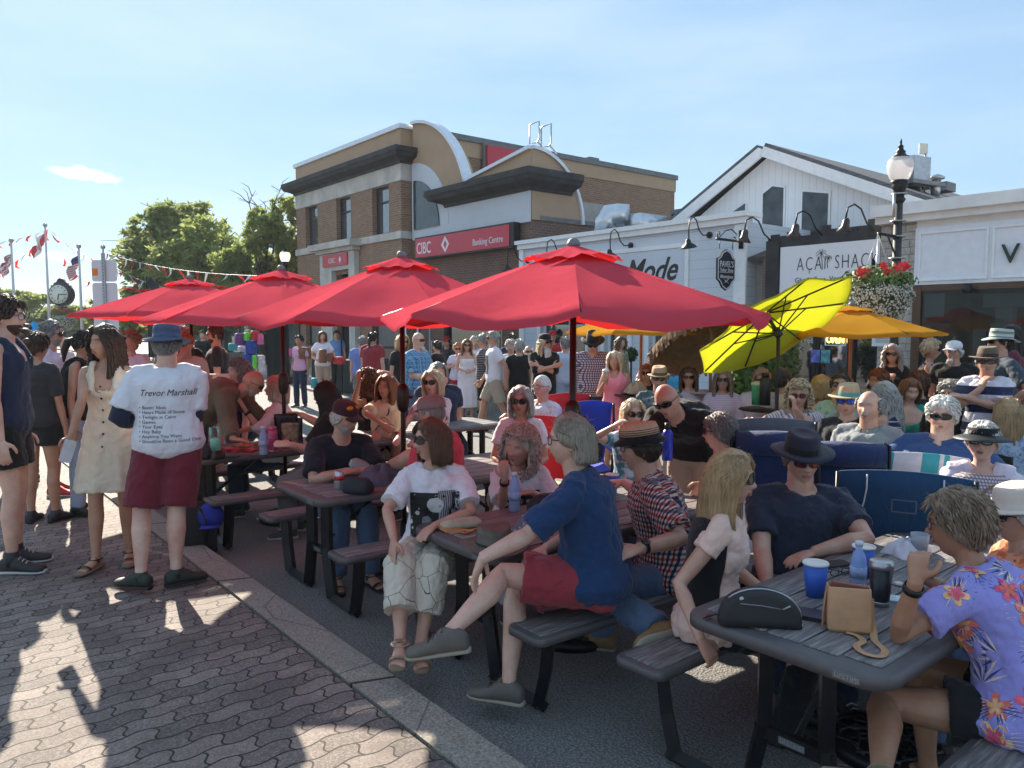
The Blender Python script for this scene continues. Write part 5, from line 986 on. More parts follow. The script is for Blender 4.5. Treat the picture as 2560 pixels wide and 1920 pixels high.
def person(label, head, d, yaw, pose='stand', h=1.74, sex='m', lean=0, side=0, twist=0, hy=0, hp=0, hr=0, b=1., belly=0., bust=None, skin='a', hair=('short', 'grey'), top=None, bot=None, skirt=None, shoes=('sneaker', (.05, .05, .05)), ground=0., arm=None, leg=None, eye='eyes', hat=None, beard=None, q=None, group=None, neck=0., voxel=None, mouth=True, extra=None, sock=None, hs=1.0, age=0):
 rnd = random.Random(label); q = q or (3 if d < 5.1 else 2 if d < 8.6 else 1)
 Hc = P(head[0], head[1], d); L_, S_, T_ = R(lean), R(side), R(twist)
 Mh_rel = (Matrix.Rotation(R(hy), 3, 'Z') @ Matrix.Rotation(-R(hp), 3, 'X') @ Matrix.Rotation(R(hr), 3, 'Y'))
 tr = V3((math.sin(S_), math.sin(L_)*math.cos(S_), math.cos(L_)*math.cos(S_)))
 def headoff(k):
  nb = tr*.50*k; nd = (tr*.75+Mh_rel @ V3((0, 0, 1))*.25+V3((0, 0, .5 if lean < 50 else 0))).normalized(); return nb, nb+nd*(.112*k+neck)+Mh_rel @ V3((0, .022, .045))*k
 if pose == 'stand': k = (Hc.z-ground)/(headoff(1.)[1].z+.965)
 else: k = h/1.75
 k = max(.70, min(1.18, k)); nb, ho = headoff(k); RZ = Matrix.Rotation(R(yaw), 3, 'Z'); pw = Hc-RZ @ ho
 if pose == 'stand' and abs(pw.z-ground-.965*k) > .02: pass
 loc = V3((pw.x, pw.y, ground)); t = thing('person', label, 'person', loc, R(yaw), group); M = WM[t.name]; Mi = M.inverted()
 Pv = V3((0, 0, pw.z-ground)); NB = Pv+nb; HD = Pv+ho; PEOPLE.append((label, round(k*1.75, 2), round(Pv.z-.09*k, 2)))
 cam_l = Mi @ CAM
 def rl(px, py): return (Mi.to_3x3() @ ray(px, py)).normalized()
 def onray(sp, c, ln):
  r = rl(sp[0], sp[1]); oc = c-cam_l; tm = oc.dot(r); cl = cam_l+r*tm; dist = (cl-c).length
  if dist >= ln: return c+(cl-c).normalized()*ln if True else cl
  dd_ = math.sqrt(ln*ln-dist*dist); return cl+r*(dd_ if sp[2] == 'f' else -dd_ if sp[2] == 'n' else 0)
 # ---- torso frame ----
 P1 = Pv+V3((0, 0, .24*k))+V3((tr.x, tr.y, 0))*.07*k
 def spine(u):
  if u <= 0: return Pv+V3((0, 0, .50*k*u))
  if u <= 1: return Pv*(1-u)**2+P1*2*u*(1-u)+NB*u*u
  return NB+(NB-P1).normalized()*(u-1)*.5*k
 tab = TOR[sex]; bust = (.030 if sex == 'f' else 0) if bust is None else bust
 def sec(u, infl, n=28, wmin=0.):
  c = spine(u); tn = (spine(u+.02)-spine(u-.02)).normalized(); a = T_*max(0, min(1, u)); rt = V3((math.cos(a), math.sin(a), 0)); rt = (rt-tn*rt.dot(tn)).normalized(); fw = tn.cross(rt)
  w, dp = interp(tab, u); w = max(w*b, wmin)*k+infl; dp = dp*b*k+infl; bl = (belly*math.exp(-((u-.22)/.24)**2)+bust*math.exp(-((u-.66)/.12)**2)*.9)*k; ring = []
  for i in range(n):
   a = 2*PI*i/n; ca, sa = math.cos(a), math.sin(a); e = 2/2.35; X = w*abs(ca)**e*(1 if ca > 0 else -1); Y = dp*abs(sa)**e*(1 if sa > 0 else -1)
   if sa > 0: Y += bl*sa; X *= 1+.25*bl/(w+.01)*(1-abs(ca))
   ring.append(c+rt*X+fw*Y)
  return ring
 a90 = T_; rt = V3((math.cos(a90), math.sin(a90), 0)); tn = (NB-P1).normalized(); rt = (rt-tn*rt.dot(tn)).normalized(); fw = tn.cross(rt)
 shw = (.178 if sex == 'm' else .158)*k*(1+(b-1)*.7); SH = {s: spine(.88)+rt*shw*g-fw*.005 for s, g in (('R', 1), ('L', -1))}; HP = {s: Pv+V3((g*.088*k*b, 0, -.02*k)) for s, g in (('R', 1), ('L', -1))}
 l1, l2 = .285*k, .255*k; J = {}
 arm = arm or {}; arm = arm if isinstance(arm, dict) else {'R': arm, 'L': arm}; HO = {}
 for s, g in (('R', 1), ('L', -1)):
  a = arm.get(s, 'down'); pn = None; hd = None; curl = .35; spr = 0
  if isinstance(a, dict):
   pn, hd, curl = a.get('pn'), a.get('hd'), a.get('curl', .35)
   if 'e' in a:
    E_ = onray(a['e'], SH[s], l1); W_ = onray(a['w'], E_, l2) if len(a['w']) == 3 and isinstance(a['w'][2], str) else ik(E_, V3(a['w']), l2, .01, (0, 0, -1))[1]
   else:
    if isinstance(a['w'][2], str): tgt = onray(a['w'], SH[s], (l1+l2)*a.get('r', .8))
    else: tgt = V3((a['w'][0]*k, a['w'][1]*k, a['w'][2]))
    E_, W_ = ik(SH[s], tgt, l1, l2, a.get('h', (g*.5, -.4, -1)))
  else:
   tb = {'down': ((g*(.235+.03*(b-1)), .03, Pv.z-.10*k), (g*.3, -1, 0), (-g, 0, 0)), 'lap': ((g*.07, .27, Pv.z+.09), (g*.8, -.5, -.4), (0, 0, -1)), 'knee': ((g*.12, .42, Pv.z+.10), (g*.8, -.3, -.5), (0, 0, -1)),
     'table': ((g*.12, .42, .785), (g*.8, 0, -.6), (0, 0, -1)), 'tablein': ((-g*.06, .34, .785), (g, 0, -.4), (0, 0, -1)), 'hip': ((g*.20, .02, Pv.z+.06), (g*1, -.5, 0), (-g*.6, -.6, 0)), 'front': ((g*.05, .24, Pv.z+.12*k), (g*.8, -.5, -.3), (-g*.4, -1, 0)),
     'cross': ((-g*.10, .20+.02*g, Pv.z+.31*k), (g*1, .1, -.5), (0, -1, 0)), 'chest': ((g*.04, .22, Pv.z+.34*k), (g*.9, -.1, -.7), (-g, -.4, 0)), 'chin': ((g*.0, .16, HD.z-.16*k), (g*.3, .5, -1), (0, -1, .3)), 'back': ((g*.06, -.2, Pv.z+.02), (g*1, -.3, 0), (0, -1, 0)), 'rest': ((g*.30, .30, Pv.z+.20), (g*.7, -.5, -.5), (0, 0, -1)), 'bent': ((g*.17, .28, Pv.z+.10*k), (g*1., -.8, -.2), (-g, 0, 0)), 'walk': ((g*.26, .16*g, Pv.z-.05*k), (g*.3, -1, 0), (-g, 0, 0))}[a]
   tx = V3((tb[0][0]*k, tb[0][1]*k, tb[0][2]));
   if a in ('table', 'tablein', 'cross', 'chest', 'chin', 'front', 'bent'): tx = tx+V3((NB.x, max(0, NB.y), 0))*.8
   E_, W_ = ik(SH[s], tx, l1, l2, tb[1]); pn = tb[2]
  J[s+'e'], J[s+'w'] = E_, W_; fdir = (W_-E_).normalized(); hd = V3(hd).normalized() if hd else fdir; pn = V3(pn) if pn else V3((-g*.5, -.2, -.6)); pn = pn-hd*pn.dot(hd); pn = pn.normalized() if pn.length > .05 else V3((0, 0, -1)); HO[s] = (hd, pn, curl)
 leg = leg or {}; leg = leg if isinstance(leg, dict) else {'R': leg, 'L': leg}; t1, t2 = .435*k, .42*k; FD = {}
 for s, g in (('R', 1), ('L', -1)):
  a = leg.get(s, None); fd = V3((g*.22, 1, 0))
  if isinstance(a, dict):
   if 'k' in a: K_ = onray(a['k'], HP[s], t1); A_ = onray(a['a'], K_, t2)
   else: K_, A_ = ik(HP[s], V3((a['t'][0]*k, a['t'][1]*k, a['t'][2])), t1, t2, a.get('h', (0, 1, .2)))
   fd = V3(a.get('f', fd))
  elif pose == 'stand': K_, A_ = ik(HP[s], V3((g*.105*k, (.02*g if a is None else a)*k, .085*k)), t1, t2, (0, 1, 0))
  else: K_, A_ = ik(HP[s], V3((g*.13*k, (.40 if a is None else a)*k, .085*k)), t1, t2, (g*.12, 1, .9))
  J[s+'k'], J[s+'a'] = K_, A_; FD[s] = fd.normalized()
 # ---- body ----
 m = MB(); N_ = 22
 bi = -.011 if top and top.get('neck', 'crew') in ('crew', 'polo', 'turtle') else -.004; m.rings([sec(u, bi, N_) for u in (-.22, -.12, 0, .1, .2, .3, .4, .5, .6, .7, .78, .84, .89, .93, .97, 1.0)])
 nr = (.058 if sex == 'm' else .047)*k*(1+(b-1)*.8)
 nbase = spine(.93); nt_ = HD+Mh_rel @ V3((0, -.012, -.045))*k; m.tube([nbase, nbase.lerp(nt_, .5)+fw*.004, nt_], [nr*1.12, nr, nr*.98], 14)
 hd_ = sph(*((44, 56) if q == 3 else (30, 36) if q == 2 else (20, 24))); nl, no = (44, 56) if q == 3 else (30, 36) if q == 2 else (20, 24)
 kh = hs*(.55+.45*k); HM = np.array(Mh_rel)*kh; hp_ = head_pts(hd_) @ HM.T+np.array(HD); addgrid(m, hp_, nl, no)
 def HL(p): return HD+Mh_rel @ (V3(p)*kh)
 for g in (-1, 1): m.ball(HL((g*.076, -.012, -.004)), (.011*kh, .021*kh, .033*kh), 10, Mh_rel @ Matrix.Rotation(g*.35, 3, 'Z'))
 ar = (1.0 if sex == 'm' else .84)*k*(1+(b-1)*.8)
 for s, g in (('R', 1), ('L', -1)):
  S0, E_, W_ = SH[s], J[s+'e'], J[s+'w']; ins = S0-rt*g*.05*k
  m.tube([spine(1.02)+rt*g*.01, spine(.96)+rt*g*.075*k, S0+tn*.010*k+rt*g*.012], [.036*k, .038*ar, .046*ar], 12)
  m.tube([ins, S0, S0.lerp(E_, .35), S0.lerp(E_, .7), E_, E_.lerp(W_, .25), E_.lerp(W_, .6), W_], [r*ar for r in (.052, .054, .049, .043, .038, .041, .034, .0265)], 14)
  hd2, pn, curl = HO[s]; sd_ = hd2.cross(pn).normalized(); hk = k*(1. if sex == 'm' else .9)
  thumb_side = g
  # palm
  Rm = lambda c, w_, th_: [c+sd_*(w_*math.cos(a))+pn*(th_*math.sin(a)) for a in [2*PI*i/12 for i in range(12)]]
  m.rings([Rm(W_-hd2*.01, .025*hk, .018*hk), Rm(W_+hd2*.03*hk, .034*hk, .019*hk), Rm(W_+hd2*.07*hk, .041*hk, .0165*hk), Rm(W_+hd2*.095*hk, .040*hk, .012*hk)])
  for fi in range(4):
   off = (-.030+.020*fi)*hk; ln = (.066, .078, .074, .058)[fi if thumb_side < 0 else 3-fi]*hk; p = W_+hd2*(.088*hk)+sd_*off; dr_ = (hd2+sd_*(off*2.2/hk*.9)).normalized(); pts = [p]; cr = curl*(.85+.1*fi)
   for seg, fr in ((0, .45), (1, .32), (2, .23)):
    an = cr*(seg+.6); dd_ = dr_*math.cos(an)+pn*math.sin(an); p = p+dd_*ln*fr; pts.append(p)
   fr_ = .0092 if q == 3 else .0105; m.tube(pts, [fr_*hk, fr_*hk*.97, fr_*hk*.88, fr_*hk*.75], 8)
  ts = thumb_side; b0 = W_+hd2*.022*hk+sd_*ts*.022*hk*1; p1 = b0+(hd2*.5+sd_*ts*.8+pn*.35).normalized()*.042*hk; p2 = p1+(hd2*.85+sd_*ts*.35+pn*.4).normalized()*.032*hk; p3 = p2+(hd2*.9+pn*.4).normalized()*.024*hk; m.tube([b0, p1, p2, p3], [.0155*hk, .0125*hk, .011*hk, .009*hk], 8)
  H0, K_, A_ = HP[s], J[s+'k'], J[s+'a']; lr = k*(1+(b-1)*.75)*(1. if sex == 'm' else .97); cf = (A_-K_).normalized(); back = -(V3((0, 1, 0))-cf*cf.y).normalized()
  m.tube([H0+(H0-K_).normalized()*.03, H0, H0.lerp(K_, .3), H0.lerp(K_, .7), K_, K_.lerp(A_, .12)+back*.006, K_.lerp(A_, .33)+back*.014, K_.lerp(A_, .62)+back*.006, K_.lerp(A_, .88), A_], [r*lr for r in (.082, .090, .084, .066, .054, .053, .056, .045, .034, .034)], 16)
  if pose != 'stand': m.ball(H0+V3((g*.01, -.035*k, -.01)), (.095*lr, .10*lr, .09*lr), 14)
  # foot
  fd = FD[s]; sh_up = V3((0, 0, 1)) if abs(cf.z) > .75 and not (isinstance(leg.get(s), dict) and 'up' in leg[s]) else -cf
  if isinstance(leg.get(s), dict) and 'up' in leg[s]: sh_up = V3(leg[s]['up']).normalized()
  fd = (fd-sh_up*fd.dot(sh_up)).normalized(); FD[s] = (fd, sh_up); sx = fd.cross(sh_up); fl = k*(1. if sex == 'm' else .92)
  def frng(u, w_, h_, z_, ex=0, A_=A_, fd=fd, sh_up=sh_up, sx=sx, fl=fl): c = A_+fd*u*fl+sh_up*(z_-.085)*fl; return [c+sx*((w_+ex)*fl*math.cos(a))+sh_up*((h_+ex)*fl*max(-1., math.sin(a))) for a in [2*PI*i/12 for i in range(12)]]
  J[s+'fr'] = frng
  m.tube([A_, A_-sh_up*.03*k], [.036*lr, .034*lr], 12); m.rings([frng(-.062, .012, .015, .04), frng(-.055, .027, .032, .036), frng(-.02, .032, .042, .045), frng(.03, .034, .036, .045), frng(.08, .040, .024, .030), frng(.125, .045, .016, .020), frng(.16, .040, .012, .016)])
  if q == 3 and shoes and shoes[0] == 'sandal':
   for ti in range(5): u0 = A_+fd*(.150-.006*ti)*fl-sh_up*.068*fl+sx*(-.034+.0165*ti)*fl*(1 if s == 'R' else -1); m.tube([u0, u0+fd*(.040-.005*ti)*fl], [.0095 if ti else .012, .0085 if ti else .011], 8)
 body = obj('body', m, skinmat(skin), t, 'local');
 def rem(o, vx, it=2, disp=0.):
  r = o.modifiers.new('r', 'REMESH'); r.mode = 'VOXEL'; r.voxel_size = vx; r.use_smooth_shade = True
  sm = o.modifiers.new('s', 'SMOOTH'); sm.factor = .5; sm.iterations = it
  if disp: dm = o.modifiers.new('d', 'DISPLACE'); dm.texture = FOLDT; dm.strength = disp; dm.mid_level = .40; dm.texture_coords = 'LOCAL'
  return o
 rem(body, (.0052, .0075, .012)[3-q] if not voxel else voxel, 1); cv = (.0070, .011, .017)[3-q]; dz = (.024, .018, .010)[3-q]
 # ---- garments ----
 if top:
  m = MB(); ifl = top.get('i', .014); hem = top.get('hem', -.14); us = [hem]+[u for u in (-.1, 0, .1, .2, .3, .4, .5, .6, .7, .78, .84, .89, .93) if u > hem+.04]; lw = top.get('loose', .012); nk = top.get('neck', 'crew'); rs = []
  for u in us:
   e = ifl+lw*math.exp(-((u-.1)/.35)**2)+(.034*max(0, min(1, (.18-u)/.2)) if pose != 'stand' else 0); rs.append(sec(u, e, 28, top.get('wmin', .0)))
  mn = top.get('min', 0)
  def neckring(u, vd, pw_, e):
   out = []
   for i in range(28): ui = u-vd*max(0., math.sin(2*PI*i/28))**pw_/(.46*k); out.append(sec(ui, e, 28)[i])
   return out
  vd, pw_, ut = dict(crew=(.012, 2, 1.0), v=(.20, 3, .995), scoop=(.075, 1.6, .985), tank=(.12, 2.0, .97), polo=(.045, 4, 1.005), turtle=(0, 1, 1.04), halter=(.03, 1, 1.0), off=(.02, 1, .80), deep=(.20, 3.0, .97))[nk]
  if nk == 'off': rs = [r_ for r_, u in zip(rs, us) if u <= .72]; rs.append(sec(.76, ifl))
  else: rs = [r_ for r_, u in zip(rs, us) if u <= (.84 if vd < .05 else .70)]; rs += [neckring(u, vd*w_, pw_, ifl*.9) for u, w_ in ((.80, .35), (.86, .6), (.91, .8), (.95, .92))[(1 if vd < .05 else 0):]]; rs.append(neckring(ut, vd, pw_, ifl*.9+.003))
  m.rings(rs); sl_ = top.get('sleeve', .55)
  if isinstance(sl_, (int, float)): sl_ = {'R': sl_, 'L': sl_}
  for s, g in (('R', 1), ('L', -1)):
   S0, E_, W_ = SH[s], J[s+'e'], J[s+'w']; L_s = sl_[s]; fl = top.get('fl', .014)*.62
   if L_s > 0: m.tube([spine(.985)+rt*g*.055*k-fw*.004, spine(.965)+rt*g*.082*k-fw*.004, S0+tn*.012*k+rt*g*.012], [.028*k+ifl*.8, .041*ar+ifl*.9, .047*ar+ifl*.9], 12)
   elif nk not in ('off', 'halter'):
    fi_, bi_ = (5, 23) if g > 0 else (9, 19); x_ = .098 if nk == 'tank' else .088; pts = [sec(.66, ifl*.4)[fi_], sec(.80, ifl*.4)[fi_], spine(.90)+rt*g*x_*k+fw*.075*k+tn*.012, spine(.955)+rt*g*x_*k+fw*.03*k+tn*.034*k, spine(.965)+rt*g*x_*k-fw*.02*k+tn*.034*k, spine(.92)+rt*g*x_*k-fw*.07*k+tn*.02, sec(.80, ifl*.4)[bi_], sec(.66, ifl*.4)[bi_]]
    STR_ = top.setdefault('paths', []); STR_.append((g, pts)); m.tube(pts, [(.030 if nk != 'v' else .022)*k]*8, 10, up=rt*g, flat=1.15)
   if L_s <= 0: continue
   pts = [S0-rt*g*.05*k, S0]; rr_ = [.053*ar+ifl*.85, .054*ar+ifl*.9]
   if L_s <= 1: pts += [S0.lerp(E_, L_s*.5), S0.lerp(E_, L_s*.97), S0.lerp(E_, L_s)]; rr_ += [.053*ar+ifl+fl*.5, .047*ar+ifl+fl, .046*ar+ifl+fl*.95]
   else: f2 = L_s-1; pts += [S0.lerp(E_, .5), E_, E_.lerp(W_, f2*.5), E_.lerp(W_, f2)]; rr_ += [.050*ar+ifl+fl*.3, .042*ar+ifl+fl*.3, .040*ar+ifl+fl*.3, (.033 if f2 > .7 else .038)*ar+ifl*.7+fl*.2]
   m.tube(pts, rr_, 16)
  o = rem(obj(top.get('n', 'shirt'), m, top['m'], t, 'local'), cv, 3, dz); t_top = o
  if top.get('collar'):
   m = MB(); cc = spine(.97); up_ = (nt_-nbase).normalized(); ro = []
   for (rr2, zz, ) in ((nr*1.12, .0), (nr*1.16, .035), (nr*1.42, .018), (nr*1.75, -.012), (nr*1.70, -.016), (nr*1.30, .010)):
    ro.append([cc+rt*(rr2*1.02*math.cos(a))+fw*(rr2*math.sin(a))+up_*(zz*k-.02*k*max(0, math.sin(a))**3-.0) for a in [2*PI*i/24+PI/2+.12 for i in range(23)]])
   m.rings(ro, False, False); obj('collar', m, top['m'] if top['collar'] is True else top['collar'], t_top, 'local')
 def trous(spec, nm):
  m = MB(); ifl = spec.get('i', .012); Lg = spec.get('len', 2); fl = spec.get('fl', .01)
  m.rings([sec(u, ifl, 24) for u in (-.24, -.16, -.1, 0, .08, spec.get('waist', .12))])
  for s, g in (('R', 1), ('L', -1)):
   H0, K_, A_ = HP[s], J[s+'k'], J[s+'a']; lr = k*(1+(b-1)*.75)
   pts = [H0+(H0-K_).normalized()*.03, H0, H0.lerp(K_, .3)]; rr_ = [.082*lr+ifl, .092*lr+ifl, .087*lr+ifl+fl*.2]
   if Lg <= 1:
    if Lg > .45: pts += [H0.lerp(K_, Lg*.72)]; rr_ += [.078*lr+ifl+fl*.6]
    pts += [H0.lerp(K_, Lg)]; rr_ += [(.085-.025*Lg)*lr+ifl+fl]
   else:
    f2 = Lg-1; pts += [H0.lerp(K_, .7), K_, K_.lerp(A_, f2*.4), K_.lerp(A_, f2*.75), K_.lerp(A_, f2)]; rr_ += [.068*lr+ifl+fl*.5, .058*lr+ifl+fl*.5, .056*lr+ifl+fl*.6, .048*lr+ifl+fl*.8, .042*lr+ifl+fl]
   m.tube(pts, rr_, 16)
   if pose != 'stand': m.ball(H0+V3((g*.01, -.03*k, -.012)), (.090*lr+ifl, .092*lr+ifl, .085*lr+ifl), 14)
  return rem(obj(nm, m, spec['m'], t, 'local'), cv, 3, dz)
 if bot: trous(bot, bot.get('n', 'trousers' if bot.get('len', 2) > 1.3 else 'shorts'))
 if skirt:
  m = MB(); Lg = skirt['len']; fl = skirt.get('fl', .07); ifl = .014
  if pose == 'stand':
   rs = [sec(u, ifl, 32) for u in (.2, .1, 0)]; base = sec(0, ifl, 32); c = Pv
   for q_ in range(1, 7):
    u = q_/6; rs.append([V3((p.x*(1+fl*4*u)+.012*u*math.sin(i*1.9), p.y*(1+fl*5*u)+.012*u*math.cos(i*1.9), Pv.z-Lg*k*u)) for i, p in enumerate(base)])
   m.rings(rs); rem(obj('skirt', m, skirt['m'], t, 'local'), cv, 2, dz)
  else: trous(dict(m=skirt['m'], len=min(1.3, Lg/.45), i=.02, fl=.04), 'skirt')
 # ---- shoes ----
 if shoes and q >= 2 or (shoes and pose == 'stand'):
  kind, col_ = shoes; cm = simple('shoe_%02x%02x%02x' % tuple(int(c*255) for c in col_), col_, .6, 0, .15, 20); wm = simple('shoe_sole_white', (.5, .5, .48), .6) if kind in ('sneaker', 'boat') else M_black
  if kind == 'boat': wm = simple('shoe_sole_tan', (.30, .26, .20), .7)
  for s in 'RL':
   fr = J[s+'fr']; fd, up_ = FD[s]; A_ = J[s+'a']
   if kind in ('sneaker', 'shoe', 'boat'):
    m = MB(); e = .007; m.rings([fr(-.075, .012, .018, .045, e), fr(-.066, .030, .038, .042, e), fr(-.02, .034, .052, .054, e), fr(.035, .036, .054, .052, e), fr(.085, .042, .030, .034, e), fr(.14, .046, .020, .024, e), fr(.18, .040, .017, .020, e), fr(.20, .022, .012, .017, e)])
    if kind != 'boat': m.tube([A_+up_*(.05 if kind == 'sneaker' and col_[0] < .03 else .02)*k, A_-up_*.04*k], [.042*k, .044*k], 14)
    o = obj('shoe', m, cm, t, 'local'); so_ = MB(); so_.rings([[p+up_*0 for p in fr(u, w_, .010, .004, .004)] for u, w_ in ((-.08, .012), (-.07, .032), (-.02, .036), (.04, .037), (.09, .044), (.145, .048), (.185, .042), (.208, .02))]); obj('sole', so_, wm, o, 'local')
    if q == 3 or d < 5.8:
     la = MB()
     for li in range(4): u = .03+.022*li; zz = .106-.013*li; c = A_+fd*u*k+up_*(zz-.085)*k; sx = fd.cross(up_); la.tube([c-sx*.026-up_*.006, c+up_*.006, c+sx*.026-up_*.006], .004, 5)
     obj('laces', la, simple('lace', (.5, .48, .44), .8) if kind == 'sneaker' else simple('lace_brown', (.08, .06, .05), .8), o, 'local')
   else:
    m = MB(); m.rings([fr(u, w_, .012, .004, .003) for u, w_ in ((-.078, .014), (-.065, .032), (-.02, .035), (.04, .037), (.09, .045), (.145, .05), (.19, .044), (.212, .02))]); o = obj('sandal_sole', m, simple('sandal_sole', (.22, .15, .10), .7) if kind == 'sandal' else M_black, t, 'local')
    m = MB()
    def strap(u, w_, h_, z_, wd):
     r0 = fr(u-wd/2, w_, h_, z_, .005); r1 = fr(u+wd/2, w_, h_, z_*.97, .005); m.rings([r0[:7], r1[:7]], False, False)
    strap(.125, .047, .022, .022, .028); strap(.02, .036, .046, .045, .022);
    rr_ = [A_-up_*.015+ (fd*math.cos(a)+fd.cross(up_)*math.sin(a))*.042*k for a in [2*PI*i/14 for i in range(15)]]; m.tube(rr_, .009, 5, flat=.4); obj('straps', m, cm, o, 'local', False)
 # ---- hair ----
 stl, hc = hair if hair else ('none', 'grey'); hm = HC[hc] if hc in HC else hc
 thick = dict(short=.012, crop=.005, thick=.024, bald=.0, fringe=.010, bob=.020, long=.018, curly=.020, bun=.014, pony=.014, wavy=.022, quiff=.026, none=0, wispy=.022, mullet=.02)[stl]
 if thick:
  nl2, no2 = (34, 48) if q == 3 else (22, 30) if q == 2 else (14, 20); dd_ = sph(nl2, no2); pt = head_pts(dd_); azm = np.abs(np.arctan2(dd_[:, 0], dd_[:, 1])); z = pt[:, 2]
  fh = .066 if stl not in ('fringe',) else .14; zt_ = np.where(azm < .55, fh, np.where(azm < 1.25, fh+(-.005-fh)*(azm-.55)/.7, np.where(azm < 1.7, -.005-.02*(azm-1.25)/.45, -.025-.045*(azm-1.7)/1.44)))
  if stl == 'fringe': zt_ = np.where(azm < 1.2, .3, zt_); zt_ = zt_+0*z
  if stl == 'wispy': zt_ = zt_+.012*(azm < .6)
  mk = 1/(1+np.exp(-(z-zt_)/.005));
  if stl == 'fringe': mk = mk*(1/(1+np.exp((z-.055)/.008)))
  nrm = pt/np.linalg.norm(pt, axis=1)[:, None]; nz_ = np.array([math.sin(p[0]*90+rnd.random())*math.cos(p[1]*80)*math.sin(p[2]*70) for p in pt]); tk = thick*(1+.25*nz_)
  if stl == 'quiff': tk = tk*(.45+1.0*np.clip((pt[:, 2]-.05)/.06, 0, 1))
  if stl in ('short', 'thick'): tk = tk*(.55+.75*np.clip((pt[:, 2])/.09, 0, 1))
  if hat and hat[0] != 'visor': tk = np.where(z > .030, .002, tk)
  off = nrm*(tk*mk-(1-mk)*.014)[:, None]; m = MB(); addgrid(m, (pt+off) @ HM.T+np.array(HD), nl2, no2)
  def rx(z_): return .082*math.sqrt(max(.02, 1-(z_/.135)**2)) if z_ > .0 else .082
  def ry(z_): return .106*math.sqrt(max(.02, 1-(z_/.135)**2)) if z_ > .0 else .106-.012*min(1, -z_/.1)
  if stl in ('bob', 'long', 'wavy', 'curly', 'wispy', 'mullet'):
   zend = dict(bob=-.125, long=-.30, wavy=-.34, curly=-.15, wispy=-.09, mullet=-.105)[stl]; a0 = 1.15 if stl in ('bob', 'long', 'wavy') else 1.35 if stl == 'curly' else 1.95
   fl = dict(bob=.10, long=.25, wavy=.5, curly=.9, wispy=.15, mullet=.15)[stl]; bk_ = (Mh_rel.inverted() @ V3((0, 0, 0)))
   def cp_(az, z_, th_): g_ = 1+fl*max(0, -z_)*1.1; return V3((rx(z_)+th_, ry(z_)+th_, 0)) , g_
   NA = 26 if q > 1 else 14; rs = []
   for th_ in ((.016, -.004) if stl not in ('mullet', 'wispy') else (.008, -.004)):
    for zi in range(9):
     zz = .05+(zend-.05)*zi/8; row = []
     for ai in range(NA+1):
      az = a0+(2*PI-2*a0)*ai/NA; g_ = 1+fl*max(0, -zz)*1.1; row.append(V3(((rx(zz)+th_)*g_*math.sin(az), (ry(zz)+th_)*g_*math.cos(az)-(.02 if zz < -.1 else 0), zz-(.012*math.sin(az*7)+.01*rnd.random() if zi == 8 else 0))))
     rs.append(row)
   rs2 = rs[:9]+rs[9:][::-1]; rs2.append(rs2[0]); pts_ = [[HL(p) for p in row] for row in rs2]; m.rings(pts_, False, False)
   m.add([p for row in pts_[:-1] for p in (row[0],)], [tuple(range(18))]); m.add([row[-1] for row in pts_[:-1]], [tuple(range(18))[::-1]])
  if stl == 'bun': m.ball(HL((0, -.125, .045)), .038*kh, 12)
  if stl == 'pony': m.tube([HL((0, -.10, .02)), HL((0, -.145, -.01)), HL((0, -.15, -.10)), HL((0, -.13, -.20))], [.028, .034, .03, .008], 10)
  ho_ = obj('hair', m, hm, t, 'local')
  # locks
  nt2 = {3: 900, 2: 260, 1: 60}[q]; wl = {3: .0026, 2: .0048, 1: .009}[q]; m = MB(); segs = 6 if q == 3 else 4
  if stl in ('bob', 'long', 'wavy', 'wispy', 'mullet'):
   for i in range(nt2):
    az = a0-.12+(2*PI-2*a0+.24)*rnd.random(); ph = rnd.random()*6; zs = rnd.uniform(.06, .118) if not hat or hat[0] == 'visor' else .035; ze = zend*rnd.uniform(.82, 1.1); pts = []
    for j in range(segs+4):
     u = j/(segs+3); zz = zs+(ze-zs)*u; g_ = 1+fl*max(0, -zz)*1.1; wv_ = (.022 if stl == 'wavy' else .010 if stl in ('wispy', 'mullet') else .004)*math.sin(ph+zz*(38 if stl != 'long' else 12)); th_ = (.017 if stl not in ('mullet', 'wispy') else .010)+wv_+.004*rnd.random(); aa = az+(0.05*math.sin(ph*2+zz*20) if stl == 'wavy' else 0)+(.12*math.sin(ph+u*3) if stl == 'wispy' else 0)
     if u < .25: aa = az*(.55+1.8*u) if az < PI else 2*PI-(2*PI-az)*(.55+1.8*u)
     pts.append(HL(((rx(zz)+th_)*g_*math.sin(aa), (ry(zz)+th_)*g_*math.cos(aa)-(.02*max(0, min(1, -zz*8))), zz)))
    m.tube(pts, [wl*.7]+[wl]*(len(pts)-2)+[wl*.2], 4, flat=1.8)
  elif stl == 'curly':
   for i in range(int(nt2*3.)):
    while 1:
     v = V3((rnd.gauss(0, 1), rnd.gauss(0, 1), rnd.gauss(0, 1))).normalized(); az = abs(math.atan2(v.x, v.y))
     if hat and v.z > .2: continue
     if (v.z > .50 and not (az < .5 and v.z < .58)) or (az > 1.25 and v.z > -.95): break
    p = V3((v.x*.108, v.y*.126, v.z*.142))*(.93+.22*rnd.random())
    if v.z < -.1: p.z -= .06*rnd.random(); p.x *= 1.12
    a = V3((rnd.gauss(0, 1), rnd.gauss(0, 1), rnd.gauss(0, 1))).normalized()*.012; c = a.cross(v).normalized()*.012; m.tube([HL(p+a), HL(p+c+v*.008), HL(p-a), HL(p-c+v*.004), HL(p+a*.6-v*.004)], [wl*.6, wl*1.7, wl*1.9, wl*1.7, wl*.5], 4)
  elif stl != 'crop':
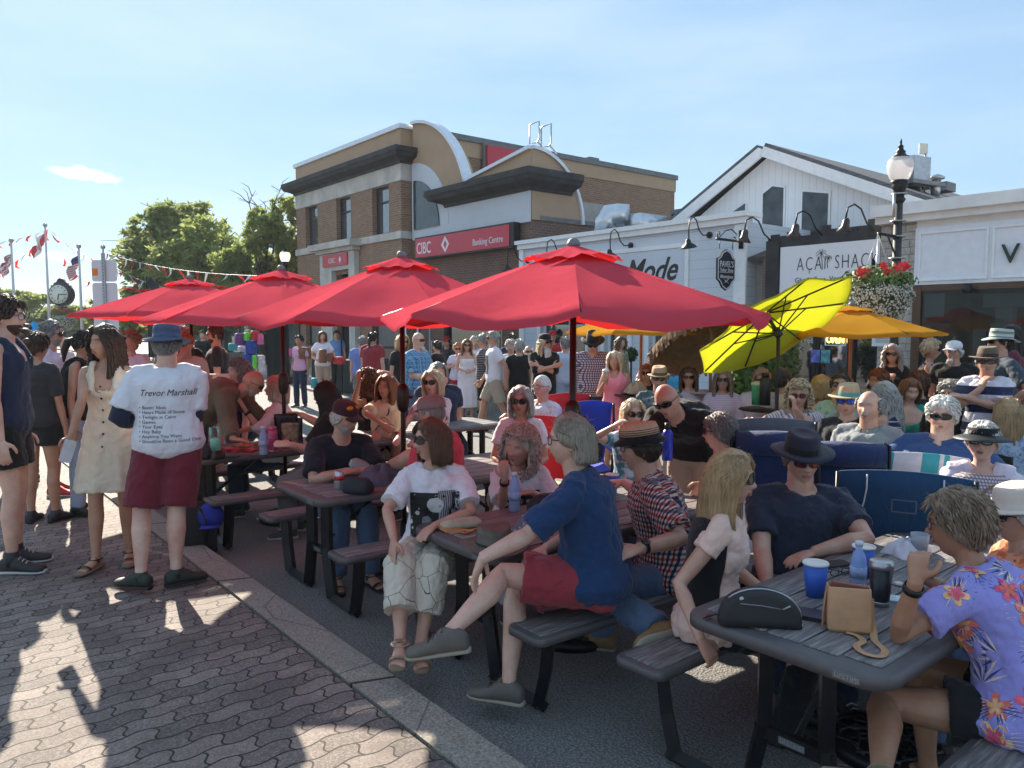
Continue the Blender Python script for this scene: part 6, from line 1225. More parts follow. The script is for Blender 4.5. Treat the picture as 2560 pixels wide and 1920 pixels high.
   for i in range(int(nt2*.9)):
    for _ in range(30):
     v = V3((rnd.gauss(0, 1), rnd.gauss(0, 1), rnd.gauss(0, 1))).normalized(); az = abs(math.atan2(v.x, v.y)); p = V3(head_pts(np.array([v]))[0]); zt1 = fh if az < .55 else fh+(-.005-fh)*(az-.55)/.7 if az < 1.25 else -.005-.02*(az-1.25)/.45 if az < 1.7 else -.025-.045*(az-1.7)/1.44
     if hat and p.z > .028 and hat[0] != 'visor': continue
     if p.z > zt1+.004 and not (stl == 'fringe' and (p.z > .055 or az < 1.2)): break
    else: continue
    n_ = p.normalized(); flow = (V3((v.x*.8, -.5 if v.y < .6 else .4, -.9))); flow = (flow-n_*flow.dot(n_)).normalized(); ln = rnd.uniform(.018, .04)*(1.3 if stl in ('thick', 'quiff') else 1); th_ = thick*(.55+.75*max(0, min(1, p.z/.09))) if stl != 'quiff' else thick*(.45+max(0, min(1, (p.z-.05)/.06)))
    p0 = p+n_*th_*.8; m.tube([HL(p0), HL(p0+flow*ln*.5+n_*.005), HL(p0+flow*ln+n_*rnd.uniform(-.003, .006))], [wl*1.2, wl, wl*.2], 4, flat=1.8)
  if stl in ('bun', 'pony') and 0: pass
  if q >= 2 and stl not in ('crop',):
   for i in range({3: 170, 2: 50}[q]):
    v = V3((rnd.gauss(0, 1), rnd.gauss(0, 1)-.3, rnd.gauss(0, 1))).normalized()
    if v.z < (-.2 if v.y < 0 else .45) or (hat and v.z > .2) or (stl == 'fringe' and v.z > .4): continue
    p = V3(head_pts(np.array([v]))[0]); n_ = p.normalized(); s_ = thick+.004; f_ = V3((rnd.gauss(0, 1), rnd.gauss(0, 1), rnd.gauss(0, 1)-.6)).normalized(); m.tube([HL(p+n_*s_*.7), HL(p+n_*(s_+.006)+f_*.012), HL(p+n_*(s_+.010+rnd.random()*.006)+f_*.030)], [.0009, .0008, .0003], 3)
  if m.v: obj('locks', m, hm, ho_, 'local')
 if beard:
  bk2, bc2 = beard; dd_ = sph(26, 36) if q > 1 else sph(16, 22); nl2, no2 = (26, 36) if q > 1 else (16, 22); pt = head_pts(dd_); azm = np.abs(np.arctan2(dd_[:, 0], dd_[:, 1])); z = pt[:, 2]; th_ = dict(stubble=.003, full=.012, long=.016, goatee=.010, moustache=.008)[bk2]
  mk = ((azm < 1.6) & (z < -.038-.0*azm)).astype(float)*np.where((np.abs(pt[:, 0]) < .020) & (z > -.068) & (z < -.050), 0, 1)
  if bk2 == 'goatee': mk = mk*(np.abs(pt[:, 0]) < .034)
  if bk2 == 'moustache': mk = ((np.abs(pt[:, 0]) < .032) & (z < -.036) & (z > -.052) & (pt[:, 1] > .05)).astype(float)
  mk = mk*np.clip((1.62-azm)/.5, 0, 1)**.5*(.88+.12*np.sin(pt[:, 0]*300)*np.cos(z*260)); nrm = pt/np.linalg.norm(pt, axis=1)[:, None]; m = MB(); addgrid(m, (pt+nrm*(th_*mk-(1-mk)*.012)[:, None]) @ HM.T+np.array(HD), nl2, no2)
  if bk2 in ('long', 'goatee'):
   ln = .22 if bk2 == 'long' else .05; w0 = .05 if bk2 == 'long' else .026
   for i in range(60 if q > 1 else 36):
    xx = rnd.uniform(-1, 1)*w0; zz = -.085-rnd.random()*.02; m.tube([HL((xx, .085-abs(xx)*.5, zz)), HL((xx*1.1, .10-abs(xx)*.4, zz-ln*.5)), HL((xx*.6+rnd.uniform(-.01, .01), .085, zz-ln*rnd.uniform(.7, 1.05)))], [.010, .011, .003], 5)
  obj('beard', m, HC[bc2], t, 'local')
 # ---- face ----
 def fy(x_, z_):
  v = np.array([[x_/.0765, 0, z_/.118]]); n2 = float((v**2).sum()); v[0, 1] = math.sqrt(max(.05, 1-n2)); v /= np.linalg.norm(v); return head_pts(v)[0][1]
 if eye in ('eyes', 'spec', 'closed') or eye is True:
  for g in (-1, 1):
   yy = fy(g*.031, .011); op_ = .0062 if eye != 'closed' else .001; e_ = MB(); e_.ball(HL((g*.031, yy-.0072, .010)), (.0125*kh, .0110*kh, op_*kh), 12, Mh_rel); e_.m = 1; e_.ball(HL((g*.031, yy-.0015, .010)), (.0055*kh, .0042*kh, op_*.95*kh), 10, Mh_rel); e_.tube([HL((g*(.031+x_), yy+.0015-abs(x_)*.22, .010+op_+.0005-x_*x_*26)) for x_ in (-.013, -.007, 0, .007, .014)], [.0008, .0017, .002, .0018, .0008], 5); obj('eye', e_, [M_eye, M_iris], t, 'local')
 if mouth and q >= 2:
  e_ = MB(); yy = fy(0, -.055)+.0005; e_.ball(HL((0, yy-.006, -.0555)), (.022*kh, .0095*kh, .0042*kh), 12, Mh_rel); e_.ball(HL((0, yy-.0065, -.0645)), (.018*kh, .0100*kh, .0050*kh), 12, Mh_rel); obj('lips', e_, M_lip if sex == 'f' else M_lip2, t, 'local')
 if q >= 2 and stl != 'none':
  for g in (-1, 1):
   m = MB(); m.tube([HL((g*x_, fy(g*x_, z_)+.001, z_)) for x_, z_ in ((.014, .030), (.026, .0355), (.038, .035), (.048, .028))], [.003, .0036, .003, .0012], 5, flat=.8); obj('eyebrow', m, hm if hc not in ('white', 'silver', 'pale') else HC['ash'], t, 'local')
 if eye in ('sun', 'spec', 'sunblue', 'sunred', 'sunup', 'wrap'):
  gl = MB(); zc = .010 if eye != 'sunup' else .088; yb = .102 if eye != 'sunup' else .075; hw, hh = (.027, .020) if eye != 'wrap' else (.031, .018); fm = M_frame; ln_ = {'sunblue': M_lensb, 'sunred': M_lensr, 'spec': M_lens_c}.get(eye, M_lens); par_ = None
  rims = MB(); lens = []
  for g in (-1, 1):
   o_ = [(g*(.034+hw*abs(math.cos(a))**.7*(1 if math.cos(a) > 0 else -1)), zc-.002+hh*abs(math.sin(a))**.75*(1 if math.sin(a) > 0 else -1)) for a in [2*PI*i/18 for i in range(18)]]; yf = lambda x_: yb-(abs(x_)**2)*6.0*(1.35 if eye == 'wrap' else 1)
   ring = [HL((x_, yf(x_), z_)) for x_, z_ in o_]; rims.tube(ring+[ring[0]], .0022*kh if eye == 'spec' else .0034*kh, 5)
   l_ = MB(); c_ = HL((g*.034, yf(.034)+.001, zc-.002)); l_.add([c_]+ring, [(0, i+1, (i+1) % 18+1) for i in range(18)]); lens.append(l_)
   rims.tube([HL((g*.061, yf(.061), zc+.006)), HL((g*.077, .06, zc+.006)), HL((g*.084, -.01, zc+.004)), HL((g*.080, -.035, zc-.012))], [.0035*kh]*4, 5, flat=.7)
  rims.tube([HL((-.008, yb, zc+.003)), HL((0, yb+.003, zc+.006)), HL((.008, yb, zc+.003))], .003*kh, 5); go = obj('glasses', rims, fm, t, 'local')
  for l_ in lens: obj('lens', l_, ln_, go, 'local')
 # ---- hats ----
 if hat:
  hk, hm1, hm2 = hat[:3]; tiltx = hat[3] if len(hat) > 3 else 0; Hh = Mh_rel @ Matrix.Rotation(R(tiltx), 3, 'X'); HT = lambda p: HD+Hh @ (V3(p)*kh); m = MB(); n_ = 32
  def ring(rx_, ry_, z_, f=None, yo=-.006): return [HT((rx_*math.cos(a), yo+ry_*math.sin(a), z_+(f(a) if f else 0))) for a in [2*PI*i/n_ for i in range(n_)]]
  if hk in ('fedora', 'straw', 'wide'):
   bw_ = dict(fedora=.070, straw=.050, wide=.085)[hk]; z0 = .050; curve = lambda a: .014*math.cos(a)**2-.006
   crown = [ring(.083, .104, z0), ring(.084, .104, z0+.035), ring(.078, .098, z0+.075), ring(.066, .088, z0+.098, lambda a: -.012*max(0, math.sin(a))), ring(.040, .065, z0+.100, lambda a: -.014), ring(.010, .03, z0+.082)]
   m.rings([ring(.076, .097, z0-.006), ring(.083+bw_*.5, .104+bw_*.5, z0-.004, lambda a: curve(a)*.4), ring(.083+bw_, .104+bw_, z0-.004, curve), ring(.083+bw_*.5, .104+bw_*.5, z0+.001, lambda a: curve(a)*.4)]+crown)
   o = obj('hat', m, hm1, t, 'local')
   if hm2: m = MB(); m.rings([ring(.0855, .106, z0), ring(.0865, .107, z0+.012), ring(.0865, .107, z0+.026), ring(.0845, .105, z0+.032)], False); obj('hat_band', m, hm2, o, 'local')
  elif hk == 'bucket':
   z0 = .045; m.rings([ring(.078, .099, z0-.008), ring(.145, .165, z0-.038, lambda a: .03*math.cos(a)**2), ring(.146, .166, z0-.034, lambda a: .03*math.cos(a)**2), ring(.085, .106, z0), ring(.086, .107, z0+.045), ring(.081, .101, z0+.078), ring(.077, .096, z0+.086), ring(.03, .04, z0+.088), ring(.01, .01, z0+.088)]); o = obj('hat', m, hm1, t, 'local')
   m = MB(); [m.rings([ring(.0865, .1075, zz), ring(.0885, .1095, zz+.003), ring(.0865, .1075, zz+.006)], False) for zz in (z0+.004, z0+.040, z0+.052)]; obj('hat_seams', m, hm2 or hm1, o, 'local')
  elif hk == 'cap':
   z0 = .040; m.rings([ring(.083, .104, z0), ring(.085, .106, z0+.025), ring(.080, .101, z0+.055), ring(.062, .080, z0+.080), ring(.030, .040, z0+.093), ring(.006, .008, z0+.096)]); o = obj('cap', m, hm1, t, 'local'); m = MB(); vs_ = []
   def vis(z_): return [[HT((x_*.078*(1-.25*u), .085+.085*u*math.sqrt(max(0, 1-.55*x_*x_))+0, z0+.006+z_-.012*u-.018*x_*x_*(1-.2*u))) for x_ in [-1+2*i/12 for i in range(13)]] for u in (0, .35, .7, 1.)]
   a_, b_ = vis(.002), vis(-.002); m.rings(a_+b_[::-1]+[a_[0]], False, False); obj('visor', m, hm2 or hm1, o, 'local')
  elif hk == 'visor':
   z0 = .045; m.rings([ring(.084, .105, z0), ring(.088, .109, z0+.005), ring(.088, .109, z0+.045), ring(.083, .103, z0+.048)], False); o = obj('visor_band', m, hm1, t, 'local'); m = MB()
   def vis(z_): return [[HT(((.088+.075*u)*math.sin(x_), (.109+.085*u)*math.cos(x_)-.006, z0+.006+z_-.030*u)) for x_ in [-1.5+3.0*i/18 for i in range(19)]] for u in (0, .5, 1.)]
   a_, b_ = vis(.002), vis(-.003); m.rings(a_+b_[::-1]+[a_[0]], False, False); obj('visor', m, hm2 or hm1, o, 'local')
  elif hk == 'flat':
   z0 = .048; m.rings([ring(.084, .105, z0-.012), ring(.110, .135, z0-.02, lambda a: .012*math.cos(a)**2), ring(.115, .140, z0-.004, lambda a: .012*math.cos(a)**2), ring(.088, .108, z0+.012), ring(.088, .108, z0+.030)]); o = obj('hat', m, hm2, t, 'local'); m = MB(); m.rings([ring(.087, .107, z0+.028), ring(.086, .105, z0+.06), ring(.074, .093, z0+.088), ring(.03, .04, z0+.096), ring(.01, .01, z0+.096)]); obj('hat_crown', m, hm1, o, 'local')
   m = MB(); [m.rings([ring(.0885-.0012*i, .1085-.0013*i, z0+.036+.011*i), ring(.0895-.0012*i, .1095-.0013*i, z0+.038+.011*i), ring(.0885-.0012*i, .1085-.0013*i, z0+.040+.011*i)], False) for i in range(3)]; obj('hat_piping', m, M_black, o, 'local')
 info = dict(t=t, HL=HL, J=J, SH=SH, HP=HP, k=k, spine=spine, sec=sec, Pv=Pv, NB=NB, M=M, Mi=Mi, HD=HD, HO=HO, Mh=Mh_rel, fw=fw, rt=rt, tn=tn, FD=FD)
 if extra: extra(info)
 return info
FOLDT = bpy.data.textures.new('folds', 'CLOUDS'); FOLDT.noise_scale = .10; FOLDT.noise_depth = 2; FOLDT.noise_type = 'HARD_NOISE'
def watch(I, s='L', big=False):
 W_, E_ = I['J'][s+'w'], I['J'][s+'e']; ax = (W_-E_).normalized(); c = W_-ax*.035; u = ax.orthogonal().normalized(); w = ax.cross(u); m = MB(); rs = []
 for zz, r_ in ((-.012, .030), (-.012, .033), (.012, .033), (.012, .030)): rs.append([c+ax*zz+(u*math.cos(a)+w*math.sin(a))*r_*I['k'] for a in [2*PI*i/18 for i in range(18)]])
 m.rings(rs+[rs[0]], False); o = obj('wristband', m, M_black, I['t'], 'local')
 if big:
  n_ = -I['HO'][s][1]; n_ = (n_-ax*n_.dot(ax)).normalized(); m = MB(); q_ = n_.to_track_quat('Z', 'Y').to_matrix(); m.lathe([(0, 0), (.021, 0), (.021, .009), (.017, .011), (0, .011)], c+n_*.029*I['k'], 20, q_); obj('watch_face', m, simple('watch_steel', (.05, .06, .06), .2, .6), o, 'local')
# =============== the crowd ===============
DEC = []
def C(n, *a, **k): return cloth(n, *a, **k)
tee = lambda m, **k: dict(dict(m=m, sleeve=.6, i=.015, loose=.010), **k)
polo = lambda m, **k: tee(m, neck='polo', collar=True, **k)
W1 = C('white_cotton', (.72, .71, .76)); NVY = C('navy_cotton', (.018, .026, .06)); BLK = C('black_cotton', (.010, .010, .012)); CHR = C('charcoal_cotton', (.035, .035, .04)); JN = C('blue_denim', (.07, .11, .19), 'denim'); LJ = C('pale_denim', (.28, .36, .47), 'denim'); DJ = C('dark_denim', (.02, .03, .06), 'denim')
KH = C('khaki_cotton', (.42, .35, .27)); BKS = C('black_shorts_cloth', (.012, .012, .014)); GRS = C('grey_twill', (.16, .16, .17)); LIL = C('lilac_white', (.62, .60, .72)); SAL = C('salmon', (.62, .36, .32)); RED = C('red_cotton', (.42, .02, .03)); MAR = C('maroon_shorts_cloth', (.16, .018, .032), fold=.8)
def undersleeve(I):
 k = I['k']
 for s in 'RL': m = MB(); S0, E_, W_ = I['SH'][s], I['J'][s+'e'], I['J'][s+'w']; m.tube([S0.lerp(E_, .4), S0.lerp(E_, .75), E_, E_.lerp(W_, .2), E_.lerp(W_, .45)], [.060*k, .064*k, .062*k, .060*k, .052*k], 16); obj('undershirt_sleeve', m, NVY, I['t'], 'local')
 T = lambda x, z: Matrix(((1, 0, 0, x), (0, 0, -1, -.5), (0, 1, 0, z), (0, 0, 0, 1)))
 z0 = I['NB'].z; DEC.append(('text', I, 'shirt', [('Trevor Marshall', .058, T(-.155, z0-.17), .35, .90)]+[(s_, .030, T(-.16, z0-.255-.0305*i), 0, 1.0) for i, s_ in enumerate(("\u2022 Bastin' Nuts", '\u2022 Heart Made of Stone', '\u2022 Twilight in Cairo', '\u2022 Games', '\u2022 Your Eyes', '\u2022 Hey Baby', '\u2022 Anytime You Want', "\u2022 Should've Been a Good One"))], (0, 1, 0)))
def phone(pos, label, rz=0, tilt=None, mat=None, cat='phone'):
 t = thing('phone', label, cat, pos, rz); m = MB(); m.rings([[(p[0], p[1], p[2]) for p in rrect(-.037, .037, -.075, .075, .012, z)] for z in (0, .008)])
 if tilt is not None: m.v = [tuple(tilt @ Vector(p)) for p in m.v]
 obj('case', m, mat or M_black, t, 'local', False); return t
def piping(I):
 m = MB()
 for g, pts in TANKT['paths']: m.tube([p-I['rt']*g*.030+(p-I['spine'](.8))*.10 for p in pts[1:-1]], .007, 6)
 obj('white_piping', m, M_cupw0, I['t'], 'local')
M_cupw0 = simple('piping_white', (.7, .7, .72), .7); TANKT = dict(m=NVY, sleeve=0, neck='tank', i=.014, loose=.014)
# ---- standing group on the left ----
person('bearded man in navy tank top with white piping at the left edge', (16, 795), 5.3, -74, top=TANKT, bot=dict(m=BKS, len=.62, fl=.03, i=.018), shoes=('sneaker', (.018, .018, .02)), ground=.1, extra=piping, hair=('quiff', 'dark'), beard=('full', 'dark'), eye='spec', skin='d', b=.96, belly=.0, hy=6)
person('short haired youth in charcoal tee seen from behind, left edge group', (93, 868), 6.6, -4, sex='f', bust=0, top=tee(CHR, sleeve=.8), bot=dict(m=BKS, len=.5, fl=.03), shoes=('shoe', (.03, .03, .035)), ground=.1, hair=('bun', 'dark'), skin='c')
person('grey bearded man with dark glasses and red sneakers in the left group', (128, 838), 7.7, -72, top=tee(LIL), bot=dict(m=GRS, len=.9, fl=.03), shoes=('sneaker', (.45, .02, .02)), ground=.1, hair=('quiff', 'grey'), beard=('full', 'grey'), eye='sun', skin='b')
person('brown haired man half hidden behind the tank top man', (42, 862), 8.3, 170, top=tee(W1), bot=dict(m=JN), ground=.1, hair=('short', 'brown'), beard=('full', 'auburn'))
person('woman with black ponytail and sunglasses in black sleeveless top', (213, 862), 6.9, -72, hp=16, sex='f', lean=8, top=dict(m=BLK, sleeve=0, neck='turtle', i=.012), bot=dict(m=LJ), shoes=('shoe', (.02, .02, .02)), ground=.1, hair=('pony', 'black'), eye='sun', skin='c')
def dressy(I):
 hd, pn, _ = I['HO']['R']; W_ = I['J']['Rw']; R3 = I['M'].to_3x3(); X = R3 @ hd.cross(pn); Y = R3 @ hd; Z = R3 @ pn; phone(I['M'] @ (W_+hd*.10+pn*.028), 'white phone in the hand of the woman in the cream dress', 0, Matrix((X, Y, Z)).transposed(), simple('phone_white', (.6, .6, .62), .2), 'phone')
 m = MB(); fy_ = .16*I['k']
 for i in range(6): u = .72-.17*i; c = I['sec'](max(u, 0), .017)[7]; c = c+V3((.01, .004, 0)) if u > 0 else V3((.01, c.y+.10*(-u)*1.0+.02, I['Pv'].z+u*.5)); m.ball(c, (.008, .006, .008), 8)
 obj('buttons', m, M_black, I['t'], 'local')
CRM = C('cream_linen', (.66, .56, .44), fold=.7)
person('long haired woman in sleeveless cream button dress', (262, 858), 5.35, 192, sex='f', hy=-34, hr=-8, hp=2, b=.95, bust=.04, top=dict(m=CRM, sleeve=0, neck='v', hem=-.05, i=.012, loose=.004, n='dress_top'), skirt=dict(m=CRM, len=.40, fl=.10), shoes=('sandal', (.02, .02, .02)), ground=.1, hair=('wavy', 'dark'), skin='c', arm={'R': dict(e=(205, 1000, 'n'), w=(172, 1105, 'n'), pn=(-.2, .4, -.2)), 'L': 'down'}, leg={'R': dict(t=(.10, .10, .09), f=(.4, 1, 0)), 'L': dict(t=(-.08, -.06, .09))}, extra=dressy)
person('heavy man in blue bucket hat, white band tee and maroon shorts, seen from behind', (418, 862), 5.1, 18, hy=-12, b=1.13, belly=.06, lean=3, top=tee(W1, sleeve=.80, hem=-.20, loose=.028, fl=.03), bot=dict(m=MAR, len=.98, fl=.035, i=.02), shoes=('shoe', (.022, .03, .022)), ground=.1, hair=('short', 'grey'), skin='d', eye='none', hat=('bucket', C('faded_blue_canvas', (.07, .10, .18)), None, -6), arm={'L': dict(e=(288, 1062, 'n'), w=(-.16, .20, 1.02)), 'R': dict(e=(482, 1066, 'n'), w=(.12, .24, 1.06))}, leg={'L': dict(a=(352, 1448, 'f'), k=(352, 1290, 'n'), f=(-.75, .55, 0)), 'R': dict(a=(440, 1428, 'f'), k=(440, 1285, 'n'), f=(.9, .45, 0))}, extra=undersleeve)
person('young person with sunglasses pushed up, behind the cream dress woman', (326, 856), 8.6, 170, sex='f', top=tee(LIL), bot=dict(m=JN), ground=.1, hair=('thick', 'ash'), eye='sunup')
person('fair haired man in cream tee behind the umbrella pole', (463, 862), 8.7, 175, top=tee(C('cream_tee', (.58, .52, .44))), bot=dict(m=GRS), hair=('short', 'ginger'), eye='sun', arm={'R': 'chin', 'L': 'down'})
person('grey haired man in dark tee behind the bucket hat', (456, 842), 9.8, 20, top=tee(BLK), bot=dict(m=JN), hair=('short', 'grey'))
person('dark haired man with sunglasses in black tee, profile to the left at the gift stall', (537, 838), 9.9, 108, top=tee(C('black_green_tee', (.018, .022, .024))), bot=dict(m=DJ), hair=('quiff', 'dark'), beard=('full', 'dark'), eye='sun')
for (hd_, d_, lb, cl, hr_, y_) in (((400, 829), 22, 'small distant head of a grey haired person left of the bucket hat', CHR, ('short', 'grey'), 170), ((434, 823), 24, 'small distant head of a sandy haired person above the bucket hat', KH, ('short', 'ash'), 190), ((66, 826), 15, 'distant person in a dark cap under the blue umbrella', BLK, ('short', 'dark'), 200), ((160, 863), 15, 'distant blond child below the town clock', C('pale_pink_tee', (.55, .42, .42)), ('thick', 'pale'), 160), ((62, 842), 12, 'distant dark haired woman left of the grey bearded man', NVY, ('long', 'black'), 150), ((507, 838), 21, 'distant person seen between stall goods, dark clothes', BLK, ('short', 'dark'), 180)):
 person(lb, hd_, d_, y_, h=1.7, top=tee(cl), bot=dict(m=GRS), hair=hr_, q=1)
# ---- kissing couple and neighbours ----
OLV = C('olive_shirt', (.13, .105, .07));
person('older man in spectacles sitting behind the bucket hat man', (503, 952), 7.9, 160, 'sit', top=tee(C('pale_grey_check', (.42, .42, .46), 'grid', (.3, .3, .36), sc=.03)), bot=dict(m=GRS), hair=('fringe', 'silver'), eye='spec', skin='b')
person('bald man in olive jacket bending over to kiss the pink haired woman', (632, 958), 7.0, -84, lean=60, hp=30, b=1.15, belly=.05, top=dict(m=OLV, sleeve=1.93, i=.03, loose=.02, hem=-.16, neck='polo', collar=True, n='jacket'), bot=dict(m=DJ, fl=.02), hair=('bald', 'grey'), beard=('full', 'silver'), eye='sun', skin='b', arm={'R': dict(e=(572, 1060, 'n'), w=(583, 1098, 'n'), hd=(.0, 1, -.1), pn=(0, 0, -1)), 'L': 'table'})
def blouse(I): watch(I, 'L', True)
person('woman with rose tinted bob in white blouse being kissed, one hand raised', (690, 972), 7.3, 98, 'sit', sex='f', h=1.62, b=1.1, hp=-6, top=tee(C('white_blouse', (.70, .68, .70)), sleeve=1.35, i=.024, loose=.03, fl=.02, neck='polo', collar=True, n='blouse'), bot=dict(m=DJ), hair=('bob', 'rose'), eye='closed', arm={'L': dict(e=(652, 1078, 'n'), w=(612, 1024, 'n'), hd=(-.1, .5, 1), curl=.1, pn=(.2, 1, 0)), 'R': 'table'}, extra=blouse)
person('curly haired man whose head shows behind the bald kissing man', (597, 930), 8.4, 120, 'sit', top=tee(NVY), bot=dict(m=JN), hair=('curly', 'grey'), skin='d')
person('woman with long black hair and pink sunglasses in black tee, back to camera', (816, 990), 6.55, 90, 'sit', sex='f', h=1.66, b=1.3, lean=6, top=tee(BLK, sleeve=.8, fl=.03), bot=dict(m=GRS), hair=('long', 'black'), eye='sun', skin='d', arm={'L': dict(e=(762, 1140, 'n'), w=(726, 1112, 'n'), hd=(0, 1, .1), curl=.15), 'R': dict(w=(752, 1036, 'f'), r=.9, hd=(0, 1, .1), curl=.3)})
def patch(I):
 DEC.append(('poly', I, 'shirt', [(-.088, I['Pv'].z+.30, .022, 5, simple('gold_patch', (.65, .36, .02), .6, 0, .4, 30))], (0, -1, 0)))
 g_ = MB(); HLf = I['HL']
 for g in (-1, 1): g_.ball(HLf((g*.03+.01, .085, .098)), (.026, .010, .018), 12)
 o_ = obj('goggle_lenses', g_, simple('orange_mirror', (.65, .22, .02), .08, .3, .4, 20), I['t'], 'local')
MC = C('maroon_cap_cloth', (.05, .012, .018))
person('white bearded man in maroon cap and navy tee leaning on crossed arms', (862, 1046), 5.45, -150, 'sit', lean=20, b=1.05, hy=24, hp=10, top=tee(C('navy_black_tee', (.014, .015, .024)), sleeve=.85, fl=.03), bot=dict(m=JN, fl=.02), shoes=('slide', (.012, .012, .013)), hair=('short', 'white'), beard=('full', 'silver'), hat=('cap', MC, MC, -4), skin='a', arm={'R': dict(w=(.02, .42, .80), h=(1, -.1, -.5), pn=(0, 0, -1), hd=(-1, .25, 0)), 'L': dict(w=(.0, .46, .80), h=(-1, -.1, -.5), pn=(0, 0, -1), hd=(1, .2, 0))}, leg={'R': dict(t=(.14, .45, .09)), 'L': dict(t=(-.08, .52, .09))}, extra=patch)
person('curly brown haired woman in black sleeveless top holding her head', (920, 957), 8.0, 66, 'sit', sex='f', h=1.64, top=dict(m=BLK, sleeve=0, neck='scoop', i=.012), bot=dict(m=BKS, len=.6), hair=('curly', 'brown'), skin='c', arm={'L': dict(e=(886, 1004, 'n'), w=(897, 958, 'n'), hd=(0, .1, 1)), 'R': 'lap'})
CT = C('butter_tee', (.66, .54, .36))
def straps(I):
 s_ = I['sec']; m = MB(); m.tube([I['NB']+I['rt']*-.04+I['fw']*.06, s_(.8, .02)[8], s_(.55, .03)[6], s_(.3, .04)[2], s_(.15, .05)[0]], .006, 5); obj('bag_strap', m, M_black, I['t'], 'local')
 DEC.append(('ring', I, 'shirt', [(.0, I['NB'].z-.20, .065, M_black)], (0, -1, 0)))
person('tanned woman in butter yellow tee with one arm over her head', (966, 968), 7.6, 176, 'sit', sex='f', h=1.66, hy=-14, hr=-8, top=tee(CT, sleeve={'R': .8, 'L': .35}, hem=-.18, loose=.03, fl=.03), bot=dict(m=BKS, len=.45), hair=('long', 'auburn'), eye='closed', skin='c', arm={'L': dict(e=(1000, 975, 'f'), w=(975, 934, 'n'), hd=(.8, .2, .2)), 'R': dict(e=(918, 1034, 'n'), w=(958, 1062, 'n'))}, leg={'R': dict(k=(945, 1085, 'n'), a=(905, 1165, 'n')), 'L': dict(k=(990, 1090, 'n'), a=(985, 1180, 'f'))}, extra=straps)
person('elderly man in coral tee and pink mesh cap seen from behind with crossed leg', (1079, 1036), 5.25, 64, 'sit', b=1.12, lean=5, hp=8, top=tee(C('coral_tee', (.62, .055, .09)), sleeve=.8, fl=.02), bot=dict(m=BKS, len=.6), shoes=('sneaker', (.3, .3, .3)), hair=('crop', 'grey'), eye='none', hat=('cap', C('pink_mesh_cap', (.36, .26, .25), 'grid', (.28, .19, .19), sc=.006), None, 0), skin='a', leg={'L': dict(k=(1022, 1096, 'f'), a=(950, 1180, 'f')), 'R': dict(k=(1030, 1130, 'f'), a=(1035, 1230, 'f'))}, arm='lap')
# ---- front row ----
PLN = C('cream_line_print', (.60, .54, .44), 'lines', (.02, .02, .02), sc=.13)
def bandprint(I):
 z = I['NB'].z; DEC.append(('patch', I, 'shirt', [(-.135, .135, z-.42, z-.125, simple('print_black', (.012, .012, .014), .8, 0, 0)), (-.135, -.02, z-.29, z-.115, cloth('print_stripes', (.05, .05, .055), 'vstripe', (.38, .38, .40), sc=.014, fold=.2)), (-.115, -.085, z-.35, z-.20, simple('print_grey', (.22, .22, .23), .8, 0, .5, 40))], (0, -1, 0)))
 DEC.append(('poly', I, 'shirt', [(-.005, z-.195, .048, 14, simple('print_white', (.6, .6, .6), .8, 0, .1)), (.045, z-.285, .030, 7, simple('print_grey', 0)), (.095, z-.24, .016, 5, simple('print_white', 0)), (-.03, z-.30, .03, 6, simple('print_grey', 0)), (.08, z-.33, .022, 5, simple('print_white', 0)), (-.085, z-.385, .018, 6, simple('print_grey', 0))], (0, -1, 0)))
 T = lambda x, zz: Matrix(((-1, 0, 0, x), (0, 0, 1, .6), (0, 1, 0, zz), (0, 0, 0, 1)))
 DEC.append(('text', I, 'shirt', [('Trevor Marshall', .022, T(.075, z-.378), 0, 1), ('and a Cherished Friend', .020, T(.075, z-.405), 0, 1), ('April 23, 1952', .016, T(.0, z-.145), 0, 1)], (0, -1, 0), M_lw)); watch
person('woman with brown bob and sunglasses in printed white tee and cream line print trousers', (1078, 1102), 4.3, 186, 'sit', sex='f', h=1.62, b=1.02, hy=-62, hp=-2, top=tee(W1, sleeve=.80, fl=.03, hem=-.10, loose=.015), bot=dict(m=PLN, len=1.62, fl=.03, i=.018), shoes=('sandal', (.34, .27, .2)), hair=('bob', 'brown'), eye='sun', skin='b', belly=.03, arm={'R': dict(e=(968, 1275, 'n'), w=(985, 1350, 'n'), hd=(.1, .35, -.8), curl=.12), 'L': dict(e=(1178, 1280, 'n'), w=(1085, 1315, 'n'), hd=(.6, .7, -.3), pn=(0, 0, -1), curl=.3)}, leg={'R': dict(k=(1000, 1415, 'n'), a=(1000, 1602, 'n'), f=(.05, 1, 0)), 'L': dict(k=(1085, 1415, 'n'), a=(1048, 1630, 'n'), f=(-.05, 1, 0))}, extra=bandprint)
def band2(I):
 z = I['NB'].z; DEC.append(('patch', I, 'shirt', [(-.12, .13, z-.38, z-.13, simple('print_black', 0))], (0, -1, 0))); DEC.append(('poly', I, 'shirt', [(-.04, z-.20, .014, 6, simple('print_white', 0)), (-.06, z-.24, .018, 5, simple('print_grey', 0)), (.02, z-.2, .03, 9, simple('print_grey', 0))], (0, -1, 0))); watch(I, 'R')
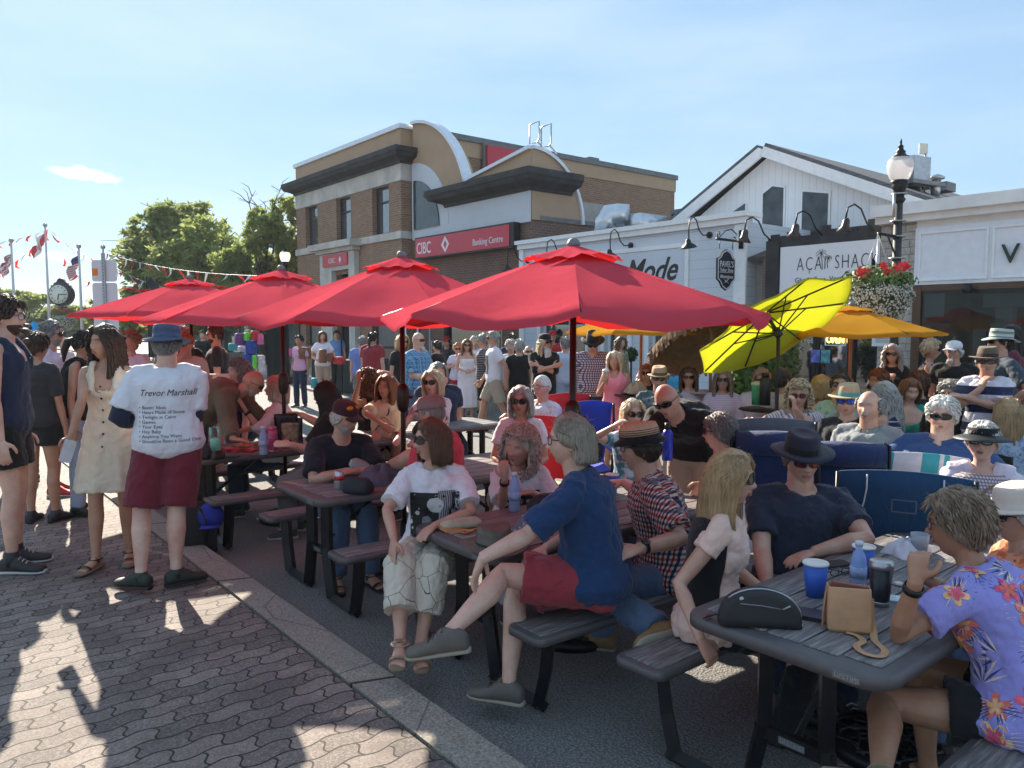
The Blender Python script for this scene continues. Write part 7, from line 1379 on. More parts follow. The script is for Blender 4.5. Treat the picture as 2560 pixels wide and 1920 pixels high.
person('woman with a mass of pale pink curls resting her chin on her hand', (1300, 1120), 4.9, 190, 'sit', sex='f', h=1.60, lean=16, hy=-42, hr=-10, hs=1.08, top=tee(C('pink_white_tee', (.70, .66, .70)), sleeve=.85, fl=.03, loose=.03), bot=dict(m=LIL), hair=('curly', 'rose'), skin='b', arm={'R': dict(e=(1255, 1262, 'n'), w=(1262, 1196, 'n'), hd=(.1, -.1, 1), pn=(-.3, -.9, 0), curl=.8), 'L': dict(e=(1400, 1270, 'n'), w=(.02, .34, .80), hd=(1, .2, 0), pn=(0, 0, -1))}, extra=band2)
POL = C('deep_blue_polo', (.013, .040, .115)); RS = C('brick_red_shorts', (.30, .035, .05), fold=.8)
person('grey haired man in spectacles, deep blue polo and brick red shorts with crossed legs', (1424, 1104), 3.55, 74, 'sit', b=1.03, belly=.04, lean=12, h=1.70, hy=8, top=polo(POL, sleeve=.88, fl=.03, hem=-.24, loose=.016), bot=dict(m=RS, len=.78, fl=.035, i=.02), shoes=('boat', (.11, .095, .08)), hair=('wispy', 'sand'), eye='spec', skin='d', arm={'L': dict(e=(1302, 1352, 'n'), w=(1205, 1395, 'n'), hd=(0, .35, -1), pn=(0, -.9, -.3), curl=.25), 'R': 'lap'}, leg={'L': dict(k=(1205, 1430, 'n'), a=(1125, 1582, 'n'), f=(-.2, 1, .10), up=(0, .15, 1)), 'R': dict(k=(1232, 1490, 'f'), a=(1272, 1712, 'n'), f=(.1, 1, 0))})
person('grey haired woman with large sunglasses in white tee on a red camp chair', (1302, 1004), 6.1, 168, 'sit', sex='f', h=1.62, top=tee(W1), bot=dict(m=W1, len=1.), hair=('bob', 'silver'), eye='sun', skin='b', arm={'R': 'lap', 'L': 'lap'})
person('man with spectacles in pale patterned polo lounging on a red camp chair', (1355, 968), 7.6, 128, 'sit', top=polo(C('pale_pattern_polo', (.62, .62, .66), 'dots', (.45, .5, .55), sc=.03)), bot=dict(m=KH, len=.9), hair=('crop', 'white'), eye='spec', skin='a', arm={'L': 'lap', 'R': dict(w=(1268, 1045, 'n'), r=.9)})
PLD = C('red_navy_plaid', (.72, .66, .62), 'plaid', (.045, .06, .14), (.42, .05, .05), sc=.052, fold=.35)
def chk(I): watch(I, 'L', True)
person('man in banded straw hat, spectacles and red and navy checked shirt', (1600, 1122), 4.05, 82, 'sit', b=1.08, lean=14, h=1.76, top=tee(PLD, sleeve=.86, fl=.035, hem=-.2, loose=.03, neck='polo', collar=True), bot=dict(m=JN, fl=.015), shoes=('boat', (.24, .14, .05)), hair=('short', 'dark'), eye='spec', skin='b', hat=('flat', simple('natural_straw', (.52, .33, .20), .8, 0, .15, 60, .4, 300), BLK, -8), arm={'L': dict(e=(1702, 1346, 'n'), w=(1596, 1372, 'n'), curl=.5), 'R': dict(w=(1560, 1206, 'f'), r=.95, hd=(0, 1, 0), pn=(0, 0, -1))}, leg={'L': dict(k=(1500, 1480, 'n'), a=(1648, 1572, 'n')), 'R': dict(t=(.1, .35, .09))}, extra=chk)
person('man with cropped grey hair in white tee seen from behind', (1800, 1082), 4.85, 58, 'sit', b=1.05, lean=8, top=tee(LIL), bot=dict(m=GRS), hair=('short', 'grey'), eye='sun', skin='a')
def vest(I):
 m = MB(); m.rings([I['sec'](u, .026, 28)[11:28]+[I['sec'](u, .026, 28)[0], I['sec'](u, .026, 28)[1]] for u in (-.14, 0, .2, .4, .6, .78, .88, .95)], False, False);
 obj('cardigan', m, BLK, I['t'], 'local')
person('woman with long straight blond hair, green sunglasses and pale pink tee', (1826, 1196), 3.3, -106, 'sit', sex='f', h=1.66, lean=6, hy=-10, top=tee(C('blush_tee', (.74, .50, .42)), sleeve=.38, fl=.01, loose=.01), bot=dict(m=BLK), shoes=('shoe', (.01, .01, .012)), hair=('long', 'blond'), eye='sun', skin='a', arm={'R': dict(e=(1683, 1478, 'n'), w=(1752, 1600, 'n'), curl=.9, hd=(.1, .5, -.7)), 'L': 'lap'}, leg={'R': dict(t=(.08, .34, .09)), 'L': dict(t=(-.12, .40, .09))}, extra=vest)
HAT = C('navy_felt', (.022, .024, .040), fold=.1)
person('sturdy man in navy felt hat, red tinted glasses and navy tee facing the camera', (2005, 1150), 3.85, 172, 'sit', b=1.14, belly=.05, h=1.76, hy=4, hp=6, top=tee(C('slate_navy_tee', (.025, .032, .055)), sleeve=.72, fl=.02, loose=.012), bot=dict(m=DJ), hair=('short', 'grey'), eye='sunred', skin='a', hat=('fedora', HAT, BLK, -4), arm={'R': dict(e=(1905, 1378, 'n'), w=(1918, 1475, 'n')), 'L': dict(e=(2166, 1345, 'n'), w=(2032, 1382, 'n'), hd=(1, .5, -.2), pn=(0, 0, -1), curl=.4)})
FLO = C('periwinkle_cotton', (.30, .28, .66))
def floral(I):
 rnd = random.Random(4); z = I['NB'].z; DEC.append(('flowers', I, 'shirt', None, None)); watch(I, 'L')
person('woman with short brown hair in periwinkle hibiscus shirt, back to camera', (2398, 1316), 2.72, 38, 'sit', sex='f', h=1.66, b=1.10, lean=24, hp=4, hy=12, top=tee(FLO, sleeve=.62, fl=.03, hem=-.2, loose=.03, neck='polo'), bot=dict(m=BLK, len=.5, fl=.03), shoes=('sandal', (.2, .15, .1)), hair=('thick', 'ash'), eye='spec', skin='e', arm={'L': dict(e=(2243, 1588, 'n'), w=(2290, 1452, 'n'), hd=(.35, .1, 1), pn=(.9, .1, 0), curl=1.25), 'R': dict(w=(2312, 1448, 'f'), r=.72, h=(1, 0, -1), hd=(-.5, .1, 1), pn=(-.9, -.2, 0), curl=1.1)}, leg={'L': dict(k=(2150, 1745, 'n'), a=(2205, 1935, 'n')), 'R': dict(t=(.12, .38, .09))}, extra=floral)
person('woman in cream sun hat, sunglasses and orange top at the right edge', (2546, 1292), 3.2, 84, 'sit', sex='f', h=1.60, top=tee(C('orange_print', (.72, .16, .06), 'blot', (.75, .35, .2), (.2, .03, .02), sc=.05)), bot=dict(m=JN), hair=('short', 'white'), eye='sun', skin='b', hat=('wide', C('cream_hat_cloth', (.66, .55, .48)), None, -6))
# ---- middle seated crowd ----
def lean_(I): pass
person('bald sunburnt man in wraparound sunglasses and black polo bending forward', (1668, 1002), 5.1, 146, lean=52, hp=22, hr=14, b=1.12, top=polo(BLK, sleeve=.85, fl=.02), bot=dict(m=KH, len=.95), hair=('bald', 'grey'), eye='wrap', skin='b', arm={'R': 'table', 'L': dict(w=(-.2, .35, .75))})
person('blond woman with round sunglasses and teal tie dye top, fingers at her lips', (1582, 1036), 6.2, 188, 'sit', sex='f', h=1.62, top=tee(C('teal_tie_dye', (.55, .62, .70), 'blot', (.06, .22, .30), (.3, .5, .55), sc=.10), sleeve=.5), bot=dict(m=DJ), hair=('bob', 'pale'), eye='sun', skin='d', arm={'R': dict(e=(1486, 1096, 'n'), w=(1535, 1066, 'n'), curl=.7, hd=(-.6, 0, .4)), 'L': 'lap'})
person('blond curly woman in striped tee drinking from a bottle', (1996, 990), 6.9, 160, 'sit', sex='f', h=1.64, b=1.2, top=tee(C('multi_stripe_tee', (.62, .55, .60), 'vstripe', (.10, .12, .3), (.5, .35, .15), sc=.035)), bot=dict(m=JN), hair=('curly', 'pale'), eye='sunred', skin='a', arm={'L': dict(e=(2004, 1052, 'n'), w=(1986, 1020, 'n'), curl=.9, hd=(.1, 0, 1)), 'R': dict(w=(1872, 1052, 'n'), r=.96)})
person('man in straw fedora with grey moustache and leaf print shirt', (1648, 948), 8.5, 168, 'sit', b=1.15, belly=.05, top=tee(C('leaf_print', (.12, .20, .20), 'blot', (.06, .10, .11), (.3, .36, .34), sc=.09), neck='polo', collar=True), bot=dict(m=KH), hair=('short', 'silver'), beard=('moustache', 'silver'), eye='sun', hat=('straw', simple('tan_straw', (.40, .27, .16), .8, 0, .15, 60), C('band_dark', (.12, .08, .05)), -4), skin='b')
person('auburn haired woman in dark top seated below the amber umbrella', (1617, 934), 10.3, 160, 'sit', sex='f', top=tee(BLK), bot=dict(m=DJ), hair=('bob', 'auburn'), eye='sun')
person('brown haired woman with dark sunglasses in pale lilac tee', (1722, 944), 9.3, 166, 'sit', sex='f', top=tee(LIL), bot=dict(m=JN), hair=('long', 'brown'), eye='sun', skin='d')
person('person in bright turquoise top seated under the thatched umbrella', (1682, 908), 12.0, 170, 'sit', top=tee(C('turquoise_tee', (.05, .35, .62))), bot=dict(m=JN), hair=('short', 'dark'))
person('long haired woman in striped lilac sweater and khaki trousers', (1807, 950), 8.8, 166, 'sit', sex='f', top=tee(C('lilac_fine_stripe', (.66, .54, .62), 'stripe', (.50, .38, .48), sc=.02), sleeve=1.9), bot=dict(m=KH), shoes=('shoe', (.1, .1, .1)), hair=('long', 'ash'), eye='sun', skin='b', arm='lap')
person('sandy haired person in sunglasses and white tee beside the green drink jug', (1903, 952), 8.7, 160, 'sit', b=1.1, top=tee(C('pinkish_white_tee', (.68, .58, .60))), bot=dict(m=GRS, len=.9), shoes=('sneaker', (.1, .1, .1)), hair=('thick', 'blond'), eye='sun', skin='b')
person('man in dark cap and pale shirt looking away beside the black pole', (1957, 952), 8.3, -60, 'sit', top=tee(C('pale_salmon_shirt', (.68, .56, .56)), neck='polo', collar=True), bot=dict(m=LJ), hair=('short', 'dark'), hat=('cap', C('brown_cap', (.08, .05, .04)), None, 0), skin='b')
person('blond haired woman seen from behind, head lit orange by the amber umbrella', (2053, 968), 8.0, -30, 'sit', sex='f', top=tee(SAL), bot=dict(m=JN), hair=('bob', 'blond'))
person('woman with short dark hair and sunglasses in pale teal flowered dress', (2101, 966), 7.4, 150, 'sit', sex='f', b=1.12, hp=-10, top=tee(C('teal_flower_dress', (.30, .42, .40), 'dots', (.5, .56, .52), (.16, .28, .26), sc=.06), sleeve=.6, hem=-.2), skirt=dict(m=C('teal_flower_dress', 0), len=.42), hair=('short', 'dark'), eye='sun', skin='c', arm={'R': 'lap', 'L': 'chin'})
person('man in tan straw hat with a teal band and blue mirrored sunglasses', (2120, 1004), 6.1, 146, 'sit', top=tee(C('black_grey_print', (.02, .02, .024), 'blot', (.02, .02, .024), (.14, .14, .14), sc=.14), neck='polo', collar=True), bot=dict(m=KH, len=.9), hair=('short', 'silver'), eye='sunblue', hat=('fedora', simple('gold_straw', (.50, .34, .20), .8, 0, .15, 60), C('teal_band', (.10, .35, .34)), -2), skin='d')
def spx(I):
 m = MB(); z = I['NB'].z-.11; y = I['sec'](.72, .03)[7]; m.tube([y+V3((-.03, .008, .01)), y+V3((0, .012, .0)), y+V3((.0, .012, -.05))], .004, 5); m.ball(y+V3((-.012, .012, -.0)), (.02, .004, .014), 8); m.ball(y+V3((.006, .014, -.035)), (.02, .004, .014), 8); obj('hanging_glasses', m, M_lensb if 0 else M_frame, I['t'], 'local')
person('balding man with moustache in grey polo with spectacles hooked at his collar', (2172, 1018), 5.6, 138, 'sit', b=1.14, belly=.05, top=polo(C('grey_polo', (.24, .26, .27)), sleeve=.9, fl=.03), bot=dict(m=GRS), hair=('fringe', 'grey'), beard=('moustache', 'silver'), skin='a', extra=spx)
person('white haired heavy man with dark sunglasses in navy polo', (2356, 1042), 5.2, 142, 'sit', b=1.30, belly=.12, top=polo(C('royal_navy_polo', (.03, .07, .19)), sleeve=.85, fl=.03), bot=dict(m=GRS), hair=('thick', 'white'), eye='wrap', skin='d', arm='rest', extra=spx)
def crochet(I):
 m = MB(); s_ = I['sec']; m.rings([[p for p in s_(u, .03)][1:14] for u in (.70, .80, .88, .94)], False, False); obj('crochet_yoke', m, C('crochet', (.70, .62, .66), 'grid', (.25, .2, .22), sc=.018), I['t'], 'local'); m = MB(); m.tube([I['SH']['L']+V3((.03, 0, .05)), s_(.8, .04)[8], s_(.6, .05)[5], s_(.4, .05)[2]], .012, 5, flat=.4); obj('bag_strap', m, simple('tan_leather', (.26, .13, .06), .5), I['t'], 'local')
person('woman in black and white sun visor and white crochet blouse', (2456, 1106), 4.5, 148, 'sit', sex='f', h=1.62, hy=-6, hp=-6, top=tee(C('white_lilac_blouse', (.72, .64, .74)), sleeve=1.2, i=.03, loose=.03, fl=.03, neck='scoop', n='blouse'), bot=dict(m=W1), hair=('short', 'white'), eye='sun', skin='d', hat=('visor', BLK, simple('visor_black', (.015, .015, .015), .5), -4), arm='lap', extra=crochet)
person('brown haired woman looking back, seated below the amber umbrella', (2196, 955), 8.3, 110, 'sit', sex='f', top=dict(m=BLK, sleeve=0, neck='scoop'), bot=dict(m=DJ), hair=('thick', 'auburn'), skin='b')
person('woman with long grey curls in a navy striped tank top seen from behind', (2212, 990), 7.0, 52, 'sit', sex='f', b=1.1, top=dict(m=C('navy_white_trim', (.02, .03, .08), 'stripe', (.55, .55, .6), sc=.05, duty=.85), sleeve=0, neck='scoop'), bot=dict(m=DJ), hair=('wavy', 'silver'), skin='a')
person('red haired woman in jade green blouse looking at her phone', (2275, 978), 7.6, 172, 'sit', sex='f', hp=14, b=1.08, top=tee(C('jade_blouse', (.02, .30, .22)), neck='v'), bot=dict(m=JN), hair=('bob', 'auburn'), eye='closed', skin='d', arm='front', extra=lambda I: phone(I['M'] @ (I['J']['Lw']+V3((.03, .10, .03))), 'black phone held by the woman in the jade blouse', 0, Matrix.Rotation(R(30), 3, 'X')))
person('brown haired woman behind the jade blouse woman, back to camera', (2296, 960), 8.3, 20, 'sit', sex='f', top=tee(BLK), bot=dict(m=JN), hair=('thick', 'brown'))
person('grey haired man with sunglasses partly hidden behind the striped man', (2374, 988), 7.0, 130, 'sit', top=tee(BLK), bot=dict(m=GRS), hair=('thick', 'grey'), eye='sun', beard=('stubble', 'grey'), skin='b')
person('blond woman in blue print sleeveless top seen from behind at the right', (2521, 1032), 6.4, -14, 'sit', sex='f', b=1.15, top=dict(m=C('blue_print_top', (.18, .28, .48), 'blot', (.4, .48, .6), (.1, .14, .3), sc=.03), sleeve=0, neck='scoop'), bot=dict(m=DJ), hair=('long', 'blond'), skin='d')
# ---- standing on the right ----
STR = C('navy_white_broad_stripe', (.70, .66, .76), 'stripe', (.02, .03, .08), sc=.16, duty=.56)
person('man in brown leather hat and broad striped tee with hand on his chin', (2468, 906), 6.7, 146, top=tee(STR, sleeve=.8), bot=dict(m=BKS, len=.9), hair=('short', 'grey'), eye='wrap', hat=('fedora', C('brown_leather_hat', (.13, .09, .065), fold=.1), C('hatband_brown', (.05, .035, .03)), 0), skin='b', arm={'R': dict(w=(.03, .20, 1.27), h=(.6, .4, -1), hd=(-.3, -.1, 1), pn=(-.6, -.6, 0), curl=.9), 'L': dict(w=(.14, .24, 1.18), h=(-1, .1, -.6))})
person('woman with long grey hair in black sweater, hands clasped', (2231, 886), 9.3, 146, sex='f', top=tee(BLK, sleeve=1.95), bot=dict(m=BLK), hair=('wavy', 'silver'), eye='sun', skin='d', arm='chest')
person('blond woman in black and white leaf print halter dress', (2328, 876), 9.2, -120, sex='f', hy=0, top=dict(m=C('leaf_halter', (.02, .022, .035), 'dots', (.5, .5, .5), (.02, .02, .03), sc=.05), sleeve=0, neck='halter'), skirt=dict(m=C('leaf_halter', 0), len=.75, fl=.02), hair=('thick', 'pale'), eye='sun', skin='a', arm={'R': 'chest', 'L': 'chest'})
def stage(I):
 T = lambda x, zz: Matrix(((-1, 0, 0, x), (0, 0, 1, .6), (0, 1, 0, zz), (0, 0, 0, 1))); z = I['NB'].z
 DEC.append(('patch', I, 'shirt', [(-.13, .15, z-.215, z-.15, simple('print_white', 0)), (-.08, .10, z-.375, z-.31, simple('print_white', 0))], (0, -1, 0))); DEC.append(('tri', I, 'shirt', [((-.13, z-.24), (-.13, z-.125), (-.19, z-.182)), ((.10, z-.40), (.10, z-.285), (.16, z-.342))], (0, -1, 0)))
 DEC.append(('text', I, 'shirt', [('STAGE LEFT', .050, T(.145, z-.20), 0, .85), ('STAGE RIGHT', .044, T(.10, z-.36), 0, .62)], (0, -1, 0), M_black, .006))
person('white bearded man in white cap and black tee printed STAGE LEFT', (2384, 880), 8.7, 152, hy=-28, b=1.1, top=tee(BLK), bot=dict(m=DJ), hair=('short', 'white'), beard=('goatee', 'white'), eye='spec', hat=('cap', W1, W1, 0), skin='a', extra=stage)
person('dark haired man in bucket hat and slate tee leaning in at the right edge', (2500, 856), 7.5, 82, top=tee(C('slate_tee', (.045, .06, .085)), sleeve=.8), bot=dict(m=DJ), hair=('short', 'black'), eye='sun', hat=('bucket', C('pale_sage_hat', (.45, .52, .48)), M_black, 4), skin='b', arm={'L': 'hip', 'R': 'hip'})
person('dark haired woman behind the man in the sage bucket hat', (2528, 842), 8.6, 60, sex='f', top=tee(C('plum_tee', (.12, .02, .04))), bot=dict(m=DJ), hair=('long', 'black'))
# ---- standing in the middle ----
PK = C('pink_sundress', (.82, .27, .33))
def drink(I):
 W_ = I['M'] @ (I['J']['Rw']+I['HO']['R'][0]*.08); t = thing('iced_drink', 'tall iced coffee cup with straw held by the woman in pink', 'cup', W_-V3((0, 0, .06))); m = MB(); m.lathe([(0, 0), (.028, 0), (.042, .15), (0, .15)], (0, 0, 0), 16); obj('cup', m, simple('iced_coffee', (.42, .27, .17), .2, 0, .3, 30), t, 'local'); m = MB(); m.lathe([(.044, .15), (.044, .16), (.03, .18), (0, .185)], (0, 0, 0), 16); m.tube([(0, 0, .15), (.01, 0, .27)], .005, 6); obj('lid', m, W1 if 0 else simple('cup_white', (.7, .7, .7), .4), t, 'local')
person('short woman with long white blond hair in pink sundress holding an iced drink', (1538, 903), 9.2, 160, sex='f', b=1.05, hy=-4, top=dict(m=PK, sleeve=0, neck='scoop', hem=-.05, n='dress_top'), skirt=dict(m=PK, len=.40, fl=.04), shoes=('sandal', (.2, .1, .08)), hair=('long', 'pale'), skin='c', arm={'R': dict(w=(.12, .22, 1.12)), 'L': 'down'}, extra=drink)
person('big man in black leather hat and small check shirt bending over', (1482, 858), 9.8, 176, hp=25, b=1.2, belly=.06, lean=12, top=tee(C('small_check', (.52, .46, .50), 'grid', (.08, .07, .12), sc=.03), neck='polo', collar=True), bot=dict(m=DJ), hair=('short', 'grey'), beard=('full', 'silver'), eye='sun', hat=('fedora', C('black_leather', (.02, .02, .022), fold=.1), BLK, 0), skin='b')
person('man with long white beard and hair under a black cap, arms folded', (1362, 856), 11.0, 186, hy=32, top=tee(BLK, sleeve=1.1), bot=dict(m=DJ), hair=('long', 'pale'), beard=('long', 'white'), eye='sun', hat=('cap', BLK, BLK, 0), skin='a', arm='cross')
person('bald man in blue plaid shirt holding a drink', (1046, 852), 11.0, -118, b=1.25, belly=.08, top=tee(C('blue_plaid', (.08, .25, .46), 'vstripe', (.22, .42, .62), (.03, .07, .14), sc=.06, cross=1), hem=-.25, sleeve=.9), bot=dict(m=JN), hair=('bald', 'white'), beard=('goatee', 'white'), eye='wrap', skin='d', arm={'R': 'front', 'L': 'front'})
WLK = C('walk_white_tee', (.74, .72, .78))
def prnt(I): z = I['NB'].z; DEC.append(('patch', I, 'shirt', [(-.10, .12, z-.42, z-.12, simple('print_dark', (.03, .035, .06), .8, 0, .4, 30))], (0, -1, 0)))
person('grey haired man striding left in printed white tee and khaki shorts', (1232, 846), 12.6, 100, hy=4, top=tee(WLK), bot=dict(m=KH, len=.9, fl=.03), shoes=('shoe', (.05, .05, .05)), hair=('short', 'silver'), eye='sun', skin='c', arm='walk', leg={'R': dict(t=(.06, .28, .09)), 'L': dict(t=(-.06, -.25, .12))}, extra=prnt)
person('grey haired man in black striped polo beside the striding man', (1207, 853), 13.2, 75, top=tee(C('black_fine_stripe', (.03, .03, .035), 'stripe', (.35, .35, .38), sc=.03, duty=.75)), bot=dict(m=BKS, len=.9), shoes=('shoe', (.1, .1, .1)), hair=('short', 'grey'), eye='sun', skin='b', arm='walk')
person('young woman in long white strapless dress', (1167, 864), 14.6, 190, sex='f', top=dict(m=W1, sleeve=0, neck='off', hem=-.05), skirt=dict(m=W1, len=.68, fl=.05), shoes=('sandal', (.2, .12, .08)), hair=('long', 'auburn'), eye='sun', skin='a', arm='front')
person('woman with short ginger hair in white shirt and red trousers', (1144, 873), 15, 190, sex='f', top=tee(LIL), bot=dict(m=RED), hair=('short', 'ginger'), eye='sun', arm='chest')
person('man in white tee behind the woman in the white dress', (1186, 856), 15.5, 190, top=tee(W1), bot=dict(m=KH), hair=('short', 'silver'))
person('dark haired man seen from behind right of the striding man', (1279, 850), 14.5, 10, top=tee(NVY), bot=dict(m=DJ), hair=('short', 'dark'))
person('grey haired man in black shirt seen from behind', (1298, 868), 12.6, 0, top=tee(BLK), bot=dict(m=DJ), hair=('short', 'silver'))
person('grey haired person in pale collar behind the black shirt man', (1277, 868), 13.4, 160, top=tee(W1), bot=dict(m=GRS), hair=('thick', 'silver'))
person('older man with sunglasses between the black shirt and the long beard', (1321, 880), 13.6, 190, top=tee(C('dark_floral', (.05, .05, .06), 'blot', (.3, .3, .32), (.03, .03, .04), sc=.05)), bot=dict(m=DJ), hair=('fringe', 'white'), eye='sun', skin='b')
person('man in red cap and red polo standing by the shop door', (1381, 842), 16, 190, top=tee(RED), bot=dict(m=DJ), hair=('short', 'dark'), hat=('cap', RED, RED), skin='b')
person('person in pale blue shirt behind the umbrella pole', (1412, 862), 13, 20, top=tee(C('pale_blue_shirt', (.45, .52, .66))), bot=dict(m=LJ, len=.9), hair=('short', 'grey'))
person('woman with long wavy hair and a shoulder bag at the shop doorway', (1552, 858), 14.5, -150, sex='f', top=dict(m=C('green_floral_top', (.3, .32, .2), 'blot', (.12, .15, .08), (.5, .5, .4), sc=.05), sleeve=0, neck='scoop'), bot=dict(m=DJ), hair=('wavy', 'brown'), skin='b')
person('person in lilac top with head bowed behind the potted tree', (1630, 900), 13.5, 150, 'sit', h=1.7, top=tee(LIL), bot=dict(m=GRS), hair=('short', 'brown'), arm='chest')
person('blond person behind the bald man in blue plaid', (1006, 856), 12.3, -140, sex='f', top=tee(BLK), bot=dict(m=DJ), hair=('bob', 'blond'), eye='sun')
person('woman with sunglasses and blond bob in patterned tee seated at the sunlit table', (1082, 957), 7.3, 150, 'sit', sex='f', h=1.64, hy=10, top=tee(C('black_sketch_tee', (.60, .52, .54), 'blot', (.60, .52, .54), (.06, .05, .06), sc=.05)), bot=dict(m=DJ), hair=('bob', 'pale'), eye='sun', skin='d', arm='table')
person('man in navy shirt with raised bottle behind the blond woman', (1096, 934), 8.7, -160, 'sit', b=1.25, top=tee(NVY), bot=dict(m=DJ), hair=('bob', 'grey'), skin='b', arm={'R': 'chin', 'L': 'down'})
person('person in red cap under the market tent', (1116, 856), 17, 150, top=tee(CHR), bot=dict(m=DJ), hair=('short', 'dark'), hat=('cap', RED, RED))
person('dark haired vendor behind the bald plaid shirt man', (1092, 868), 15.5, 60, top=tee(BLK), bot=dict(m=DJ), hair=('short', 'black'))
person('child in pink top at the stall table', (748, 852), 17, 160, sex='f', top=tee(C('candy_pink', (.6, .35, .5))), bot=dict(m=DJ), hair=('bun', 'black'), skin='e')
person('person in blue shirt and black skirt inside the bank doorway', (842, 838), 21, 180, sex='f', top=tee(C('mid_blue_shirt', (.14, .28, .6))), bot=dict(m=BKS), hair=('short', 'dark'))
person('shopper in periwinkle shirt seen from behind at the charcoal tent', (905, 856), 15.6, 10, b=1.2, top=tee(C('periwinkle_shirt', (.17, .25, .58))), bot=dict(m=GRS, len=.9), hair=('short', 'grey'))
person('shopper in dark red shirt seen from behind at the charcoal tent', (932, 846), 15.2, -20, b=1.2, top=tee(C('dark_red_shirt', (.26, .03, .04))), bot=dict(m=LJ, len=.9), hair=('pony', 'black'))
person('stall vendor in grey vest beside the white tent leg', (806, 842), 18, 200, sex='f', top=tee(W1), bot=dict(m=KH), hair=('bob', 'brown'), arm='bent')
# =============== things on the tables and around ===============
def lathe_thing(name, label, cat, pos, parts, rz=0, M=None):
 t = thing(name, label, cat, pos, rz)
 for nm, prof, mat in parts:
  m = MB(); m.lathe(prof, (0, 0, 0), 20)
  if M is not None: m.v = [tuple(M @ Vector(p)) for p in m.v]
  obj(nm, m, mat, t, 'local')
 return t
M_cup = simple('paper_cup_blue', (.03, .11, .50), .5, 0, .03); M_cupw = simple('paper_cup_inside', (.75, .70, .66), .6); M_st = simple('brushed_steel', (.45, .45, .46), .3, .9, .1)
def pcup(label, px, py, s=1.):
 p = on_table(px, py); t = lathe_thing('paper_cup', label, 'cup', p, [('cup', [(0, 0), (.030*s, 0), (.043*s, .118*s), (.040*s, .118*s), (.028*s, .006), (0, .006)], M_cup), ('rim', [(.040*s, .116*s), (.0445*s, .116*s), (.0455*s, .120*s), (.044*s, .124*s), (.040*s, .122*s), (.036*s, .07*s), (0, .06*s)], M_cupw)]); return t
pcup('stack of two blue paper cups behind the black pouch', 2037, 1490, 1.12); pcup('blue paper cup beyond the stacked cups, nearer the table middle', 2157, 1440, 1.08)
lathe_thing('travel_tumbler', 'black steel tumbler with clear lid beside the tan purse', 'tumbler', on_table(2200, 1512), [('body', [(0, 0), (.030, 0), (.033, .02), (.043, .145), (0, .145)], simple('tumbler_black', (.008, .010, .014), .35)), ('rim', [(.0435, .145), (.045, .15), (.045, .172), (.040, .175), (0, .172)], M_st), ('foot', [(0, -.001), (.0305, -.001), (.034, .016), (.0335, .018)], M_st)])
def wbottle(label, px, py, z=TZ, s=1.):
 return lathe_thing('water_bottle', label, 'bottle', on_table(px, py, z), [('bottle', [(0, 0), (.030*s, 0), (.032*s, .01), (.030*s, .05*s), (.032*s, .07*s), (.031*s, .12*s), (.024*s, .155*s), (.013*s, .172*s), (.0125*s, .19*s), (0, .19*s)], clear('clear_blue_plastic', (.55, .70, .95), .55, .08)), ('cap', [(0, .188*s), (.0155*s, .188*s), (.0155*s, .207*s), (0, .207*s)], simple('cap_pale', (.6, .65, .75), .4)), ('label', [(.0325*s, .06*s), (.0328*s, .06*s), (.0328*s, .105*s), (.0325*s, .105*s)], simple('bottle_label', (.35, .42, .65), .6, 0, .4, 40))])
wbottle('plastic water bottle behind the tan purse', 2144, 1478); wbottle('plastic water bottle in front of the pink curly haired woman', 1286, 1277, TZ, 1.1); wbottle('plastic water bottle between the snacks and the pink bottle', 659, 1136, TZ, 1.15)
lathe_thing('steel_bottle', 'pink insulated bottle with carry handle at the end of the snack table', 'bottle', on_table(682, 1128), [('body', [(0, 0), (.040, 0), (.041, .16), (.036, .18), (0, .18)], simple('bottle_pink', (.62, .10, .26), .45)), ('band', [(.0412, .118), (.042, .118), (.042, .124), (.0412, .124)], M_st), ('lid', [(.034, .18), (.034, .21), (.028, .215), (0, .215)], simple('bottle_pink', 0)), ('base_ring', [(0, -.001), (.0415, -.001), (.0418, .012), (.041, .012)], M_st)])
t = lathe_thing('steel_bottle', 'mint green flask with square carry handle', 'bottle', on_table(540, 1140), [('body', [(0, 0), (.042, 0), (.043, .13), (.038, .15), (0, .15)], simple('flask_mint', (.20, .55, .44), .5)), ('band', [(.0432, .03), (.044, .03), (.044, .05), (.0432, .05)], simple('band_dark_red', (.1, .02, .02), .5))]); m = MB(); m.tube([(-.035, 0, .15), (-.04, 0, .235), (.02, 0, .245), (.038, 0, .16)], .013, 6); obj('handle', m, simple('flask_mint', 0), t, 'local')
t = lathe_thing('drink_can', 'silver and red soda can beside the black pouch', 'can', on_table(848, 1222), [('body', [(0, 0), (.026, 0), (.033, .008), (.033, .112), (.027, .122), (0, .120)], simple('can_silver', (.5, .5, .52), .3, .7, .1)), ('print', [(.0332, .06), (.0336, .06), (.0336, .09), (.0332, .09)], simple('can_red', (.55, .02, .03), .4, .2, .5, 60))])
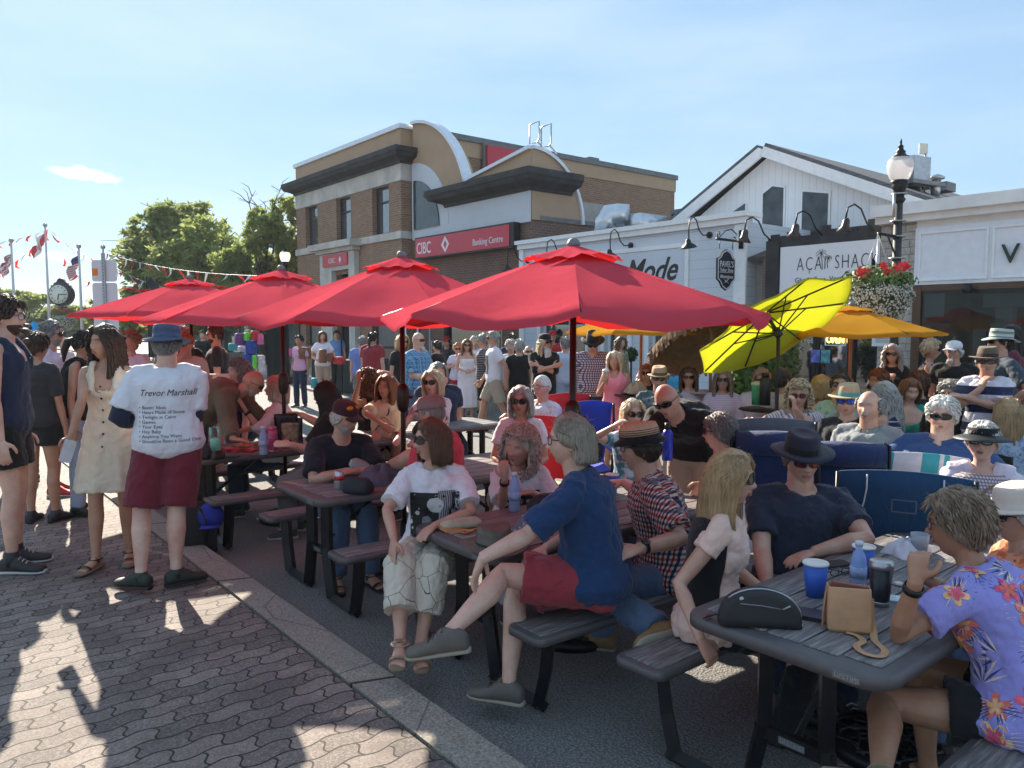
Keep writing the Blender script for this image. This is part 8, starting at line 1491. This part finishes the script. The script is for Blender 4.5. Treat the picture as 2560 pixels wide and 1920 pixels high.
def softbag(name, label, cat, pos, size, mat, rz=0, puff=.25, top=.75, parts=None, sub=2):
 t = thing(name, label, cat, pos, rz); x, y, z = [a/2 for a in size]; m = MB(); rs = []
 for u, k in ((0, .86), (.06, .97), (.3, 1.0), (.6, .97), (.85, .86*(.6+.4*top)), (.96, top*.8), (1., top*.6)):
  rs.append([(x*k*abs(math.cos(a))**.55*(1 if math.cos(a) > 0 else -1), y*(k if u < .8 else k*.7)*abs(math.sin(a))**.55*(1 if math.sin(a) > 0 else -1), 2*z*u) for a in [2*PI*i/24 for i in range(24)]])
 m.rings(rs); o = obj('body', m, mat, t, 'local'); d = o.modifiers.new('d', 'DISPLACE'); d.texture = FOLDT; d.strength = .010*puff*4; d.mid_level = .5; d.texture_coords = 'LOCAL'
 if parts: parts(t)
 return t
# black pouch: half-moon bag with zip
p = on_table(1898, 1560); bp_ = thing('belt_bag', 'black half moon pouch with silver zip on the end of the nearest table', 'bag', p, R(-8))
m = MB(); prof = [(.145*math.cos(a), .128*math.sin(a)**.8) for a in [PI*i/18 for i in range(19)]]
rs = [[(x*k, y_, .004+z*k) for x, z in prof] for y_, k in ((-.045, .86), (-.040, .96), (-.02, 1), (.02, 1), (.04, .96), (.045, .86))]; m.rings(rs); obj('body', m, simple('pouch_nylon', (.022, .022, .025), .75, 0, .1, 30, .4, 400), bp_, 'local')
m = MB(); m.tube([(x*1.0, -.012, .006+z*1.0) for x, z in prof[1:-4]], .0035, 5); m.tube([(prof[1][0], -.014, .012), (prof[1][0]+.004, -.02, -.0+.004)], .004, 5); obj('zip', m, M_alu, bp_, 'local'); m = MB(); m.tube([(-.075, -.045, .088), (.0, -.0455, .084), (.07, -.045, .074)], .0016, 4); m.tube([(.07, -.048, .074), (.095, -.052, .090)], .0035, 5); obj('front_zip', m, M_alu, bp_, 'local')
m = MB(); m.lathe([(0, 0), (.008, 0), (.008, .002), (0, .002)], (-.07, -.042, .105), 14, Matrix.Rotation(PI/2, 3, 'X')); obj('badge', m, M_alu, bp_, 'local'); m = MB(); m.tube([(-.14, 0, .03), (-.175, .01, .02), (-.19, .02, .005), (-.16, .05, .003)], .009, 5, flat=.3); obj('strap', m, M_black, bp_, 'local')
# tan leather purse
LT = simple('tan_calf_leather', (.47, .26, .135), .5, 0, .12, 14, .2, 90); p = on_table(2118, 1572); pu = thing('handbag', 'tan leather purse with a brown wallet sticking out of the top', 'handbag', p, R(-14)); m = MB()
m.rings([[(x, y, z) for x, y in ((-w_, -d_), (-w_*.9, -d_*1.1), (w_*.9, -d_*1.1), (w_, -d_), (w_, d_), (w_*.9, d_*1.1), (-w_*.9, d_*1.1), (-w_, d_))] for z, w_, d_ in ((0, .066, .038), (.012, .073, .044), (.06, .074, .042), (.12, .072, .033), (.155, .070, .026), (.158, .066, .022), (.13, .064, .020))]); o = obj('body', m, LT, pu, 'local'); bevel(o, .006, 3, 30)
m = MB(); m.box((0, .0, .150), (.115, .022, .032), Matrix.Rotation(R(6), 3, 'Y')); bevel(obj('wallet', m, simple('brown_wallet', (.20, .06, .035), .5), pu, 'local', False), .003)
m = MB(); sp_ = [(.070, -.01, .12), (.074, -.02, .05), (.078, -.04, .012), (.07, -.10, .006), (.085, -.18, .006), (.06, -.235, .007), (.015, -.225, .008), (.0, -.17, .008), (.03, -.12, .008), (.02, -.07, .006), (-.01, -.05, .006)]; m.tube(smooth(sp_), .012, 4, flat=.28, up=(0, 1, 0)); m.tube([(-.073, 0, .13), (-.082, -.01, .07), (-.085, -.02, .01)], .011, 4, flat=.4); obj('strap', m, LT, pu, 'local', False)
phone(on_table(2240, 1500), 'phone with a pale screen by the woman\'s wristband', R(70), None, simple('pale_screen', (.45, .62, .66), .15)); phone(on_table(2085, 1412), 'dark phone beyond the stacked cups', R(-70)); phone(on_table(2045, 1545), 'dark notebook case between the pouch and the purse', R(60), Matrix.Diagonal((1.3, 1.2, 2)), simple('book_maroon', (.03, .02, .03), .4), 'notebook'); phone(on_table(575, 1142), 'dark phone lying on the snack table', R(80))
lathe_thing('jar_lid', 'small white round lid beside the wristband', 'lid', on_table(2247, 1462), [('lid', [(0, 0), (.018, 0), (.018, .01), (0, .01)], M_cupw)])
p = on_table(2100, 1440); g_ = thing('reading_glasses', 'black folded reading glasses lying on the nearest table', 'glasses', p, .4); m = MB()
for sx in (-1, 1): rr_ = [(sx*.03+.024*math.cos(a), 0, .02+.017*math.sin(a)) for a in [2*PI*i/14 for i in range(15)]]; m.tube(rr_, .0022, 5); m.tube([(sx*.055, 0, .024), (sx*.058, .06, .014), (-sx*.01, .11, .004)], .0022, 5)
obj('frame', m, M_frame, g_, 'local')
lathe_thing('plastic_cup', 'clear plastic cup of iced drink before the woman\'s clasped hands', 'cup', on_table(2298, 1392), [('cup', [(0, 0), (.030, 0), (.042, .11), (.040, .11), (.028, .004)], clear('clear_plastic', (.8, .85, .9), .7, .05)), ('drink', [(0, .004), (.027, .004), (.035, .07), (0, .07)], simple('cola', (.04, .02, .015), .2))])
def heap(name, label, cat, pos, r, h, mat, rz=0, seed=0, mat2=None):
 rnd = random.Random(seed); t = thing(name, label, cat, pos, rz); m = MB(); n, k = 30, 9; ph = [rnd.uniform(0, 6) for _ in range(6)]; rs = []
 for j in range(k+1):
  u = j/k; row = []
  for i in range(n):
   a = 2*PI*i/n; w = 1+.16*math.sin(3*a+ph[0])+.10*math.sin(5*a+ph[1]+u*3)+.06*math.sin(9*a+ph[2]); rr_ = (1-u)**.75; z = h*(1-(1-u)**2.2)*(1+.25*math.sin(4*a+ph[3]+u*4)); row.append((r[0]*w*rr_, 0, 0) if 0 else (r[0]*w*rr_*math.cos(a), r[1]*w*rr_*math.sin(a), max(.002, z)+.010*math.sin(7*a+u*9+ph[4])*u))
  rs.append(row)
 rs.insert(0, [(x, y, .0005) for x, y, z in rs[0]]); m.rings(rs); obj('cloth', m, mat, t, 'local'); return t
heap('folded_jacket', 'grey denim jacket thrown on the table beside the printed tee woman', 'jacket', on_table(952, 1205), (.20, .14), .10, C('slate_denim', (.10, .10, .14), 'denim'), .5, 3)
softbag('lunch_bag', 'black soft lunch bag in front of the grey jacket', 'bag', on_table(895, 1232), (.20, .13, .10), simple('black_nylon', (.012, .013, .022), .7, 0, .1), R(-20), .2, .95)
heap('folded_shirt', 'white folded shirt with black print lying at the far end of the nearest table', 'shirt', on_table(2268, 1385), (.11, .09), .06, C('white_black_print', (.65, .62, .70), 'blot', (.62, .6, .66), (.02, .02, .02), sc=.05), .2, 4)
heap('camouflage_cap', 'pink and grey camouflage cap lying beside the leather hat', 'cap', on_table(1335, 1325), (.10, .085), .08, C('camo_pink', (.48, .38, .44), 'blot', (.12, .12, .16), (.55, .5, .5), sc=.05), .2, 5)
softbag('black_bag', 'black bag behind the plastic water bottle on the leather hat table', 'bag', on_table(1370, 1290), (.24, .13, .13), simple('black_nylon', 0), R(20), .3, .7)
# brown leather hat on the table
hp0 = on_table(1235, 1368); lh = thing('leather_hat', 'worn brown leather hat with braided band lying on the table end', 'hat', hp0, R(20)); LH = simple('worn_brown_leather', (.10, .075, .058), .55, 0, .35, 14, .35, 60); m = MB(); er_ = lambda rx_, ry_, z_, f=None: [(rx_*math.cos(a), ry_*math.sin(a), z_+(f(a) if f else 0)) for a in [2*PI*i/36 for i in range(36)]]
bf = lambda a: .018*math.cos(a)**2; m.rings([er_(.08, .095, .016), er_(.165, .185, .004, bf), er_(.168, .188, .006, bf), er_(.165, .185, .009, bf), er_(.088, .103, .020), er_(.086, .101, .07), er_(.078, .094, .105, lambda a: .01*math.cos(2*a)), er_(.055, .075, .112, lambda a: -.012), er_(.01, .03, .092)]); obj('hat', m, LH, lh, 'local'); m = MB(); m.rings([er_(.0885, .1035, .022), er_(.0905, .1055, .028), er_(.0885, .1035, .034)], False); obj('hat_band', m, simple('braid_dark', (.03, .02, .015), .6), lh, 'local')
sb = softbag('shoulder_bag', 'flat cream and olive bag with an orange leather strap at the table end', 'bag', on_table(1152, 1318), (.24, .11, .05), simple('cream_canvas_bag', (.42, .36, .26), .7, 0, .2, 20), R(30), .15, .9); m = MB(); m.tube([(-.12, 0, .02), (-.11, -.06, .01), (-.03, -.10, .008), (.0, -.14, .012), (-.05, -.15, .01), (-.06, -.11, .008), (.06, -.09, .008)], .013, 4, flat=.3, up=(0, 1, 0)); obj('strap', m, simple('orange_leather', (.42, .17, .05), .5), sb, 'local', False)
# snacks
def snack(label, px, py, w, h, mat, rz, flat=True, z=TZ):
 t = thing('snack_bag', label, 'snack bag', on_table(px, py, z), rz); m = MB(); rs = []
 for j in range(9):
  u = j/8; k = math.sin(PI*min(1, max(0, u)))**.5; rs.append([((x_*w/2)*(1+.04*math.sin(u*9)), (u-.5)*h, .004+.022*k*(1-abs(x_)**3)*(1 if s_ > 0 else 0)) for x_, s_ in [(-1+i/4, 1) for i in range(9)]+[(1-i/4, 0) for i in range(9)]])
 if not flat: rs = [[(x, z_-.02, y+h/2) for x, y, z_ in r_] for r_ in rs]
 m.rings(rs); obj('packet', m, mat, t, 'local'); return t
CR = simple('chip_bag_red', (.45, .03, .04), .3, .2, .9, 9, .4, 30); CK = simple('chip_bag_black', (.02, .015, .02), .25, .2, 1, 12, .5, 40); CO = simple('chip_bag_orange', (.62, .22, .12), .3, .2, .8, 14, .5, 40)
snack('dark red snack bag lying flat beside the mint flask', 572, 1125, .20, .26, CR, .6); snack('orange and red snack bag lying open on the snack table', 618, 1112, .20, .26, CO, -.5); snack('red crumpled snack bag nearest the table edge', 612, 1128, .16, .2, CR, 1.4)
snack('black snack bag standing against the umbrella pole', 716, 1110, .20, .28, CK, .3, False); snack('brown popcorn bag standing in front of the black snack bags', 727, 1118, .15, .22, simple('popcorn_bag', (.30, .20, .13), .4, .1, .9, 22, .4, 40), .1, False); snack('second black snack bag standing by the long haired woman', 742, 1108, .18, .24, CK, -.5, False)
softbag('camera_bag', 'small black camera bag at the near corner of the snack table', 'bag', on_table(508, 1146), (.13, .10, .12), simple('black_nylon', 0), .2, .2, .7); softbag('camera_pouch', 'black camera with strap beside the camera bag', 'camera', on_table(545, 1148), (.11, .08, .07), M_black, .8, .1, .9)
# backpack and cap on the ground
bpk = softbag('backpack', 'black backpack on the road beside the kerb behind the maroon shorts', 'backpack', Gd(495, 1385), (.30, .24, .42), simple('backpack_black', (.012, .013, .016), .8, 0, .15, 20), .5, .5, .55); m = MB(); m.tube([(0, -.12, .40), (.05, -.17, .3), (.04, -.15, .08)], .018, 5, flat=.4); obj('strap', m, M_black, bpk, 'local')
t = thing('ball_cap', 'royal blue ball cap clipped to the backpack', 'cap', P(527, 1290, 5.95), .3); m = MB(); m.ball((0, 0, 0), (.10, .11, .11), 16); m.prism([(-.06, -.08, -.05), (.06, -.08, -.05), (.07, -.17, -.06), (-.07, -.17, -.06)], (0, 0, .006)); obj('crown', m, simple('royal_blue_cloth', (.015, .03, .32), .8, 0, .1, 20), t, 'local')
t = pcup('blue paper cup beside the checked shirt man', 1530, 1232, 1.0)
lathe_thing('steel_bottle', 'royal blue plastic bottle held up behind the straw hat man', 'bottle', P(1668, 1150, 4.9), [('body', [(0, 0), (.034, 0), (.034, .17), (.02, .2), (0, .2)], simple('blue_bottle', (.01, .04, .5), .3)), ('cap', [(.0, .2), (.02, .2), (.018, .24), (0, .24)], M_black)])
# =============== camp chairs ===============
def camp_chair(label, px, py, d, yaw, mat, w=.56, h=.92, hb=.50, arms=True, edge=None, roll=False, logo=False, seat=.42):
 """back panel centre-top at the given point"""
 c = P(px, py, d); t = thing('camp_chair', label, 'folding chair', (c.x, c.y, 0), R(yaw), 'folding camp chairs'); top = c.z; fr = simple('chair_frame', (.02, .02, .022), .4, .5, .1)
 m = MB(); n = 12; rs = []
 for j in range(9):
  u = j/8; rs.append([((-1+2*i/n)*w/2*(1-.08*(1-u) if not roll else 1), -.04*(1-(-1+2*i/n)**2)-.10*(u-1)*.8, top-hb*(1-u)+(.03*(1-(-1+2*i/n)**2) if j == 8 and not roll else 0)) for i in range(n+1)])
 m.rings(rs+[[(x, y-.015, z) for x, y, z in r_] for r_ in rs[::-1]]+[rs[0]], False, False); bk_ = obj('back_panel', m, mat, t, 'local')
 if roll: m = MB(); m.tube([(-w/2+.02, -.03, top-.06), (0, -.04, top-.055), (w/2-.02, -.03, top-.06)], [.075, .08, .075], 16); obj('head_roll', m, mat, t, 'local')
 m = MB(); m.rings([[(x, y, seat+.02-.03*(1-(x/(w/2))**2)) for x in [(-1+2*i/8)*w/2 for i in range(9)]] for y in (.0, .2, .42)], False, False); m.rings([[(x, y, seat+.005-.03*(1-(x/(w/2))**2)) for x in [(-1+2*i/8)*w/2 for i in range(9)]] for y in (.0, .2, .42)], False, False); obj('seat', m, mat, t, 'local')
 for sg in (-1, 1): m = MB(); m.tube([(sg*w/2, -.02, seat), (sg*(w/2+.008), -.045, top-hb*.5), (sg*(w/2+.006), -.035, top)]+([(sg*(w/2-.03), -.035, top+.015)] if roll else []), .012, 6); obj('back_post', m, fr, t, 'local')
 for a, b in (((-w/2, 0, seat), (w/2, .05, .01)), ((w/2, 0, seat), (-w/2, .05, .01)), ((-w/2, .42, seat), (w/2, .40, .01)), ((w/2, .42, seat), (-w/2, .40, .01))): m = MB(); m.tube([a, b], .010, 6); obj('leg', m, fr, t, 'local')
 if arms:
  for sg in (-1, 1): m = MB(); m.box((sg*(w/2+.03), .2, seat+.20), (.07, .44, .02)); m.tube([(sg*(w/2+.02), .42, seat+.19), (sg*(w/2), .42, seat)], .011, 6); bevel(obj('armrest', m, mat, t, 'local', False), .008)
 if edge:
  m = MB()
  for sg in (-1, 1): m.tube([(sg*w*(.33+.05*math.sin(u*5)), -.058-.10*(u-1)*.8-.012*(1-.6), top-hb*(1-u)) for u in [i/8 for i in range(9)]], .004, 4)
  obj('piping', m, edge, bk_, 'local')
 if logo: m = MB(); frame_rect(m, 0, -.06, .06, top-.19, top-.12, .006, .004); m.v = [(y, -.060-.012+x*.3, z) for x, y, z in m.v]; obj('badge', m, simple('badge_grey', (.06, .09, .13), .5), bk_, 'local', False)
 return t
NB_ = C('chair_navy', (.018, .032, .10)); TB = C('chair_petrol', (.012, .055, .13)); RB = C('chair_red', (.50, .02, .03)); BB = C('chair_royal', (.02, .05, .42)); GB = C('chair_grey', (.09, .10, .13))
camp_chair('navy chair with a padded head roll, left of the pair behind the felt hat man', 1936, 1084, 4.75, -12, NB_, .50, roll=True, hb=.6); camp_chair('navy chair with a padded head roll, right of the pair', 2108, 1110, 4.7, -14, NB_, .50, roll=True, hb=.6)
camp_chair('large petrol blue camp chair with white piping behind the nearest table', 2262, 1188, 4.05, -26, TB, .64, hb=.62, edge=simple('white_piping', (.6, .6, .62), .7), logo=True)
camp_chair('grey mesh camp chair under the striped tee woman', 1930, 1052, 5.9, -10, GB, .62); camp_chair('royal blue camp chair beside the bearded check shirt man', 1478, 1008, 7.2, 5, BB, .40, hb=.36); camp_chair('empty red camp chair behind the royal blue one', 1420, 988, 7.9, 10, RB, .46, hb=.4)
camp_chair('red camp chair under the grey haired woman', 1345, 1048, 6.6, 170, RB, .56); camp_chair('red camp chair of the man in the pale polo', 1388, 1020, 7.9, 130, RB, .56)
camp_chair('teal edged camp chair draped with a camouflage cloth', 2290, 1140, 4.9, -22, C('chair_teal_white', (.05, .34, .38), 'vstripe', (.6, .6, .62), sc=.3), .60, hb=.5); camp_chair('white towel covered chair behind the visor woman', 2470, 1190, 4.75, 150, LIL, .56)
camp_chair('dark camp chair at the right edge behind the stripe tee man', 2530, 1090, 6.3, 165, NVY, .56); camp_chair('dark red folding chair of the lilac sweater woman', 1830, 1000, 8.9, 168, simple('maroon_chair_fabric', (.12, .015, .02), .8), .5)
camp_chair('black folding chair of the woman in the jade blouse', 2285, 1020, 7.75, 160, BLK, .5); camp_chair('black camp chair of the grey polo man', 2190, 1085, 5.75, 140, BLK, .6); camp_chair('black camp chair of the heavy man in the navy polo', 2380, 1130, 5.45, 140, BLK, .7)
# patio table with jug
pt = P(1925, 1022, 8.2); t = thing('bistro_table', 'small round black patio table with a green drink jug on it', 'table', (pt.x, pt.y, 0)); m = MB(); m.lathe([(0, pt.z-.015), (.32, pt.z-.015), (.33, pt.z-.008), (.32, pt.z), (0, pt.z)], (0, 0, 0), 28); obj('tabletop', m, M_steel, t, 'local'); m = MB(); m.tube([(0, 0, .02), (0, 0, pt.z-.01)], .025, 8); m.lathe([(0, 0), (.2, 0), (.2, .015), (.03, .03)], (0, 0, 0), 20); obj('pedestal', m, M_steel, t, 'local')
lathe_thing('drink_jug', 'green tinted drink jug on the small black patio table', 'jug', P(1896, 1012, 8.15), [('jug', [(0, 0), (.07, 0), (.075, .19), (.08, .21), (0, .21)], simple('green_drink', (.05, .36, .18), .2, 0, .3)), ('lid', [(.078, .21), (.082, .235), (.05, .25), (0, .25)], simple('pale_lid', (.5, .58, .56), .4))]); lathe_thing('steel_bottle', 'tall black flask beside the green drink jug', 'bottle', P(1912, 1013, 8.0), [('body', [(0, 0), (.055, 0), (.055, .27), (.04, .29), (0, .29)], M_black), ('lid', [(0, .29), (.038, .29), (.036, .34), (0, .34)], M_steel)])
pt = P(1775, 978, 9.3); t = thing('bistro_table', 'small round pale wooden patio table beside the lilac sweater woman', 'table', (pt.x, pt.y, 0)); m = MB(); m.lathe([(0, pt.z-.02), (.27, pt.z-.02), (.28, pt.z), (0, pt.z)], (0, 0, 0), 24); obj('tabletop', m, simple('pale_wood', (.55, .42, .32), .6, 0, .2), t, 'local'); m = MB(); m.tube([(0, 0, 0), (0, 0, pt.z-.01)], .03, 8); obj('pedestal', m, M_steel, t, 'local')
t = heap('straw_hat', 'straw sun hat lying on the patio table below the amber umbrella', 'hat', P(1588, 982, 9.0), (.14, .13), .11, simple('tan_straw', 0), 0, 8)
pt = P(1600, 985, 9.1); t = thing('bistro_table', 'small black patio table under the straw sun hat', 'table', (pt.x, pt.y, 0)); m = MB(); m.lathe([(0, pt.z-.02), (.30, pt.z-.02), (.31, pt.z-.004), (0, pt.z-.004)], (0, 0, 0), 24); obj('tabletop', m, M_steel, t, 'local'); m = MB(); m.tube([(0, 0, 0), (0, 0, pt.z-.01)], .03, 8); obj('pedestal', m, M_steel, t, 'local')
wp = thing('display_panel', 'white folding display panel behind the bald kissing man', 'panel', P(545, 945, 9.2), .1); m = MB(); m.box((0, 0, -.25), (.72, .04, .6)); bevel(obj('panel', m, M_cupw, wp, 'local', False), .01)  # plain flat white panel, not a cooler
# =============== thin summer air ===============
hm_ = MB(); hm_.b2((-420, -60, -1.2), (420, 420, 16)); ho_ = obj('haze', hm_, simple('haze_tmp', (1, 1, 1), var=0), None, None, False); ho_['kind'] = 'stuff'
hmat = bpy.data.materials.new('thin_haze'); hmat.use_nodes = True; hmat.node_tree.nodes.clear(); _o = hmat.node_tree.nodes.new('ShaderNodeOutputMaterial'); _v = hmat.node_tree.nodes.new('ShaderNodeVolumePrincipled'); _v.inputs['Color'].default_value = (.85, .92, 1, 1); _v.inputs['Density'].default_value = .0006; _v.inputs['Anisotropy'].default_value = .1
hmat.node_tree.links.new(_v.outputs[0], _o.inputs['Volume']); ho_.data.materials[0] = hmat
SC.cycles.volume_bounces = 0
# =============== evaluate modifiers and lettering into plain meshes ===============
def finalize():
 dg = bpy.context.evaluated_depsgraph_get(); dg.update(); todo = [o for o in COL.objects if (o.type == 'MESH' and len(o.modifiers)) or o.type == 'FONT']; res = {}; done = {}
 for o in todo:
  k = (o.data.name, o.type)
  if o.type == 'FONT' and k in done: res[o] = done[k]; continue
  me = bpy.data.meshes.new_from_object(o.evaluated_get(dg), preserve_all_data_layers=True, depsgraph=dg); me.name = o.name; res[o] = me; done[k] = me
 for o, me in res.items():
  if o.type == 'MESH':
   o.modifiers.clear(); mats = list(o.data.materials); o.data = me
   if not len(me.materials):
    for a in mats: me.materials.append(a)
  else:
   n = bpy.data.objects.new('tmp', me); COL.objects.link(n); n.parent = o.parent; n.matrix_basis = o.matrix_basis.copy(); nm = o.name; bpy.data.objects.remove(o); n.name = nm
DEC = globals().get('DEC', [])
TXT = []
for d_ in list(DEC):
 if d_[0] == 'text':
  I = d_[1]; mt = d_[5] if len(d_) > 5 else M_lb
  for (s_, size, T, sh_, sx_) in d_[3]:
   cu = bpy.data.curves.new('print_lettering', 'FONT'); cu.body = s_; cu.size = size; cu.shear = sh_; cu.resolution_u = 2; cu.offset = d_[6] if len(d_) > 6 else 0; cu.materials.append(mt)
   o = bpy.data.objects.new('print_lettering', cu); COL.objects.link(o); o.parent = I['t']; o.matrix_local = T @ Matrix.Diagonal((sx_, 1, 1, 1)); o.name = 'print_lettering'; TXT.append((o.name, I, d_[2], d_[4]))
finalize()
def garment(I, nm): return [c for c in COL.objects if c.parent == I['t'] and c.name.split('.')[0] == nm][0]
def bvh(o): return BVHTree.FromPolygons([v.co for v in o.data.vertices], [tuple(p.vertices) for p in o.data.polygons])
BV = {}
def getb(I, nm):
 g = garment(I, nm)
 if g.name not in BV: BV[g.name] = (g, bvh(g))
 return BV[g.name]
for nm, I, gn, dr_ in TXT:
 o = bpy.data.objects[nm]; g, B = getb(I, gn); M_ = o.matrix_basis.copy(); me = o.data; D_ = V3(dr_)
 for v in me.vertices:
  p = M_ @ v.co; p.y = -.8*D_.y; hit = B.ray_cast(p, D_); v.co = (hit[0]-D_*.0035) if hit[0] else p+D_*.6
 o.matrix_basis = Matrix.Identity(4); o.parent = g; me.update()
def project(I, gn, faces2d, D_, mats, name, eps=.002):
 g, B = getb(I, gn); m = MB(); D_ = V3(D_)
 for pts, mi in faces2d:
  q = []
  for x, z in pts:
   hit = B.ray_cast(V3((x, -.8*D_.y, z)), D_)
   if not hit[0]: q = None; break
   q.append(hit[0]-D_*(eps+.0008*mi))
  if q: m.mi_ = 0; m.m = mi; m.add(q, [tuple(range(len(q)))])
 if m.v: obj(name, m, mats, g, 'local')
def gridfaces(x0, x1, z0, z1, mi, n=14):
 out = []
 for i in range(n):
  for j in range(n): a, b, c, d = x0+(x1-x0)*i/n, x0+(x1-x0)*(i+1)/n, z0+(z1-z0)*j/n, z0+(z1-z0)*(j+1)/n; out.append(([(a, c), (b, c), (b, d), (a, d)], mi))
 return out
def ngon(x, z, r, n, mi, rnd):
 ps = [(x+r*rnd.uniform(.8, 1.1)*math.cos(2*PI*i/n), z+r*rnd.uniform(.8, 1.1)*math.sin(2*PI*i/n)) for i in range(n)]; return [([(x, z), ps[i], ps[(i+1) % n]], mi) for i in range(n)]
for d_ in DEC:
 kind, I, gn, items, D_ = d_[:5]; rnd = random.Random(5)
 if kind == 'patch': project(I, gn, [f for i, (a, b, c, d, mt) in enumerate(items) for f in gridfaces(a, b, c, d, i)], D_, [it[4] for it in items], 'print', .004)
 elif kind == 'poly': project(I, gn, [f for i, (x, z, r, n, mt) in enumerate(items) for f in ngon(x, z, r, n, i, rnd)], D_, [it[4] for it in items], 'print', .007)
 elif kind == 'ring':
  for x, z, r, mt in items: project(I, gn, [([(x+r*math.cos(a)*.8, z+r*math.sin(a)), (x+r*math.cos(b)*.8, z+r*math.sin(b)), (x+r*.93*math.cos(b)*.8, z+r*.93*math.sin(b)), (x+r*.93*math.cos(a)*.8, z+r*.93*math.sin(a))], 0) for a, b in [(2*PI*i/24, 2*PI*(i+1)/24) for i in range(24)]], D_, [mt], 'print')
 elif kind == 'tri': project(I, gn, [(t_, 0) for t_ in items], D_, [simple('print_white', 0)], 'print')
 elif kind == 'flowers':
  g, B = getb(I, gn); mats = [simple('hibiscus_coral', (.80, .18, .14), .8, 0, .3, 30), simple('hibiscus_peach', (.88, .45, .22), .8, 0, .3, 30), simple('hibiscus_rose', (.70, .10, .18), .8, 0, .3, 30), simple('palm_navy', (.03, .05, .20), .8, 0, .2), simple('palm_cream', (.75, .62, .55), .8, 0, .2)]; m = MB(); me = g.data
  vs = [v.co for v in me.vertices]; ctr = []; tries = 0
  while len(ctr) < 64 and tries < 4000:
   tries += 1; v = me.vertices[rnd.randrange(len(vs))]
   if all((v.co-c[0]).length > .078 for c in ctr): ctr.append((v.co.copy(), v.normal.copy()))
  def put(c, n_, u, w, pts, mi, e):
   q = []
   for a, b in pts:
    p = c+u*a+w*b+n_*.05; h_ = B.ray_cast(p, -n_, .12)
    if not h_[0]: return
    q.append(h_[0]+n_*e)
   m.m = mi; m.add(q, [tuple(range(len(q)))])
  for i, (c, n_) in enumerate(ctr):
   u = n_.orthogonal().normalized(); a0 = rnd.uniform(0, 6); u = (Matrix.Rotation(a0, 3, n_) @ u); w = n_.cross(u); sz_ = rnd.uniform(.040, .060); base = rnd.choice((0, 1, 2, 0))
   if i % 3 != 1:
    for l_ in range(rnd.choice((5, 7))):
     a = rnd.uniform(0, 2*PI); d0 = Vector((math.cos(a), math.sin(a))); s0 = Vector((-d0.y, d0.x)); L_ = sz_*rnd.uniform(1.4, 2.1); w_ = .0055; mi = 3 if l_ % 3 else 4
     for sg in range(5): o_ = s0*(sg-2)*.008+d0*sz_*.5; e_ = o_+d0*(L_-sz_*.5)*(1-.12*abs(sg-2))+s0*(sg-2)*.006; put(c, n_, u, w, [(o_-s0*.002)[:], (o_+s0*.002)[:], (e_+s0*.0008)[:], (e_-s0*.0008)[:]], mi, .0016)
    for p_ in range(5):
     a = 2*PI*p_/5; d0 = Vector((math.cos(a), math.sin(a))); s0 = Vector((-d0.y, d0.x)); L_ = sz_
     for k_, (mi, sc_) in enumerate(((base, 1.), ((base+1) % 3, .62))): put(c, n_, u, w, [(0, 0), tuple(d0*L_*.45*sc_+s0*L_*.30*sc_), tuple(d0*L_*.9*sc_+s0*L_*.26*sc_), tuple(d0*L_*1.02*sc_), tuple(d0*L_*.9*sc_-s0*L_*.26*sc_), tuple(d0*L_*.45*sc_-s0*L_*.30*sc_)], mi, .0022+.0005*p_*.3+.0012*k_)
   else:
    for l_ in range(9):
     a = -1.1+2.2*l_/8; d0 = Vector((math.cos(a), math.sin(a))); s0 = Vector((-d0.y, d0.x)); L_ = sz_*1.7; put(c, n_, u, w, [tuple(d0*.006), tuple(d0*L_*.5+s0*.004), tuple(d0*L_), tuple(d0*L_*.5-s0*.004)], 3 if l_ % 2 else 4, .0018)
  obj('floral_print', m, mats, g, 'local')
